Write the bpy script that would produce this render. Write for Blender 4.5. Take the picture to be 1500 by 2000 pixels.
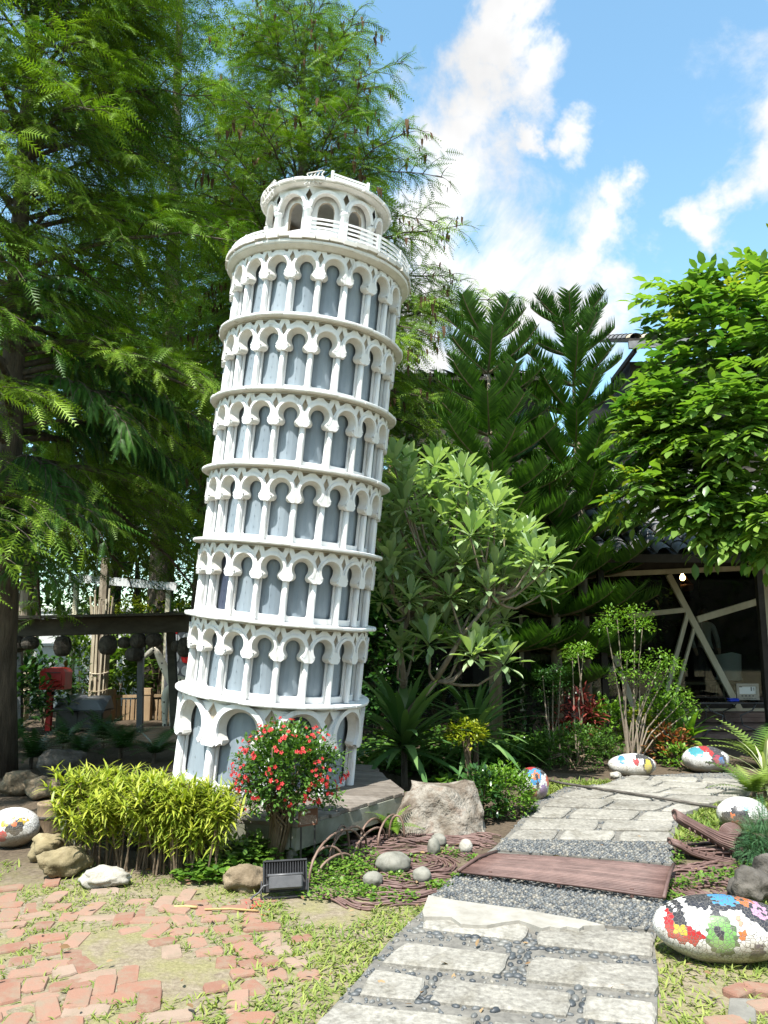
import bpy, bmesh, math, random
import numpy as np
from mathutils import Vector, Matrix, noise
from mathutils.geometry import tessellate_polygon

for o in list(bpy.data.objects):
    bpy.data.objects.remove(o)
SC = bpy.context.scene
COL = SC.collection
R = math.radians
random.seed(7)
rng = np.random.default_rng(11)

# ------------------------------------------------------------------ camera
CAM_H, FPX = 1.55, 1500.0            # eye height, focal length in photo pixels (1500 x 2000)
PITCH = math.atan(240 / FPX)
cam_d = bpy.data.cameras.new('camera')
cam = bpy.data.objects.new('camera', cam_d)
COL.objects.link(cam)
cam.location = (0, 0, CAM_H)
cam.rotation_euler = (R(90) + PITCH, 0, 0)
cam_d.sensor_fit = 'HORIZONTAL'
cam_d.sensor_width = 36.0
cam_d.lens = 36.0 * FPX / 1500.0
cam_d.clip_end = 2000
SC.camera = cam

# ------------------------------------------------------------------ sky, sun, exposure
SUN_EL, SUN_AZ = R(62), R(-23)       # azimuth from the direction behind the camera, negative = from the left
to_sun = Vector((math.sin(SUN_AZ) * math.cos(SUN_EL), -math.cos(SUN_AZ) * math.cos(SUN_EL), math.sin(SUN_EL)))
W = bpy.data.worlds.new('World')
SC.world = W
W.use_nodes = True
wn, wl = W.node_tree.nodes, W.node_tree.links
for n in list(wn):
    wn.remove(n)
def WN(t, **k):
    n = wn.new(t)
    for a, b in k.items():
        setattr(n, a, b)
    return n
w_out = WN('ShaderNodeOutputWorld')
w_bg = WN('ShaderNodeBackground')
w_bg.inputs[1].default_value = 0.078
w_sky = WN('ShaderNodeTexSky', sky_type='NISHITA', sun_disc=False)
w_sky.sun_elevation = SUN_EL
w_sky.sun_rotation = math.atan2(to_sun.x, to_sun.y)
w_sky.air_density, w_sky.dust_density, w_sky.ozone_density = 1.0, 0.6, 2.0
w_tc = WN('ShaderNodeTexCoord')
def wmath(op, a, b=None, clamp=False):
    n = WN('ShaderNodeMath', operation=op, use_clamp=clamp)
    for i, x in enumerate((a, b)):
        if x is None: continue
        if isinstance(x, (int, float)): n.inputs[i].default_value = x
        else: wl.new(x, n.inputs[i])
    return n.outputs[0]
def wnoise(scale, detail, rough, off=(0, 0, 0), dist=0.0):
    mp = WN('ShaderNodeMapping')
    mp.inputs['Location'].default_value = off
    wl.new(w_tc.outputs['Generated'], mp.inputs[0])
    n = WN('ShaderNodeTexNoise')
    n.inputs['Scale'].default_value = scale
    n.inputs['Detail'].default_value = detail
    n.inputs['Roughness'].default_value = rough
    n.inputs['Distortion'].default_value = dist
    wl.new(mp.outputs[0], n.inputs['Vector'])
    return n.outputs[0]
# cumulus banks: world directions (azimuth, elevation in degrees, size) and a fractal edge; free clouds elsewhere
cloud_banks = [(10.4, 40.3, 1.5), (9.1, 38.7, 2.1), (7.1, 36.7, 2.5), (4.8, 34.3, 3.4), (5.4, 31.4, 4.2), (8.1, 28.3, 4.6), (5.3, 26.0, 6.0), (12.0, 25.6, 4.6), (15.9, 26.6, 2.4), (18.6, 30.5, 1.6), (17.6, 28.7, 1.8), (14.2, 35.0, 1.3), (10.8, 34.6, 1.0), (28.9, 32.4, 2.2), (27.7, 30.4, 2.0), (25.5, 29.1, 1.5), (23.3, 27.8, 1.2), (17.7, 24.4, 2.4), (2.0, 24.0, 6), (19.7, 32.2, 1.1),
               (55, 30, 14), (-60, 35, 16), (110, 25, 18), (-120, 40, 16), (170, 30, 20)]
mask = None
warp_n = WN('ShaderNodeTexNoise')
warp_n.inputs['Scale'].default_value = 7.0
warp_n.inputs['Detail'].default_value = 6
warp_n.inputs['Roughness'].default_value = .6
wl.new(w_tc.outputs['Generated'], warp_n.inputs['Vector'])
warp_s = WN('ShaderNodeVectorMath', operation='SUBTRACT')
wl.new(warp_n.outputs['Color'], warp_s.inputs[0])
warp_s.inputs[1].default_value = (.5, .5, .5)
warp_m = WN('ShaderNodeVectorMath', operation='MULTIPLY_ADD')
wl.new(warp_s.outputs[0], warp_m.inputs[0])
warp_m.inputs[1].default_value = (.20, .20, .20)
wl.new(w_tc.outputs['Generated'], warp_m.inputs[2])
edge = wnoise(5.5, 8, 0.62, (3.1, 1.7, 0.4), 0.35)
for az, el, sz in cloud_banks:
    d = Vector((math.sin(R(az)) * math.cos(R(el)), math.cos(R(az)) * math.cos(R(el)), math.sin(R(el))))
    vm = WN('ShaderNodeVectorMath', operation='DISTANCE')
    wl.new(warp_m.outputs[0], vm.inputs[0])
    vm.inputs[1].default_value = d
    f = wmath('SUBTRACT', 1.0, wmath('DIVIDE', vm.outputs['Value'], 2 * math.sin(R(sz))))
    mask = f if mask is None else wmath('MAXIMUM', mask, f)
mask = wmath('MAXIMUM', mask, -0.35)
dens = wmath('ADD', wmath('MULTIPLY', mask, 1.0), wmath('MULTIPLY', wmath('SUBTRACT', edge, 0.5), 2.5))
cl = WN('ShaderNodeMapRange', interpolation_type='SMOOTHSTEP')
cl.inputs['From Min'].default_value = 0.22
cl.inputs['From Max'].default_value = 0.85
wl.new(dens, cl.inputs['Value'])
shade = WN('ShaderNodeMapRange')
shade.inputs['From Min'].default_value = 0.35
shade.inputs['From Max'].default_value = 0.75
shade.inputs['To Min'].default_value = 5.2
shade.inputs['To Max'].default_value = 8.2
wl.new(wnoise(4.0, 5, 0.55, (9, 2, 5)), shade.inputs['Value'])
mixc = WN('ShaderNodeMix', data_type='RGBA')
wl.new(cl.outputs[0], mixc.inputs['Factor'])
gain = WN('ShaderNodeMix', data_type='RGBA', blend_type='MULTIPLY')
gain.inputs['Factor'].default_value = 1.0
gain.inputs['B'].default_value = (1.95, 2.3, 2.0, 1)
wl.new(w_sky.outputs[0], gain.inputs['A'])
wl.new(gain.outputs['Result'], mixc.inputs['A'])
wl.new(shade.outputs[0], mixc.inputs['B'])
wl.new(mixc.outputs['Result'], w_bg.inputs[0])
wl.new(w_bg.outputs[0], w_out.inputs[0])

sun_d = bpy.data.lights.new('sun', 'SUN')
sun_d.energy = 5.0
sun_d.angle = R(0.5)
sun_d.color = (1.0, 0.965, 0.905)
sun = bpy.data.objects.new('sun', sun_d)
COL.objects.link(sun)
sun.location = (-8, -8, 15)
sun.rotation_euler = to_sun.to_track_quat('Z', 'Y').to_euler()

SC.view_settings.view_transform = 'Standard'
SC.view_settings.look = 'None'
SC.view_settings.exposure = 1.15
SC.view_settings.gamma = 1.0
SC.render.engine = 'CYCLES'
SC.cycles.max_bounces = 6
SC.cycles.diffuse_bounces = 3
SC.cycles.glossy_bounces = 3
SC.cycles.transmission_bounces = 4
SC.cycles.transparent_max_bounces = 8
SC.cycles.caustics_reflective = False
SC.cycles.caustics_refractive = False
SC.cycles.sample_clamp_indirect = 6.0

# ------------------------------------------------------------------ surveying helpers (sight lines to points of the place)
_c, _s = math.cos(PITCH), math.sin(PITCH)
def ray(px, py):
    a, b = (px - 750) / FPX, (1000 - py) / FPX
    return Vector((a, _c - b * _s, _s + b * _c))
def gp(px, py, z=0.0):                 # the point of height z on that sight line
    d = ray(px, py)
    k = (z - CAM_H) / d.z
    return Vector((d.x * k, d.y * k, z))
def at(px, py, Y):                     # the point at distance Y on that sight line
    d = ray(px, py)
    k = Y / d.y
    return Vector((d.x * k, Y, CAM_H + d.z * k))

# ------------------------------------------------------------------ materials
def new_mat(name):
    m = bpy.data.materials.new(name)
    m.use_nodes = True
    nt = m.node_tree
    b = nt.nodes['Principled BSDF']
    return m, nt, b
def node(nt, t, **k):
    n = nt.nodes.new(t)
    for a, b in k.items():
        setattr(n, a, b)
    return n
def setc(sock, c):
    sock.default_value = (c[0], c[1], c[2], 1)
def ramp(nt, stops, src):
    n = node(nt, 'ShaderNodeValToRGB')
    e = n.color_ramp.elements
    while len(e) < len(stops):
        e.new(0.5)
    for i, (p, c) in enumerate(stops):
        e[i].position = p
        e[i].color = (c[0], c[1], c[2], 1)
    nt.links.new(src, n.inputs[0])
    return n.outputs[0]
def tex_noise(nt, scale, detail=4, rough=0.6, coord='Object', dist=0.0, stretch=None):
    tc = node(nt, 'ShaderNodeTexCoord')
    n = node(nt, 'ShaderNodeTexNoise')
    n.inputs['Scale'].default_value = scale
    n.inputs['Detail'].default_value = detail
    n.inputs['Roughness'].default_value = rough
    n.inputs['Distortion'].default_value = dist
    if coord == 'World':
        g = node(nt, 'ShaderNodeNewGeometry')
        src = g.outputs['Position']
    else:
        src = tc.outputs[coord]
    if stretch:
        mp = node(nt, 'ShaderNodeMapping')
        mp.inputs['Scale'].default_value = stretch
        nt.links.new(src, mp.inputs[0])
        src = mp.outputs[0]
    nt.links.new(src, n.inputs['Vector'])
    return n.outputs[0]
def bump(nt, b, src, strength=0.3, dist=0.01):
    n = node(nt, 'ShaderNodeBump')
    n.inputs['Strength'].default_value = strength
    n.inputs['Distance'].default_value = dist
    nt.links.new(src, n.inputs['Height'])
    nt.links.new(n.outputs[0], b.inputs['Normal'])
def noisy(name, stops, scale=8, rough=0.8, bs=0.3, bd=0.01, detail=6, stretch=None, coord='World', spec=0.3, bscale=None, metal=0.0, rnd=0.0, stain=0.0, stain_scale=2.5):
    m, nt, b = new_mat(name)
    f = tex_noise(nt, scale, detail, 0.65, coord, 0.2, stretch)
    if rnd:
        oi = node(nt, 'ShaderNodeObjectInfo')
        mr = node(nt, 'ShaderNodeMapRange')
        mr.inputs['To Min'].default_value = -rnd
        mr.inputs['To Max'].default_value = rnd
        nt.links.new(oi.outputs['Random'], mr.inputs['Value'])
        ad = node(nt, 'ShaderNodeMath', operation='ADD')
        nt.links.new(f, ad.inputs[0])
        nt.links.new(mr.outputs[0], ad.inputs[1])
        fc = ad.outputs[0]
    else:
        fc = f
    out = ramp(nt, stops, fc)
    if stain:
        mx = node(nt, 'ShaderNodeMix', data_type='RGBA', blend_type='MULTIPLY')
        mx.inputs['Factor'].default_value = 1.0
        k = 1 - stain
        nt.links.new(out, mx.inputs['A'])
        nt.links.new(ramp(nt, [(.34, (k, k * .97, k * .9)), (.5, (1 - stain * .25,) * 3), (.66, (1.06, 1.05, 1.03))], tex_noise(nt, stain_scale, 8, .7, coord, .6)), mx.inputs['B'])
        out = mx.outputs['Result']
    nt.links.new(out, b.inputs['Base Color'])
    b.inputs['Roughness'].default_value = rough
    b.inputs['Specular IOR Level'].default_value = spec
    b.inputs['Metallic'].default_value = metal
    if bs:
        bump(nt, b, tex_noise(nt, bscale or scale * 3, 5, 0.6, coord, 0, stretch), bs, bd)
    return m
def leaf_mat(name, c1, c2, trans=0.35, rough=0.45, spec=0.35, tcol=None):
    m, nt, b = new_mat(name)
    at_ = node(nt, 'ShaderNodeAttribute', attribute_name='tint')
    mx = node(nt, 'ShaderNodeMix', data_type='RGBA')
    setc(mx.inputs['A'], c1)
    setc(mx.inputs['B'], c2)
    nt.links.new(at_.outputs['Fac'], mx.inputs['Factor'])
    nt.links.new(mx.outputs['Result'], b.inputs['Base Color'])
    b.inputs['Roughness'].default_value = rough
    b.inputs['Specular IOR Level'].default_value = spec
    tr = node(nt, 'ShaderNodeBsdfTranslucent')
    tm = node(nt, 'ShaderNodeMix', data_type='RGBA', blend_type='MULTIPLY')
    tm.inputs['Factor'].default_value = 1.0
    setc(tm.inputs['B'], tcol or (1.15, 1.3, 0.4))
    nt.links.new(mx.outputs['Result'], tm.inputs['A'])
    nt.links.new(tm.outputs['Result'], tr.inputs[0])
    ms = node(nt, 'ShaderNodeMixShader')
    ms.inputs[0].default_value = trans
    nt.links.new(b.outputs[0], ms.inputs[1])
    nt.links.new(tr.outputs[0], ms.inputs[2])
    nt.links.new(ms.outputs[0], nt.nodes['Material Output'].inputs[0])
    return m
def plain(name, c, rough=0.6, spec=0.4, metal=0.0, emit=None, es=0):
    m, nt, b = new_mat(name)
    setc(b.inputs['Base Color'], c)
    b.inputs['Roughness'].default_value = rough
    b.inputs['Specular IOR Level'].default_value = spec
    b.inputs['Metallic'].default_value = metal
    if emit:
        setc(b.inputs['Emission Color'], emit)
        b.inputs['Emission Strength'].default_value = es
    return m

# ------------------------------------------------------------------ objects
def tag(o, label=None, cat=None, group=None, kind=None):
    if label: o['label'] = label
    if cat: o['category'] = cat
    if group: o['group'] = group
    if kind: o['kind'] = kind
    return o
def thing(name, label, cat, loc=(0, 0, 0), group=None):
    o = bpy.data.objects.new(name, None)
    o.empty_display_size = 0.1
    COL.objects.link(o)
    o.location = loc
    return tag(o, label, cat, group)
def finish(name, me, mats, parent, local, smooth):
    for m in (mats if isinstance(mats, (list, tuple)) else [mats]):
        me.materials.append(m)
    if smooth:
        me.polygons.foreach_set('use_smooth', np.ones(len(me.polygons), bool))
    o = bpy.data.objects.new(name, me)
    COL.objects.link(o)
    if parent:
        o.parent = parent
    return o
def origin_of(V, parent, local):
    if local:
        return np.zeros(3)
    if parent:
        org = np.array(parent.location)
        p = parent.parent
        while p:
            org = org + np.array(p.location)
            p = p.parent
        return org
    return np.array([V[:, 0].mean(), V[:, 1].mean(), V[:, 2].min()])
class MB:
    def __init__(s):
        s.v, s.f, s.m = [], [], []
    def add(s, V, F, mi=0):
        o = len(s.v)
        s.v.extend([tuple(p) for p in V])
        s.f.extend([tuple(i + o for i in f) for f in F])
        s.m.extend([mi] * len(F))
        return s
    def box(s, c, size, rot=None, mi=0):
        hx, hy, hz = size[0] / 2, size[1] / 2, size[2] / 2
        V = [Vector((x, y, z)) for x in (-hx, hx) for y in (-hy, hy) for z in (-hz, hz)]
        if rot is not None:
            M = rot if isinstance(rot, Matrix) else Matrix.Rotation(rot, 3, 'Z')
            V = [M @ p for p in V]
        c = Vector(c)
        return s.add([p + c for p in V], [(0, 1, 3, 2), (4, 6, 7, 5), (0, 4, 5, 1), (2, 3, 7, 6), (0, 2, 6, 4), (1, 5, 7, 3)], mi)
    def bar(s, a, b, w, h, mi=0, up=(0, 0, 1)):
        a, b = Vector(a), Vector(b)
        d = (b - a)
        L = d.length
        d.normalize()
        u = Vector(up)
        if abs(d.dot(u)) > 0.98: u = Vector((0, 1, 0))
        x = d.cross(u).normalized()
        z = x.cross(d).normalized()
        M = Matrix((x, d, z)).transposed()
        return s.box((a + b) / 2, (w, L, h), M, mi)
    def tube(s, pts, r, n=6, mi=0, cap=True, squash=1.0):
        pts = [Vector(p) for p in pts]
        if not isinstance(r, (list, tuple)): r = [r] * len(pts)
        V, F = [], []
        px = None
        for i, p in enumerate(pts):
            t = (pts[min(i + 1, len(pts) - 1)] - pts[max(i - 1, 0)]).normalized()
            if px is None:
                u = Vector((0, 0, 1)) if abs(t.z) < 0.9 else Vector((0, 1, 0))
                px = t.cross(u).normalized()
            else:
                px = (px - t * px.dot(t)).normalized()
            py = t.cross(px)
            for k in range(n):
                a = 2 * math.pi * k / n
                V.append(p + px * (r[i] * math.cos(a)) + py * (r[i] * squash * math.sin(a)))
        for i in range(len(pts) - 1):
            for k in range(n):
                F.append((i * n + k, i * n + (k + 1) % n, (i + 1) * n + (k + 1) % n, (i + 1) * n + k))
        if cap:
            F.append(tuple(range(n - 1, -1, -1)))
            F.append(tuple((len(pts) - 1) * n + k for k in range(n)))
        return s.add(V, F, mi)
    def lathe(s, prof, c=(0, 0, 0), n=16, mi=0, M=None):
        V, F = [], []
        for r, z in prof:
            for k in range(n):
                a = 2 * math.pi * k / n
                p = Vector((r * math.cos(a), r * math.sin(a), z))
                if M is not None: p = M @ p
                V.append(p + Vector(c))
        for i in range(len(prof) - 1):
            for k in range(n):
                F.append((i * n + k, i * n + (k + 1) % n, (i + 1) * n + (k + 1) % n, (i + 1) * n + k))
        F.append(tuple(range(n - 1, -1, -1)))
        F.append(tuple((len(prof) - 1) * n + k for k in range(n)))
        return s.add(V, F, mi)
    def prism(s, poly, z0, z1, mi=0):
        n = len(poly)
        V = [(p[0], p[1], z0) for p in poly] + [(p[0], p[1], z1) for p in poly]
        F = [tuple(range(n - 1, -1, -1)), tuple(range(n, 2 * n))] + [(i, (i + 1) % n, n + (i + 1) % n, n + i) for i in range(n)]
        return s.add(V, F, mi)
    def build(s, name, mats, parent=None, local=False, smooth=False, bevel=0):
        V = np.array(s.v, float)
        org = origin_of(V, parent, local)
        me = bpy.data.meshes.new(name)
        me.from_pydata([tuple(p) for p in (V - org)], [], s.f)
        if any(s.m):
            me.polygons.foreach_set('material_index', s.m)
        if bevel:
            bm = bmesh.new()
            bm.from_mesh(me)
            bmesh.ops.remove_doubles(bm, verts=bm.verts, dist=1e-5)
            bmesh.ops.bevel(bm, geom=list(bm.edges), offset=bevel, segments=1, affect='EDGES', clamp_overlap=True)
            bm.to_mesh(me)
            bm.free()
        me.update()
        o = finish(name, me, mats, parent, local, smooth)
        if not parent and not local:
            o.location = org
        return o
def dupe(o, parent=None, loc=None, rot=None, scale=None):
    c = o.copy()
    COL.objects.link(c)
    if parent is not None: c.parent = parent
    if loc is not None: c.location = loc
    if rot is not None: c.rotation_euler = rot
    if scale is not None: c.scale = scale
    return c
def norm(a):
    return a / np.maximum(np.linalg.norm(a, axis=-1, keepdims=True), 1e-9)
def scatter(name, tv, tf, pos, d, scale, tint, mat, parent=None, up=None, roll=None, wscale=None, smooth=False, local=False):
    """many copies of a small leaf shape joined into one mesh; template y = along the leaf, z = its face"""
    tv = np.asarray(tv, float); tf = np.asarray(tf, int)
    pos = np.asarray(pos, float); d = norm(np.asarray(d, float)); N = len(pos)
    scale = np.broadcast_to(np.asarray(scale, float), (N,))
    u = np.tile([0, 0, 1.0], (N, 1)) if up is None else np.asarray(up, float)
    x = np.cross(d, u)
    bad = np.linalg.norm(x, axis=1) < 1e-3
    x[bad] = [1, 0, 0]
    x = norm(x)
    z = np.cross(x, d)
    if roll is not None:
        c, s = np.cos(roll)[:, None], np.sin(roll)[:, None]
        x, z = x * c + z * s, z * c - x * s
    ws = scale if wscale is None else scale * wscale
    V = (pos[:, None, :] + tv[None, :, 0:1] * x[:, None, :] * ws[:, None, None]
         + tv[None, :, 1:2] * d[:, None, :] * scale[:, None, None] + tv[None, :, 2:3] * z[:, None, :] * scale[:, None, None]).reshape(-1, 3)
    k = len(tv); fs = tf.shape[1]
    F = (tf[None] + (np.arange(N) * k)[:, None, None]).reshape(-1)
    org = origin_of(V, parent, local)
    V = V - org
    nf = len(F) // fs
    me = bpy.data.meshes.new(name)
    me.vertices.add(len(V)); me.vertices.foreach_set('co', V.ravel())
    me.loops.add(len(F)); me.loops.foreach_set('vertex_index', F.astype(np.int32))
    me.polygons.add(nf); me.polygons.foreach_set('loop_start', np.arange(nf, dtype=np.int32) * fs)
    me.update(calc_edges=True)
    a = me.attributes.new('tint', 'FLOAT', 'POINT')
    a.data.foreach_set('value', np.repeat(np.clip(np.broadcast_to(np.asarray(tint, float), (N,)), 0, 1), k))
    o = finish(name, me, mat, parent, local, smooth)
    if not parent and not local:
        o.location = org
    return o
def rand_dirs(n, zmin=-1.0, zmax=1.0):
    z = rng.uniform(zmin, zmax, n); a = rng.uniform(0, 2 * np.pi, n); r = np.sqrt(1 - z * z)
    return np.stack([r * np.cos(a), r * np.sin(a), z], 1)
# leaf shapes: y along the leaf from 0 to 1
LEAF_V = [(0, 0, 0), (-.22, .35, .05), (0, .4, 0), (.22, .35, .05), (-.2, .7, .02), (0, .75, -.04), (.2, .7, .02), (0, 1, -.1)]
LEAF_F = [(0, 2, 1), (0, 3, 2), (1, 2, 5), (1, 5, 4), (2, 3, 6), (2, 6, 5), (4, 5, 7), (5, 6, 7)]
SMALL_V = [(0, 0, 0), (-.3, .5, .06), (0, 1, -.05), (.3, .5, .06)]
SMALL_F = [(0, 3, 1), (1, 3, 2)]
STRAP_V = []
for i in range(6):
    t_ = i / 5
    w_ = 0.05 * (math.sin(math.pi * min(1, .25 + t_ * .75)) ** .7 if t_ < 1 else .02)
    STRAP_V += [(-w_, t_, -.32 * t_ ** 2.6), (w_, t_, -.32 * t_ ** 2.6)]
STRAP_F = []
for i in range(5):
    STRAP_F += [(2 * i, 2 * i + 1, 2 * i + 3), (2 * i, 2 * i + 3, 2 * i + 2)]
BLADE_V = [(-.05, 0, 0), (.05, 0, 0), (-.045, .5, .03), (.045, .5, .03), (0, 1, -.12)]
BLADE_F = [(0, 1, 3), (0, 3, 2), (2, 3, 4)]
def rock_mesh(name, c, size, mat, seed=0, rough=0.18, cuts=6, sub=3, rot=0, parent=None, sink=0.15, cutd=0.72, smooth=True):
    bm = bmesh.new()
    bmesh.ops.create_icosphere(bm, subdivisions=sub, radius=1)
    rd = random.Random(seed)
    planes = []
    for i in range(cuts):
        v = Vector((rd.uniform(-1, 1), rd.uniform(-1, 1), rd.uniform(-.5, 1))).normalized()
        planes.append((v, rd.uniform(cutd, cutd + .22)))
    M = Matrix.Rotation(rot, 3, 'Z')
    V = []
    for v in bm.verts:
        p = v.co.copy()
        for n, dd in planes:
            k = p.dot(n) - dd
            if k > 0: p -= n * k * 0.92
        nz = noise.noise(p * 1.7 + Vector((seed * 3.1, 0, 0))) * rough + noise.noise(p * 5 + Vector((0, seed, 0))) * rough * .25 + noise.noise(p * 11 + Vector((seed, seed, 0))) * rough * .14 + abs(noise.noise(p * 23)) * rough * .07
        p = p * (1 + nz)
        V.append(M @ Vector((p.x * size[0], p.y * size[1], p.z * size[2])))
    zmin = min(p.z for p in V)
    F = [tuple(v.index for v in f.verts) for f in bm.faces]
    bm.free()
    c = Vector(c)
    mb = MB()
    mb.add([p + c - Vector((0, 0, zmin + sink * size[2])) for p in V], F)
    return mb.build(name, mat, parent, smooth=smooth)
def skin_mesh(name, verts, edges, radii, mats, parent=None, sub=2, root=0):
    me = bpy.data.meshes.new(name)
    me.from_pydata([tuple(v) for v in verts], edges, [])
    o = bpy.data.objects.new(name, me)
    COL.objects.link(o)
    md = o.modifiers.new('skin', 'SKIN')
    md.use_smooth_shade = True
    lay = me.skin_vertices[0].data
    for i, r in enumerate(radii):
        lay[i].radius = (r, r)
        lay[i].use_root = (i == root)
    sd = o.modifiers.new('sub', 'SUBSURF')
    sd.levels = sd.render_levels = sub
    dg = bpy.context.evaluated_depsgraph_get()
    m2 = bpy.data.meshes.new_from_object(o.evaluated_get(dg))
    bpy.data.objects.remove(o)
    m2.name = name
    V = np.zeros(len(m2.vertices) * 3)
    m2.vertices.foreach_get('co', V)
    V = V.reshape(-1, 3)
    org = origin_of(V, parent, False)
    m2.vertices.foreach_set('co', (V - org).ravel())
    o = finish(name, m2, mats, parent, False, True)
    if not parent: o.location = org
    return o

# ================================================================== MATERIALS
M_white = noisy('white_paint', [(0.28, (.42, .395, .345)), (0.43, (.70, .70, .69)), (0.8, (.78, .785, .785))], 7, 0.6, 0.18, 0.004, coord='World', stretch=(1.6, 1.6, .3), detail=9)
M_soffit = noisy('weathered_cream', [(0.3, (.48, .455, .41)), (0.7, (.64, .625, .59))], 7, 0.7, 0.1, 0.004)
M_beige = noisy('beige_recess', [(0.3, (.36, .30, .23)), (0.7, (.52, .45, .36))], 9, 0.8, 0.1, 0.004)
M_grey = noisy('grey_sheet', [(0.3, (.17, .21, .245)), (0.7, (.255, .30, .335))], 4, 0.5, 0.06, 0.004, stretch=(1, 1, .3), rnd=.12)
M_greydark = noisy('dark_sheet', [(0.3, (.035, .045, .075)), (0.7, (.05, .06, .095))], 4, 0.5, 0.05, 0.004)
M_deck = noisy('weathered_planks', [(0.3, (.11, .092, .075)), (0.55, (.20, .175, .15)), (0.8, (.28, .25, .22))], 6, 0.85, 0.4, 0.006, stretch=(9, 1.2, 3), coord='Object', rnd=.14, stain=.35, stain_scale=5)
M_beam = noisy('mossy_beam', [(0.3, (.13, .13, .09)), (0.6, (.22, .22, .18)), (0.8, (.30, .29, .25))], 5, 0.85, 0.3, 0.005)
M_bark = noisy('bark', [(0.3, (.05, .04, .03)), (0.7, (.15, .12, .09))], 9, 0.95, 0.8, 0.03, stretch=(1.5, 1.5, .3))
M_barkpale = noisy('pale_bark', [(0.3, (.14, .11, .08)), (0.7, (.30, .25, .19))], 12, 0.9, 0.5, 0.01, stretch=(1.5, 1.5, .4))
M_twig = noisy('twig', [(0.3, (.10, .07, .045)), (0.7, (.20, .15, .10))], 20, 0.9, 0)
M_rod = noisy('brown_rods', [(0.3, (.075, .042, .036)), (0.7, (.165, .10, .085))], 7, 0.6, 0.25, 0.003, spec=.4, rnd=.12)
M_black = noisy('black_metal', [(0.3, (.018, .018, .02)), (0.7, (.04, .04, .043))], 14, 0.45, 0.1, 0.002, spec=.5)
M_greymetal = noisy('grey_metal', [(0.3, (.055, .055, .058)), (0.7, (.10, .10, .104))], 10, 0.45, 0.05, 0.002, spec=.5)
M_rockbig = None

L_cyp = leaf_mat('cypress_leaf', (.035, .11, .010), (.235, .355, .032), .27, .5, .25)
L_cypshade = leaf_mat('cypress_leaf_shade', (.015, .065, .012), (.09, .21, .030), .24, .5, .25)  # darker copy of the cypress green; canopy shade put into the colour
L_cypbrown = leaf_mat('cypress_catkin', (.06, .035, .02), (.13, .08, .045), .1, .8, .1)
L_pine = leaf_mat('pine_needle', (.028, .085, .014), (.10, .21, .028), .22, .45, .3)
L_silver = leaf_mat('silver_leaf', (.15, .25, .11), (.42, .52, .29), .36, .33, .6)
L_right = leaf_mat('pinnate_leaf', (.06, .155, .03), (.25, .37, .07), .45, .35, .45)
L_young = leaf_mat('young_leaf', (0.208, 0.272, 0.032), (0.336, 0.352, 0.056), .4, .4, .4)
L_yellow = leaf_mat('yellow_green_leaf', (0.136, 0.216, 0.016), (0.368, 0.368, 0.024), .36, .4, .4)
L_hedge = leaf_mat('hedge_leaf', (.14, .23, .025), (.42, .44, .06), .36, .45, .35)
L_yucca = leaf_mat('strap_leaf', (.05, .13, .04), (.20, .32, .11), .25, .35, .5)
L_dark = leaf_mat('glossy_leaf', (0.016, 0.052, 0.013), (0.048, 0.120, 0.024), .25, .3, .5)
L_bush = leaf_mat('bush_leaf', (0.032, 0.088, 0.016), (0.104, 0.200, 0.032), .32, .35, .45)
L_bright = leaf_mat('bright_leaf', (0.072, 0.176, 0.020), (0.192, 0.320, 0.040), .38, .4, .4)
L_red = leaf_mat('red_leaf', (0.080, 0.016, 0.016), (0.240, 0.056, 0.040), .25, .4, .4, tcol=(1.4, .8, .8))
L_orange = leaf_mat('orange_bract', (0.280, 0.056, 0.016), (0.440, 0.240, 0.096), .3, .4, .4, tcol=(1.3, .9, .6))
L_flower = leaf_mat('red_flower', (0.440, 0.020, 0.024), (0.640, 0.080, 0.072), .25, .5, .3, tcol=(1.2, .8, .8))
L_grass = leaf_mat('grass_blade', (.10, .165, .03), (.30, .335, .09), .3, .6, .2)
L_dry = leaf_mat('dry_leaf', (0.160, 0.096, 0.048), (0.304, 0.216, 0.120), .1, .8, .1)
L_cover = leaf_mat('clover_leaf', (0.048, 0.128, 0.016), (0.176, 0.288, 0.040), .35, .4, .4)
L_juniper = leaf_mat('juniper_leaf', (0.040, 0.120, 0.048), (0.120, 0.240, 0.112), .25, .6, .2)
L_fern = leaf_mat('fern_leaf', (0.064, 0.136, 0.024), (0.256, 0.336, 0.080), .35, .5, .3)
L_far = leaf_mat('far_leaf', (0.048, 0.112, 0.016), (0.192, 0.272, 0.048), .35, .5, .3)

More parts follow.
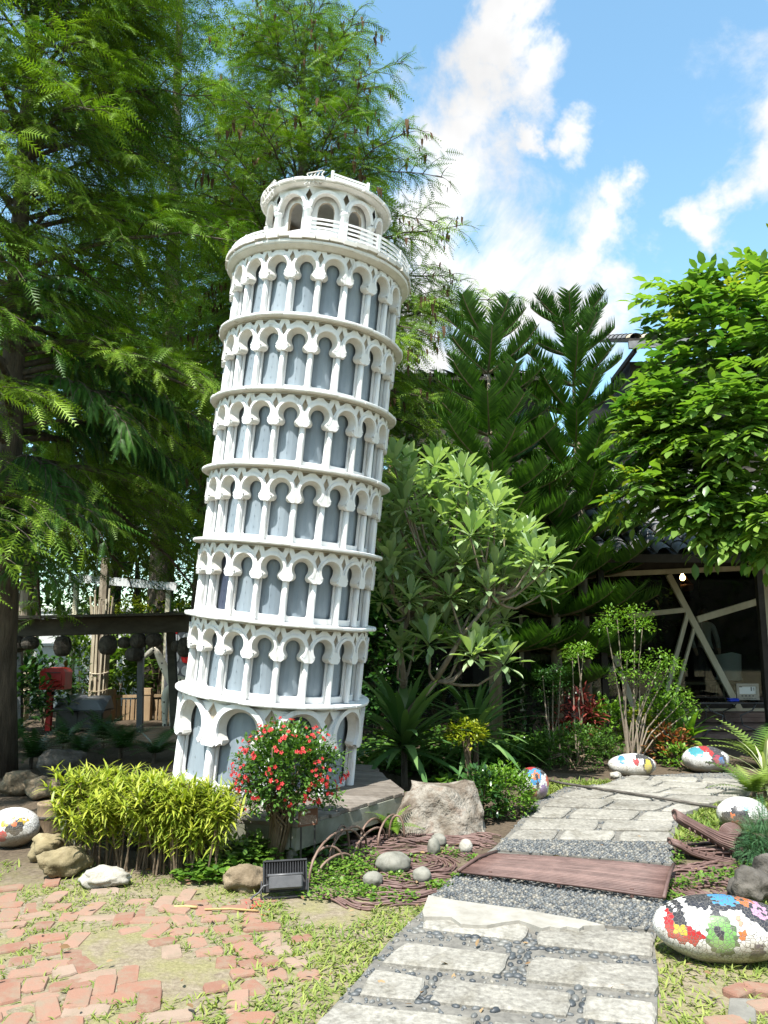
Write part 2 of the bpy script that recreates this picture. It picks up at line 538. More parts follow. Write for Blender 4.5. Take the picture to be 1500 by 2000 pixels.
# ================================================================== GROUND
def make_ground_mat():
    m, nt, b = new_mat('garden_soil')
    big = tex_noise(nt, .9, 5, .6, 'World')
    fine = tex_noise(nt, 34, 5, .7, 'World')
    soil = ramp(nt, [(0.25, (.12, .095, .068)), (0.5, (.21, .175, .125)), (0.75, (.30, .255, .19))], fine)
    green = ramp(nt, [(0.3, (.15, .14, .065)), (0.7, (.26, .235, .125))], tex_noise(nt, 60, 4, .7, 'World'))
    mx = node(nt, 'ShaderNodeMix', data_type='RGBA')
    f = ramp(nt, [(0.42, (0, 0, 0)), (0.60, (1, 1, 1))], tex_noise(nt, 4.5, 6, .65, 'World', .3))
    nt.links.new(f, mx.inputs['Factor'])
    nt.links.new(soil, mx.inputs['A'])
    nt.links.new(green, mx.inputs['B'])
    g = node(nt, 'ShaderNodeNewGeometry')
    sp = node(nt, 'ShaderNodeSeparateXYZ')
    nt.links.new(g.outputs['Position'], sp.inputs[0])
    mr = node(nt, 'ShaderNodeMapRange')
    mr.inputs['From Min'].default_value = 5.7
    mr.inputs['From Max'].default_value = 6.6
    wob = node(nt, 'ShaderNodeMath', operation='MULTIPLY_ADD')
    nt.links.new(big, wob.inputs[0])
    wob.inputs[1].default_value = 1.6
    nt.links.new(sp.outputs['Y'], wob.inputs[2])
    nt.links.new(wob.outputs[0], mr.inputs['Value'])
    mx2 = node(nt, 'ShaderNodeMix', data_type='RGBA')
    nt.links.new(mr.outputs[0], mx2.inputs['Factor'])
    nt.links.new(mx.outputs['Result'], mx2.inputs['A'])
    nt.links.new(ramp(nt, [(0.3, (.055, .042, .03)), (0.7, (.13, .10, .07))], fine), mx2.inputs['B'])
    nt.links.new(mx2.outputs['Result'], b.inputs['Base Color'])
    b.inputs['Roughness'].default_value = .95
    b.inputs['Specular IOR Level'].default_value = .1
    bump(nt, b, fine, .7, .02)
    return m
M_ground = make_ground_mat()
mb = MB()
def gz(x, y):                     # gentle unevenness of the earth near the viewer
    return 0.012 * noise.noise(Vector((x * 1.3, y * 1.3, 0))) + 0.006 * noise.noise(Vector((x * 6, y * 6, 3))) - 0.006
nx, ny = 90, 90
xs = np.concatenate([[-300, -60], np.linspace(-5, 5, nx), [60, 300]])
ys = np.concatenate([[-300, -40], np.linspace(2, 10, ny), [60, 500]])
V = [(x, y, gz(x, y) if (-5 <= x <= 5 and 2 <= y <= 10) else -0.008) for y in ys for x in xs]
NX = len(xs)
F = [(j * NX + i, j * NX + i + 1, (j + 1) * NX + i + 1, (j + 1) * NX + i) for j in range(len(ys) - 1) for i in range(NX - 1)]
mb.add(V, F)
ground = tag(mb.build('ground', M_ground, smooth=True), kind='structure')

# ------------------------------------------------------------------ brick paving, foreground
def brick_mat():
    m, nt, b = new_mat('terracotta')
    oi = node(nt, 'ShaderNodeObjectInfo')
    base = ramp(nt, [(0.0, (.19, .098, .07)), (0.35, (.24, .128, .09)), (0.7, (.265, .16, .118)), (1.0, (.26, .20, .155))], oi.outputs['Random'])
    mx = node(nt, 'ShaderNodeMix', data_type='RGBA')
    nt.links.new(ramp(nt, [(0.44, (0, 0, 0)), (0.70, (1, 1, 1))], tex_noise(nt, 12, 9, .7, 'World')), mx.inputs['Factor'])
    nt.links.new(base, mx.inputs['A'])
    setc(mx.inputs['B'], (.21, .165, .12))
    nt.links.new(mx.outputs['Result'], b.inputs['Base Color'])
    b.inputs['Roughness'].default_value = .9
    b.inputs['Specular IOR Level'].default_value = .15
    bump(nt, b, tex_noise(nt, 55, 6, .7, 'World'), .5, .006)
    return m
M_brick = brick_mat()
M_sandpatch = noisy('sandy_mortar', [(0.3, (.33, .28, .21)), (0.7, (.50, .44, .35))], 16, .95, .5, .006)
rdb = random.Random(5)
paving = tag(bpy.data.objects.new('brick_paving', None), kind='structure')
COL.objects.link(paving)
brick_meshes = []
for q in range(6):
    b_ = MB()
    L, Wd = .205, .102
    pts = []
    for (sx, sy) in ((-1, -1), (1, -1), (1, 1), (-1, 1)):
        cx, cy = sx * L / 2, sy * Wd / 2
        k = rdb.uniform(.006, .030)
        pts += ([(cx - sx * k, cy), (cx, cy - sy * k)] if sx * sy < 0 else [(cx, cy - sy * k), (cx - sx * k, cy)])
    pts = [(x + rdb.uniform(-.004, .004), y + rdb.uniform(-.004, .004)) for x, y in pts]
    inner = [(x * .955, y * .93) for x, y in pts]
    n = len(pts)
    Vb = [(x, y, -.03) for x, y in pts] + [(x, y, .005) for x, y in pts] + [(x, y, .012 + rdb.uniform(-.002, .002)) for x, y in inner]
    Fb = [(i, (i + 1) % n, n + (i + 1) % n, n + i) for i in range(n)] + [(n + i, n + (i + 1) % n, 2 * n + (i + 1) % n, 2 * n + i) for i in range(n)] + [tuple(range(2 * n, 3 * n))]
    b_.add(Vb, Fb)
    me = bpy.data.meshes.new('brick')
    me.from_pydata(b_.v, [], b_.f)
    me.materials.append(M_brick)
    brick_meshes.append(me)
brick_rects = []
def in_brick_zone(x, y):
    # left of the granite path, thinning out towards the lawn
    edge = -0.12 - 0.30 * max(0, y - 3.3) + .18 * math.sin(y * 5)
    if x > edge or y > 5.25 or y < 3.0: return 0
    if y > 4.85: return .5
    if x > edge - .25: return .6
    return .93
ang0 = R(14)
Lp, Wp = .211, .109
ca, sa = math.cos(ang0), math.sin(ang0)
cnt = 0
for i in range(-60, 60):
    for j in range(-60, 60):
        # herringbone: pairs laid at right angles
        for kk in (0, 1):
            u = i * Wp + j * Lp if kk == 0 else i * Wp + j * Lp
            bx_ = i * Wp + j * (Lp)
            by_ = i * Wp - j * (Lp)
            if kk == 0: cx, cy, an = bx_ + Lp / 2, by_ + Wp / 2, 0
            else: cx, cy, an = bx_ + Wp / 2 - .0, by_ + Wp + Lp / 2, R(90)
            x, y = cx * ca - cy * sa - 1.6, cx * sa + cy * ca + 4.1
            warp = .35 * noise.noise(Vector((x * .9, y * .9, 1)))
            x += .10 * noise.noise(Vector((x * 1.1, y * 1.1, 5))) + rdb.uniform(-.014, .014)
            y += .10 * noise.noise(Vector((x * 1.1, y * 1.1, 9))) + rdb.uniform(-.014, .014)
            if not (-3.3 < x < .4): continue
            p = in_brick_zone(x, y)
            bare = noise.noise(Vector((x * 1.15, y * 1.15, 21)))
            if bare > .28: p *= .15
            if rdb.random() > p or cnt >= 300: continue
            o = bpy.data.objects.new('brick', rdb.choice(brick_meshes))
            COL.objects.link(o)
            o.parent = paving
            an2 = an + ang0 + warp + rdb.gauss(0, .17)
            o.location = (x, y, gz(x, y) + rdb.uniform(-.012, .002))
            o.rotation_euler = (rdb.gauss(0, .025), rdb.gauss(0, .025), an2)
            sx_ = rdb.choice([1, 1, 1, .9, .55, .7, .8])
            o.scale = (sx_ * rdb.uniform(.93, 1.04), rdb.uniform(.9, 1.04), 1)
            brick_rects.append((x, y, an2, .105 * sx_, .053))
            cnt += 1
# three loose bricks and a grey paver right of the path
for (px, py, an, s) in ((1443, 1933, .5, .7), (1492, 1930, -.4, .8), (1497, 1962, .2, .8), (1415, 1995, .1, .8)):
    g = gp(px, py, .01)
    o = bpy.data.objects.new('brick', brick_meshes[0])
    COL.objects.link(o)
    o.parent = paving
    o.location = (g.x, g.y, .004)
    o.rotation_euler = (0, 0, an)
    o.scale = (s, .9, 1)
    brick_rects.append((g.x, g.y, an, .08, .05))
M_greypaver = noisy('grey_paver', [(0.3, (.12, .115, .10)), (0.7, (.20, .19, .165))], 12, .9, .5, .006)
mb = MB()
pp = [gp(1425, 1955, 0), gp(1475, 1957, 0), gp(1478, 2000, 0), gp(1420, 2000, 0)]
mb.prism([(p.x, p.y) for p in pp], -.02, .014)
mb.build('paver', M_greypaver, paving, bevel=.004)

# ------------------------------------------------------------------ granite path
path = tag(bpy.data.objects.new('path', None), kind='structure')
COL.objects.link(path)
M_granite = noisy('granite', [(0.30, (.15, .14, .122)), (0.5, (.25, .237, .207)), (0.7, (.345, .33, .29))], 38, .88, .75, .006, detail=8, bscale=70, rnd=.08, stain=.38, stain_scale=4.5)
M_mortar = noisy('mortar', [(0.3, (.09, .086, .077)), (0.7, (.19, .18, .158))], 22, .9, .5, .006)
M_plaster = noisy('white_plaster', [(0.3, (.22, .205, .175)), (0.7, (.33, .315, .28))], 9, .85, .35, .008)
M_pebble = noisy('dark_pebble', [(0.2, (.025, .03, .035)), (0.5, (.065, .072, .076)), (0.8, (.14, .138, .125))], 3.2, .5, .1, .002, coord='World', spec=.5, rnd=.25)
SLAB_Z = .035
# mortar bed of the path: an outline followed on the ground
outline_px = [(600, 2080), (640, 1985), (700, 1920), (760, 1845), (835, 1775), (862, 1735), (905, 1700), (965, 1660), (1000, 1625), (1045, 1570), (1105, 1540), (1180, 1535), (1215, 1520), (1330, 1514),
              (1440, 1512), (1470, 1540), (1440, 1560), (1370, 1572), (1330, 1600), (1315, 1640), (1312, 1700), (1293, 1760), (1290, 1800), (1278, 1850), (1285, 1900), (1284, 2000), (1290, 2080)]
op = [gp(x, y, 0) for x, y in outline_px]
mb = MB()
Vp = [(p.x, p.y, .016) for p in op] + [(p.x, p.y, -.03) for p in op]
n = len(op)
tris = tessellate_polygon([[Vector((p.x, p.y, 0)) for p in op]])
mb.add(Vp, [tuple(t) for t in tris] + [(i, (i + 1) % n, n + (i + 1) % n, n + i) for i in range(n)])
mb.build('mortar_bed', M_mortar, path)
slab_polys = []
rds = random.Random(3)
def slab(corners, world=False, z=SLAB_Z):
    P = [Vector(c) for c in corners] if world else [gp(x, y, z) for x, y in corners]
    P = [Vector((p.x, p.y, 0)) for p in P]
    c = sum(P, Vector()) / len(P)
    # subdivided, slightly rough outline
    pts = []
    for i in range(len(P)):
        a, b2 = P[i], P[(i + 1) % len(P)]
        m_ = max(2, int((b2 - a).length / .07))
        for k in range(m_):
            p = a.lerp(b2, k / m_)
            if k: p = p + Vector((rds.uniform(-1, 1), rds.uniform(-1, 1), 0)) * .0045
            else: p = p + (c - p).normalized() * rds.uniform(.006, .018)
            pts.append(p)
    n = len(pts)
    mb = MB()
    inn = [p + (c - p).normalized() * .011 for p in pts]
    zt = z + rds.uniform(-.003, .003)
    Vs = [(p.x, p.y, -.01) for p in pts] + [(p.x, p.y, zt - .008) for p in pts] + [(p.x, p.y, zt) for p in inn]
    Fs = [(i, (i + 1) % n, n + (i + 1) % n, n + i) for i in range(n)] + [(n + i, n + (i + 1) % n, 2 * n + (i + 1) % n, 2 * n + i) for i in range(n)] + [tuple(range(2 * n, 3 * n))]
    mb.add(Vs, Fs)
    slab_polys.append([(p.x, p.y) for p in P])
    return mb.build('slab', M_granite, path)
def z7(x, y): return (600 + x * .6, 1600 + y * .6)
for poly in ([(95, 592), (548, 645), (520, 760), (-10, 700)], [(600, 655), (885, 678), (880, 790), (560, 760)], [(925, 682), (1142, 690), (1145, 800), (915, 790)],
             [(215, 485), (392, 513), (358, 584), (165, 565)], [(430, 515), (862, 562), (850, 632), (393, 583)], [(903, 567), (1138, 592), (1140, 662), (888, 640)],
             [(312, 400), (660, 440), (632, 500), (240, 462)], [(732, 445), (1138, 482), (1142, 560), (708, 516)],
             [(392, 316), (728, 342), (704, 392), (368, 348)], [(758, 353), (1128, 372), (1126, 442), (742, 403)]):
    slab([z7(*p) for p in poly])
# the far rows beyond the brown mat
def lp(a, b, t): return a.lerp(b, t)
rows = [((985, 1648), (1312, 1652)), ((1008, 1627), (1313, 1632)), ((1030, 1604), (1318, 1612)), ((1056, 1582), (1340, 1594)), ((1085, 1563), (1385, 1577)), ((1125, 1548), (1440, 1563)), ((1175, 1538), (1470, 1551)), ((1215, 1527), (1470, 1540)), ((1230, 1519), (1465, 1529))]
cutsf = [(.30, .66), (.52,), (.25, .72), (.42, .8), (.3, .62), (.5, .85), (.35, .7), (.2, .6)]
for r_ in range(len(rows) - 1):
    a0, a1 = gp(*rows[r_][0]), gp(*rows[r_][1])
    b0, b1 = gp(*rows[r_ + 1][0]), gp(*rows[r_ + 1][1])
    cs = [0] + list(cutsf[r_]) + [1]
    for k in range(len(cs) - 1):
        e0, e1 = cs[k] + (.018 if k else .01), cs[k + 1] - (.018 if k < len(cs) - 2 else .01)
        g_ = .09
        q = [lp(lp(a0, a1, e0), lp(b0, b1, e0), g_), lp(lp(a0, a1, e1), lp(b0, b1, e1), g_), lp(lp(a0, a1, e1), lp(b0, b1, e1), 1 - g_ * .6), lp(lp(a0, a1, e0), lp(b0, b1, e0), 1 - g_ * .6)]
        slab(q, True)
# pebbles: single ones in the joints, fine ones in the two dark panels
def peb_mesh(sub):
    bm = bmesh.new()
    bmesh.ops.create_icosphere(bm, subdivisions=sub, radius=1)
    V = [v.co.copy() for v in bm.verts]; F = [tuple(v.index for v in f.verts) for f in bm.faces]
    bm.free()
    return V, F
PV, PF = peb_mesh(2)
PV1, PF1 = peb_mesh(1)
pm = bpy.data.meshes.new('pebble')
pm.from_pydata([(v.x * .5, v.y * .32, v.z * .22) for v in PV], [], PF)
pm.polygons.foreach_set('use_smooth', np.ones(len(pm.polygons), bool))
pm.materials.append(M_pebble)
pcount = 0
def inside(poly, x, y):
    c = False
    j = len(poly) - 1
    for i in range(len(poly)):
        if (poly[i][1] > y) != (poly[j][1] > y) and x < (poly[j][0] - poly[i][0]) * (y - poly[i][1]) / (poly[j][1] - poly[i][1]) + poly[i][0]: c = not c
        j = i
    return c
OUT2 = [(p.x, p.y) for p in op]
taken = []
def try_pebble(x, y, an, s, gap):
    global pcount
    if pcount >= 300 or not inside(OUT2, x, y): return
    for q in slab_polys:
        if inside(q, x, y): return
    for (tx, ty) in taken:
        if (tx - x) ** 2 + (ty - y) ** 2 < gap * gap: return
    taken.append((x, y))
    o = bpy.data.objects.new('pebble', pm)
    COL.objects.link(o)
    o.parent = path
    o.location = (x, y, .016)
    o.rotation_euler = (0, 0, an)
    o.scale = (s, s * rds.uniform(.7, 1.2), s * 1.25)
    pcount += 1
bands = [((z7(160, 577), z7(860, 655)), .07, 95), ((z7(240, 474), z7(1135, 576)), .07, 110), ((z7(345, 372), z7(1112, 466)), .13, 190),
         ((z7(415, 515), z7(375, 590)), .06, 14), ((z7(885, 560), z7(868, 645)), .07, 18), ((z7(695, 440), z7(668, 505)), .12, 30), ((z7(742, 348), z7(722, 395)), .07, 14), ((z7(575, 645), z7(545, 690)), .06, 10), ((z7(905, 670), z7(900, 720)), .06, 8)]
for (a, b2), wd, num in bands:
    A, B = gp(*a), gp(*b2)
    d = (B - A); L = d.length; d.normalize(); nrm = Vector((-d.y, d.x, 0))
    for k in range(num * 2):
        p = A + d * rds.uniform(0, L) + nrm * rds.uniform(-wd / 2, wd / 2)
        try_pebble(p.x, p.y, math.atan2(d.y, d.x) + rds.gauss(0, .35), rds.uniform(.036, .06), .034)
def pebble_panel(corners, num, name):
    P = [gp(x, y, .03) for x, y in corners]
    mb = MB()
    zt = .03
    mb.prism([(p.x, p.y) for p in P], -.01, zt)
    mb.build('mortar_panel', M_mortar, path)
    V = np.array([(v.x, v.y, v.z) for v in PV1])
    k = 0
    pos, dd, sc = [], [], []
    poly = [(p.x, p.y) for p in P]
    xs_ = [p[0] for p in poly]; ys_ = [p[1] for p in poly]
    dx = Vector((P[1] - P[0])).normalized()
    gap = .032
    y = min(ys_)
    row = 0
    while y < max(ys_):
        x = min(xs_) + (row % 2) * gap / 2
        while x < max(xs_):
            xx, yy = x + rds.uniform(-.006, .006), y + rds.uniform(-.005, .005)
            if inside(poly, xx, yy):
                a = math.atan2(dx.y, dx.x) + rds.gauss(0, .5)
                pos.append((xx, yy, zt)); dd.append((math.cos(a), math.sin(a), rds.gauss(0, .25))); sc.append(rds.uniform(.011, .019))
            x += gap
        y += .023
        row += 1
    V = V * np.array([.55, 1.0, .75])
    o = scatter(name, V, PF1, pos, dd, np.array(sc), rng.random(len(pos)), M_pebbles, path, smooth=True)
    o['kind'] = 'stuff'
def pebbles_mat():
    m, nt, b = new_mat('pebble_mix')
    at_ = node(nt, 'ShaderNodeAttribute', attribute_name='tint')
    nt.links.new(ramp(nt, [(0, (.03, .036, .042)), (.4, (.08, .088, .092)), (.75, (.145, .145, .135)), (1, (.21, .195, .16))], at_.outputs['Fac']), b.inputs['Base Color'])
    b.inputs['Roughness'].default_value = .5
    return m
M_pebbles = pebbles_mat()
pebble_panel([z7(500, 172), z7(1186, 268), z7(1152, 362), z7(960, 345), z7(700, 300), z7(400, 255)], 0, 'pebble_field')
pebble_panel([z7(632, 66), z7(1190, 76), z7(1190, 146), z7(618, 100)], 0, 'pebble_field')
# smaller pebbles filling the rest of the joints
fpos, fdir, fsc = [], [], []
for k in range(13000):
    x, y = rds.uniform(-.4, 4.2), rds.uniform(3.2, 9.0)
    if not inside(OUT2, x, y) or any(inside(q, x, y) for q in slab_polys): continue
    if any((tx - x) ** 2 + (ty - y) ** 2 < .0007 for tx, ty in taken): continue
    if 5.0 < y < 6.4 and rds.random() < .7: continue
    a = rds.uniform(0, 6.28)
    fpos.append((x, y, .016)); fdir.append((math.cos(a), math.sin(a), 0)); fsc.append(rds.uniform(.010, .018))
o = scatter('fine_pebbles', np.array([(v.x, v.y, v.z) for v in PV1]) * np.array([.6, 1.0, .7]), PF1, fpos, fdir, np.array(fsc), rng.random(len(fpos)), M_pebbles, path, smooth=True)
o['kind'] = 'stuff'
# the broken plaster strip between pebbles and slabs
pl_px = [(395, 248), (470, 262), (560, 275), (680, 290), (800, 312), (900, 328), (968, 346), (900, 348), (885, 358), (845, 350), (822, 356), (790, 350), (765, 356), (720, 340), (690, 330), (640, 336), (585, 346), (540, 345), (500, 342), (470, 320), (440, 318), (380, 318), (375, 300)]
pp = [gp(*z7(x, y), .05) for x, y in pl_px]
mb = MB()
n = len(pp)
tris = tessellate_polygon([[Vector((p.x, p.y, 0)) for p in pp]])
cc = sum(pp, Vector()) / n
mb.add([(p.x, p.y, .052) for p in pp] + [(p.x + (p.x - cc.x) * .01, p.y + (p.y - cc.y) * .03, -.01) for p in pp], [tuple(t) for t in tris] + [(i, (i + 1) % n, n + (i + 1) % n, n + i) for i in range(n)])
mb.build('plaster_strip', M_plaster, path)

# ================================================================== LEANING TOWER
AX = Vector((.0951, -.0446, 1)).normalized()
L1C = Vector((-.9788, 7.0, 1.0607))
BASE_Z = .282
tow_loc = L1C - AX * ((L1C.z - BASE_Z) / AX.z)
H1 = (L1C - tow_loc).length                 # axis height of the first ledge
ST = .635
to_cam = Vector((0, 0, CAM_H)) - tow_loc
yl = -(to_cam - AX * to_cam.dot(AX)).normalized()
xl = yl.cross(AX).normalized()
tower = thing('leaning_tower', 'white leaning round tower with tiers of arches on the wooden deck', 'tower', tow_loc)
tower.rotation_euler = Matrix((xl, yl, AX)).transposed().to_euler()

def wrap(s, t, r, rref):
    a = s / rref
    return Vector((r * math.sin(a), -r * math.cos(a), t))
def half_to_full(h):                        # mirror a half outline that starts on the axis (s = 0)
    return [(-s, t) for s, t in reversed(h[1:])] + h
def arc(cx, cy, r, a0, a1, n):
    return [(cx + r * math.cos(R(a0 + (a1 - a0) * i / n)), cy + r * math.sin(R(a0 + (a1 - a0) * i / n))) for i in range(n + 1)]
def keyhole(tc, r, hw, tb, cap_w, k):
    """half outline: crown, horseshoe, capital lobe, out to the column; hw = half bay width, tb = capital underside"""
    h = arc(0, tc, r, 90, -34, 12)
    x0, y0 = h[-1]
    h += [(x0 - .010 * k, y0 - .016 * k), (x0 - .012 * k, tb + .030 * k), (x0 - .004 * k, tb + .014 * k), (x0 + .012 * k, tb + .002 * k)]
    h += [(hw - cap_w * .45, tb), (hw, tb - .001)]
    return h
def plate_faces(mb, outer, holes, r, rref, mi, flip=False):
    loops = [[Vector((s, t, 0)) for s, t in outer]] + [[Vector((s, t, 0)) for s, t in h] for h in holes]
    flat = [p for l in loops for p in l]
    tr = tessellate_polygon(loops)
    V = [wrap(p.x, p.y, r, rref) for p in flat]
    F = []
    for a, b, c in tr:
        A, B, C = V[a], V[b], V[c]
        nrm = (B - A).cross(C - A)
        F.append((a, b, c) if nrm.y < 0 else (a, c, b))
    mb.add(V, F, mi)
def rim(mb, loop, r0, r1, rref, mi, closed=True):
    n = len(loop)
    V = [wrap(s, t, r0, rref) for s, t in loop] + [wrap(s, t, r1, rref) for s, t in loop]
    F = [(i, (i + 1) % n, n + (i + 1) % n, n + i) for i in range(n if closed else n - 1)]
    mb.add(V, F, mi)
def band(mb, inner, outer, r0, r1, rref, mi):
    """raised moulding between two open outlines with the same number of points"""
    n = len(inner)
    rows = [[wrap(*p, r0, rref) for p in inner], [wrap(*p, r1, rref) for p in inner], [wrap(*p, r1, rref) for p in outer], [wrap(*p, r0, rref) for p in outer]]
    V = [p for row in rows for p in row]
    F = []
    for k in range(3):
        for i in range(n - 1):
            F.append((k * n + i, k * n + i + 1, (k + 1) * n + i + 1, (k + 1) * n + i))
    mb.add(V, F, mi)
def make_bay(nb, RO, top, tc, rf, rb, tb, k, pilaster_r, frame_w, frame_bot, dz):
    """one bay of an arcade: returns meshes for arch, frame, column, panel"""
    rref = RO
    hw = math.pi * RO / nb
    Rf, Rm, Rb, Rg = RO, RO - .030, RO - .062, RO - .080
    front = half_to_full(keyhole(tc, rf, hw, tb, .05 * k, k))
    back = half_to_full(keyhole(tc, rb, hw, tb, .05 * k, k))
    g = .0008
    # --- arch: pierced plate + splayed reveal + ring moulding + beige backing
    mb = MB()
    dw, dh, dcy = dz
    ya, yb = dcy - dh / 2, dcy + dh / 2
    tri = .022 * k
    outer = [(-hw + g, tb)] + [(-hw + g, ya), (-hw + dw, dcy), (-hw + g, yb), (-hw + g, top - .003)] + [(hw - g, top - .003), (hw - g, yb), (hw - dw, dcy), (hw - g, ya), (hw - g, tb)]
    fo = [(max(-hw + g, min(hw - g, s)), t) for s, t in front]
    poly = outer[1:-1] + list(reversed(fo))
    crown = tc + rf
    slots = []
    if top - crown > .03 * k:
        for sg in (-1, 1):
            a_ = [(sg * .022 * k, top - .010 * k), (sg * .088 * k, top - .010 * k), (sg * .074 * k, top - .046 * k), (sg * .052 * k, top - .036 * k)]
            slots.append(a_)
    plate_faces(mb, poly, slots, Rf, rref, 0)
    for sl in slots:
        rim(mb, sl, Rf, Rf - .019, rref, 1)
    for sg in (-1, 1):
        rim(mb, [(sg * (hw - g), ya), (sg * (hw - dw), dcy), (sg * (hw - g), yb)], Rf, Rf - .019, rref, 1, False)
    # reveal
    n = len(front)
    V = [wrap(*p, Rf, rref) for p in fo] + [wrap(max(-hw + g, min(hw - g, s)), t, Rb, rref) for s, t in back]
    mb.add(V, [(i, i + 1, n + i + 1, n + i) for i in range(n - 1)], 1)
    # capital underside
    # ring moulding on the arch face
    half_i = arc(0, tc, rf * 1.0, 90, -40, 14)
    half_o = arc(0, tc, rf * 1.22, 90, -40, 14)
    lim = hw - .004 * k
    half_o = [(min(s, lim), t) for s, t in half_o]
    band(mb, half_to_full(half_i), half_to_full(half_o), Rf - .002, Rf + .016 * k, rref, 0)
    # leaf shaped capital on each side, half per bay
    for sg in (-1, 1):
        cap = [(hw - .044 * k, tb + .010 * k), (hw - .052 * k, tb + .026 * k), (hw - .036 * k, tb + .050 * k), (hw - .018 * k, tb + .078 * k), (hw - g, tb + .10 * k)]
        cap2 = [(hw - g, tb + .10 * k), (hw - g, tb - .004 * k), (hw - .030 * k, tb - .004 * k)]
        lo = [(sg * s, t) for s, t in cap + cap2[1:]]
        plate_faces(mb, lo, [], Rf + .014 * k, rref, 0)
        rim(mb, lo, Rf + .014 * k, Rf - .03, rref, 0)
    # backing wall behind diamonds and slots
    bh = half_to_full(arc(0, tc, rf * 1.06, 90, -20, 12))
    plate_faces(mb, [(-hw + g, bh[0][1]), (-hw + g, top - .003), (hw - g, top - .003), (hw - g, bh[-1][1])] + list(reversed(bh)), [], Rf - .02, rref, 2)
    arch_m = mb
    # --- frame: white sheet with a round-cornered window
    fb = MB()
    fw, cr = frame_w, .02 * k
    win = [(-fw, tb + .03)] + arc(-fw + cr, frame_bot + cr, cr, 180, 270, 4) + arc(fw - cr, frame_bot + cr, cr, -90, 0, 4) + [(fw, tb + .03)]
    plate_faces(fb, [(-hw + g, tb + .03), (-hw + g, .001), (hw - g, .001), (hw - g, tb + .03)] + list(reversed(win)), [], Rm - .03, rref, 0)
    rim(fb, win, Rm - .03, Rg, rref, 0, False)
    # --- column: round pilaster with a small base
    cb = MB()
    pr = pilaster_r
    cb.lathe([(pr * 1.12, 0), (pr * 1.12, .012), (pr, .02), (pr * .97, tb * .6), (pr * .9, tb - .004)], (0, -(Rm + .003), 0), 12)
    cb.box((0, -(Rm - .012), tb / 2), (pr * 1.7, .03, tb - .004))
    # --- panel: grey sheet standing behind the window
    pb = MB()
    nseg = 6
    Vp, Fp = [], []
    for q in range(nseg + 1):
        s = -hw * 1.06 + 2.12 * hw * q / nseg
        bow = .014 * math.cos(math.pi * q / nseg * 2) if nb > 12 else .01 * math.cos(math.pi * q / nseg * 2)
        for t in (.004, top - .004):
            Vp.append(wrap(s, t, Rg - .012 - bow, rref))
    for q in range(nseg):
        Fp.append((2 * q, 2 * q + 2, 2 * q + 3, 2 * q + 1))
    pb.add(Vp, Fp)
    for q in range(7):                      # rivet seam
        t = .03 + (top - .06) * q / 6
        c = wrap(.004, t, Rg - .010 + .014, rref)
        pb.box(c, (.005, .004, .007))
    return arch_m, fb, cb, pb
def bay_meshes(args, mats):
    out = []
    for nm, mb, mt, sm in zip(('arch', 'window_frame', 'column', 'panel'), make_bay(*args), mats, (False, False, True, False)):
        me = bpy.data.meshes.new(nm)
        me.from_pydata([tuple(p) for p in mb.v], [], mb.f)
        me.polygons.foreach_set('material_index', mb.m)
        for m in mt: me.materials.append(m)
        if sm: me.polygons.foreach_set('use_smooth', np.ones(len(me.polygons), bool))
        out.append((nm, me))
    return out
def child(name, me, parent, loc=(0, 0, 0), rot=(0, 0, 0)):
    o = bpy.data.objects.new(name, me)
    COL.objects.link(o)
    o.parent = parent
    o.location = loc
    o.rotation_euler = rot
    return o
RT = .785
rdt = random.Random(17)
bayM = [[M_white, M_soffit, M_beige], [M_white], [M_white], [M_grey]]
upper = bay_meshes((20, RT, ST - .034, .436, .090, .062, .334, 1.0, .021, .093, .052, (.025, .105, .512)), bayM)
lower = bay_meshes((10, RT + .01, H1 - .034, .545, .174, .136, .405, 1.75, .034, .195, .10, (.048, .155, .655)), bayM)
top_of = {}
def core(name, r, h, parent, z, mat):
    mb = MB()
    n = 40
    mb.lathe([(r, 0), (r, h)], (0, 0, 0), n)
    o = mb.build(name, mat, parent, local=True, smooth=False)
    o.location = (0, 0, z)
    return o
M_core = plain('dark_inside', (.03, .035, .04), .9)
slab_meshes = []
for v in range(4):                          # ledge slabs: curved plates, a little uneven
    mb = MB()
    r1 = .855 + (.004, -.004, .002, 0)[v]
    w_ = math.pi / 20 * .994
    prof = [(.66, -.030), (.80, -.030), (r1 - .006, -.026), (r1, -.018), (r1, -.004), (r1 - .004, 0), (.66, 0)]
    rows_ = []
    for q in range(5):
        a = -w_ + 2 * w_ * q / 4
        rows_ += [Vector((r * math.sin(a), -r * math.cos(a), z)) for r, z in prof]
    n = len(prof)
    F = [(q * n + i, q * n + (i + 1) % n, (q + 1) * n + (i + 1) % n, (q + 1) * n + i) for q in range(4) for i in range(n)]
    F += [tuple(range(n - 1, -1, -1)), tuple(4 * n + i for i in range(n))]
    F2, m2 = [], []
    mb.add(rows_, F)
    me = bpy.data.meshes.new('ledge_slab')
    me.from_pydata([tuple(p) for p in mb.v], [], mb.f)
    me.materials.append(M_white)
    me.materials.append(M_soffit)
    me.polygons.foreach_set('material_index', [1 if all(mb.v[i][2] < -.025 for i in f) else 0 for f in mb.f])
    slab_meshes.append(me)
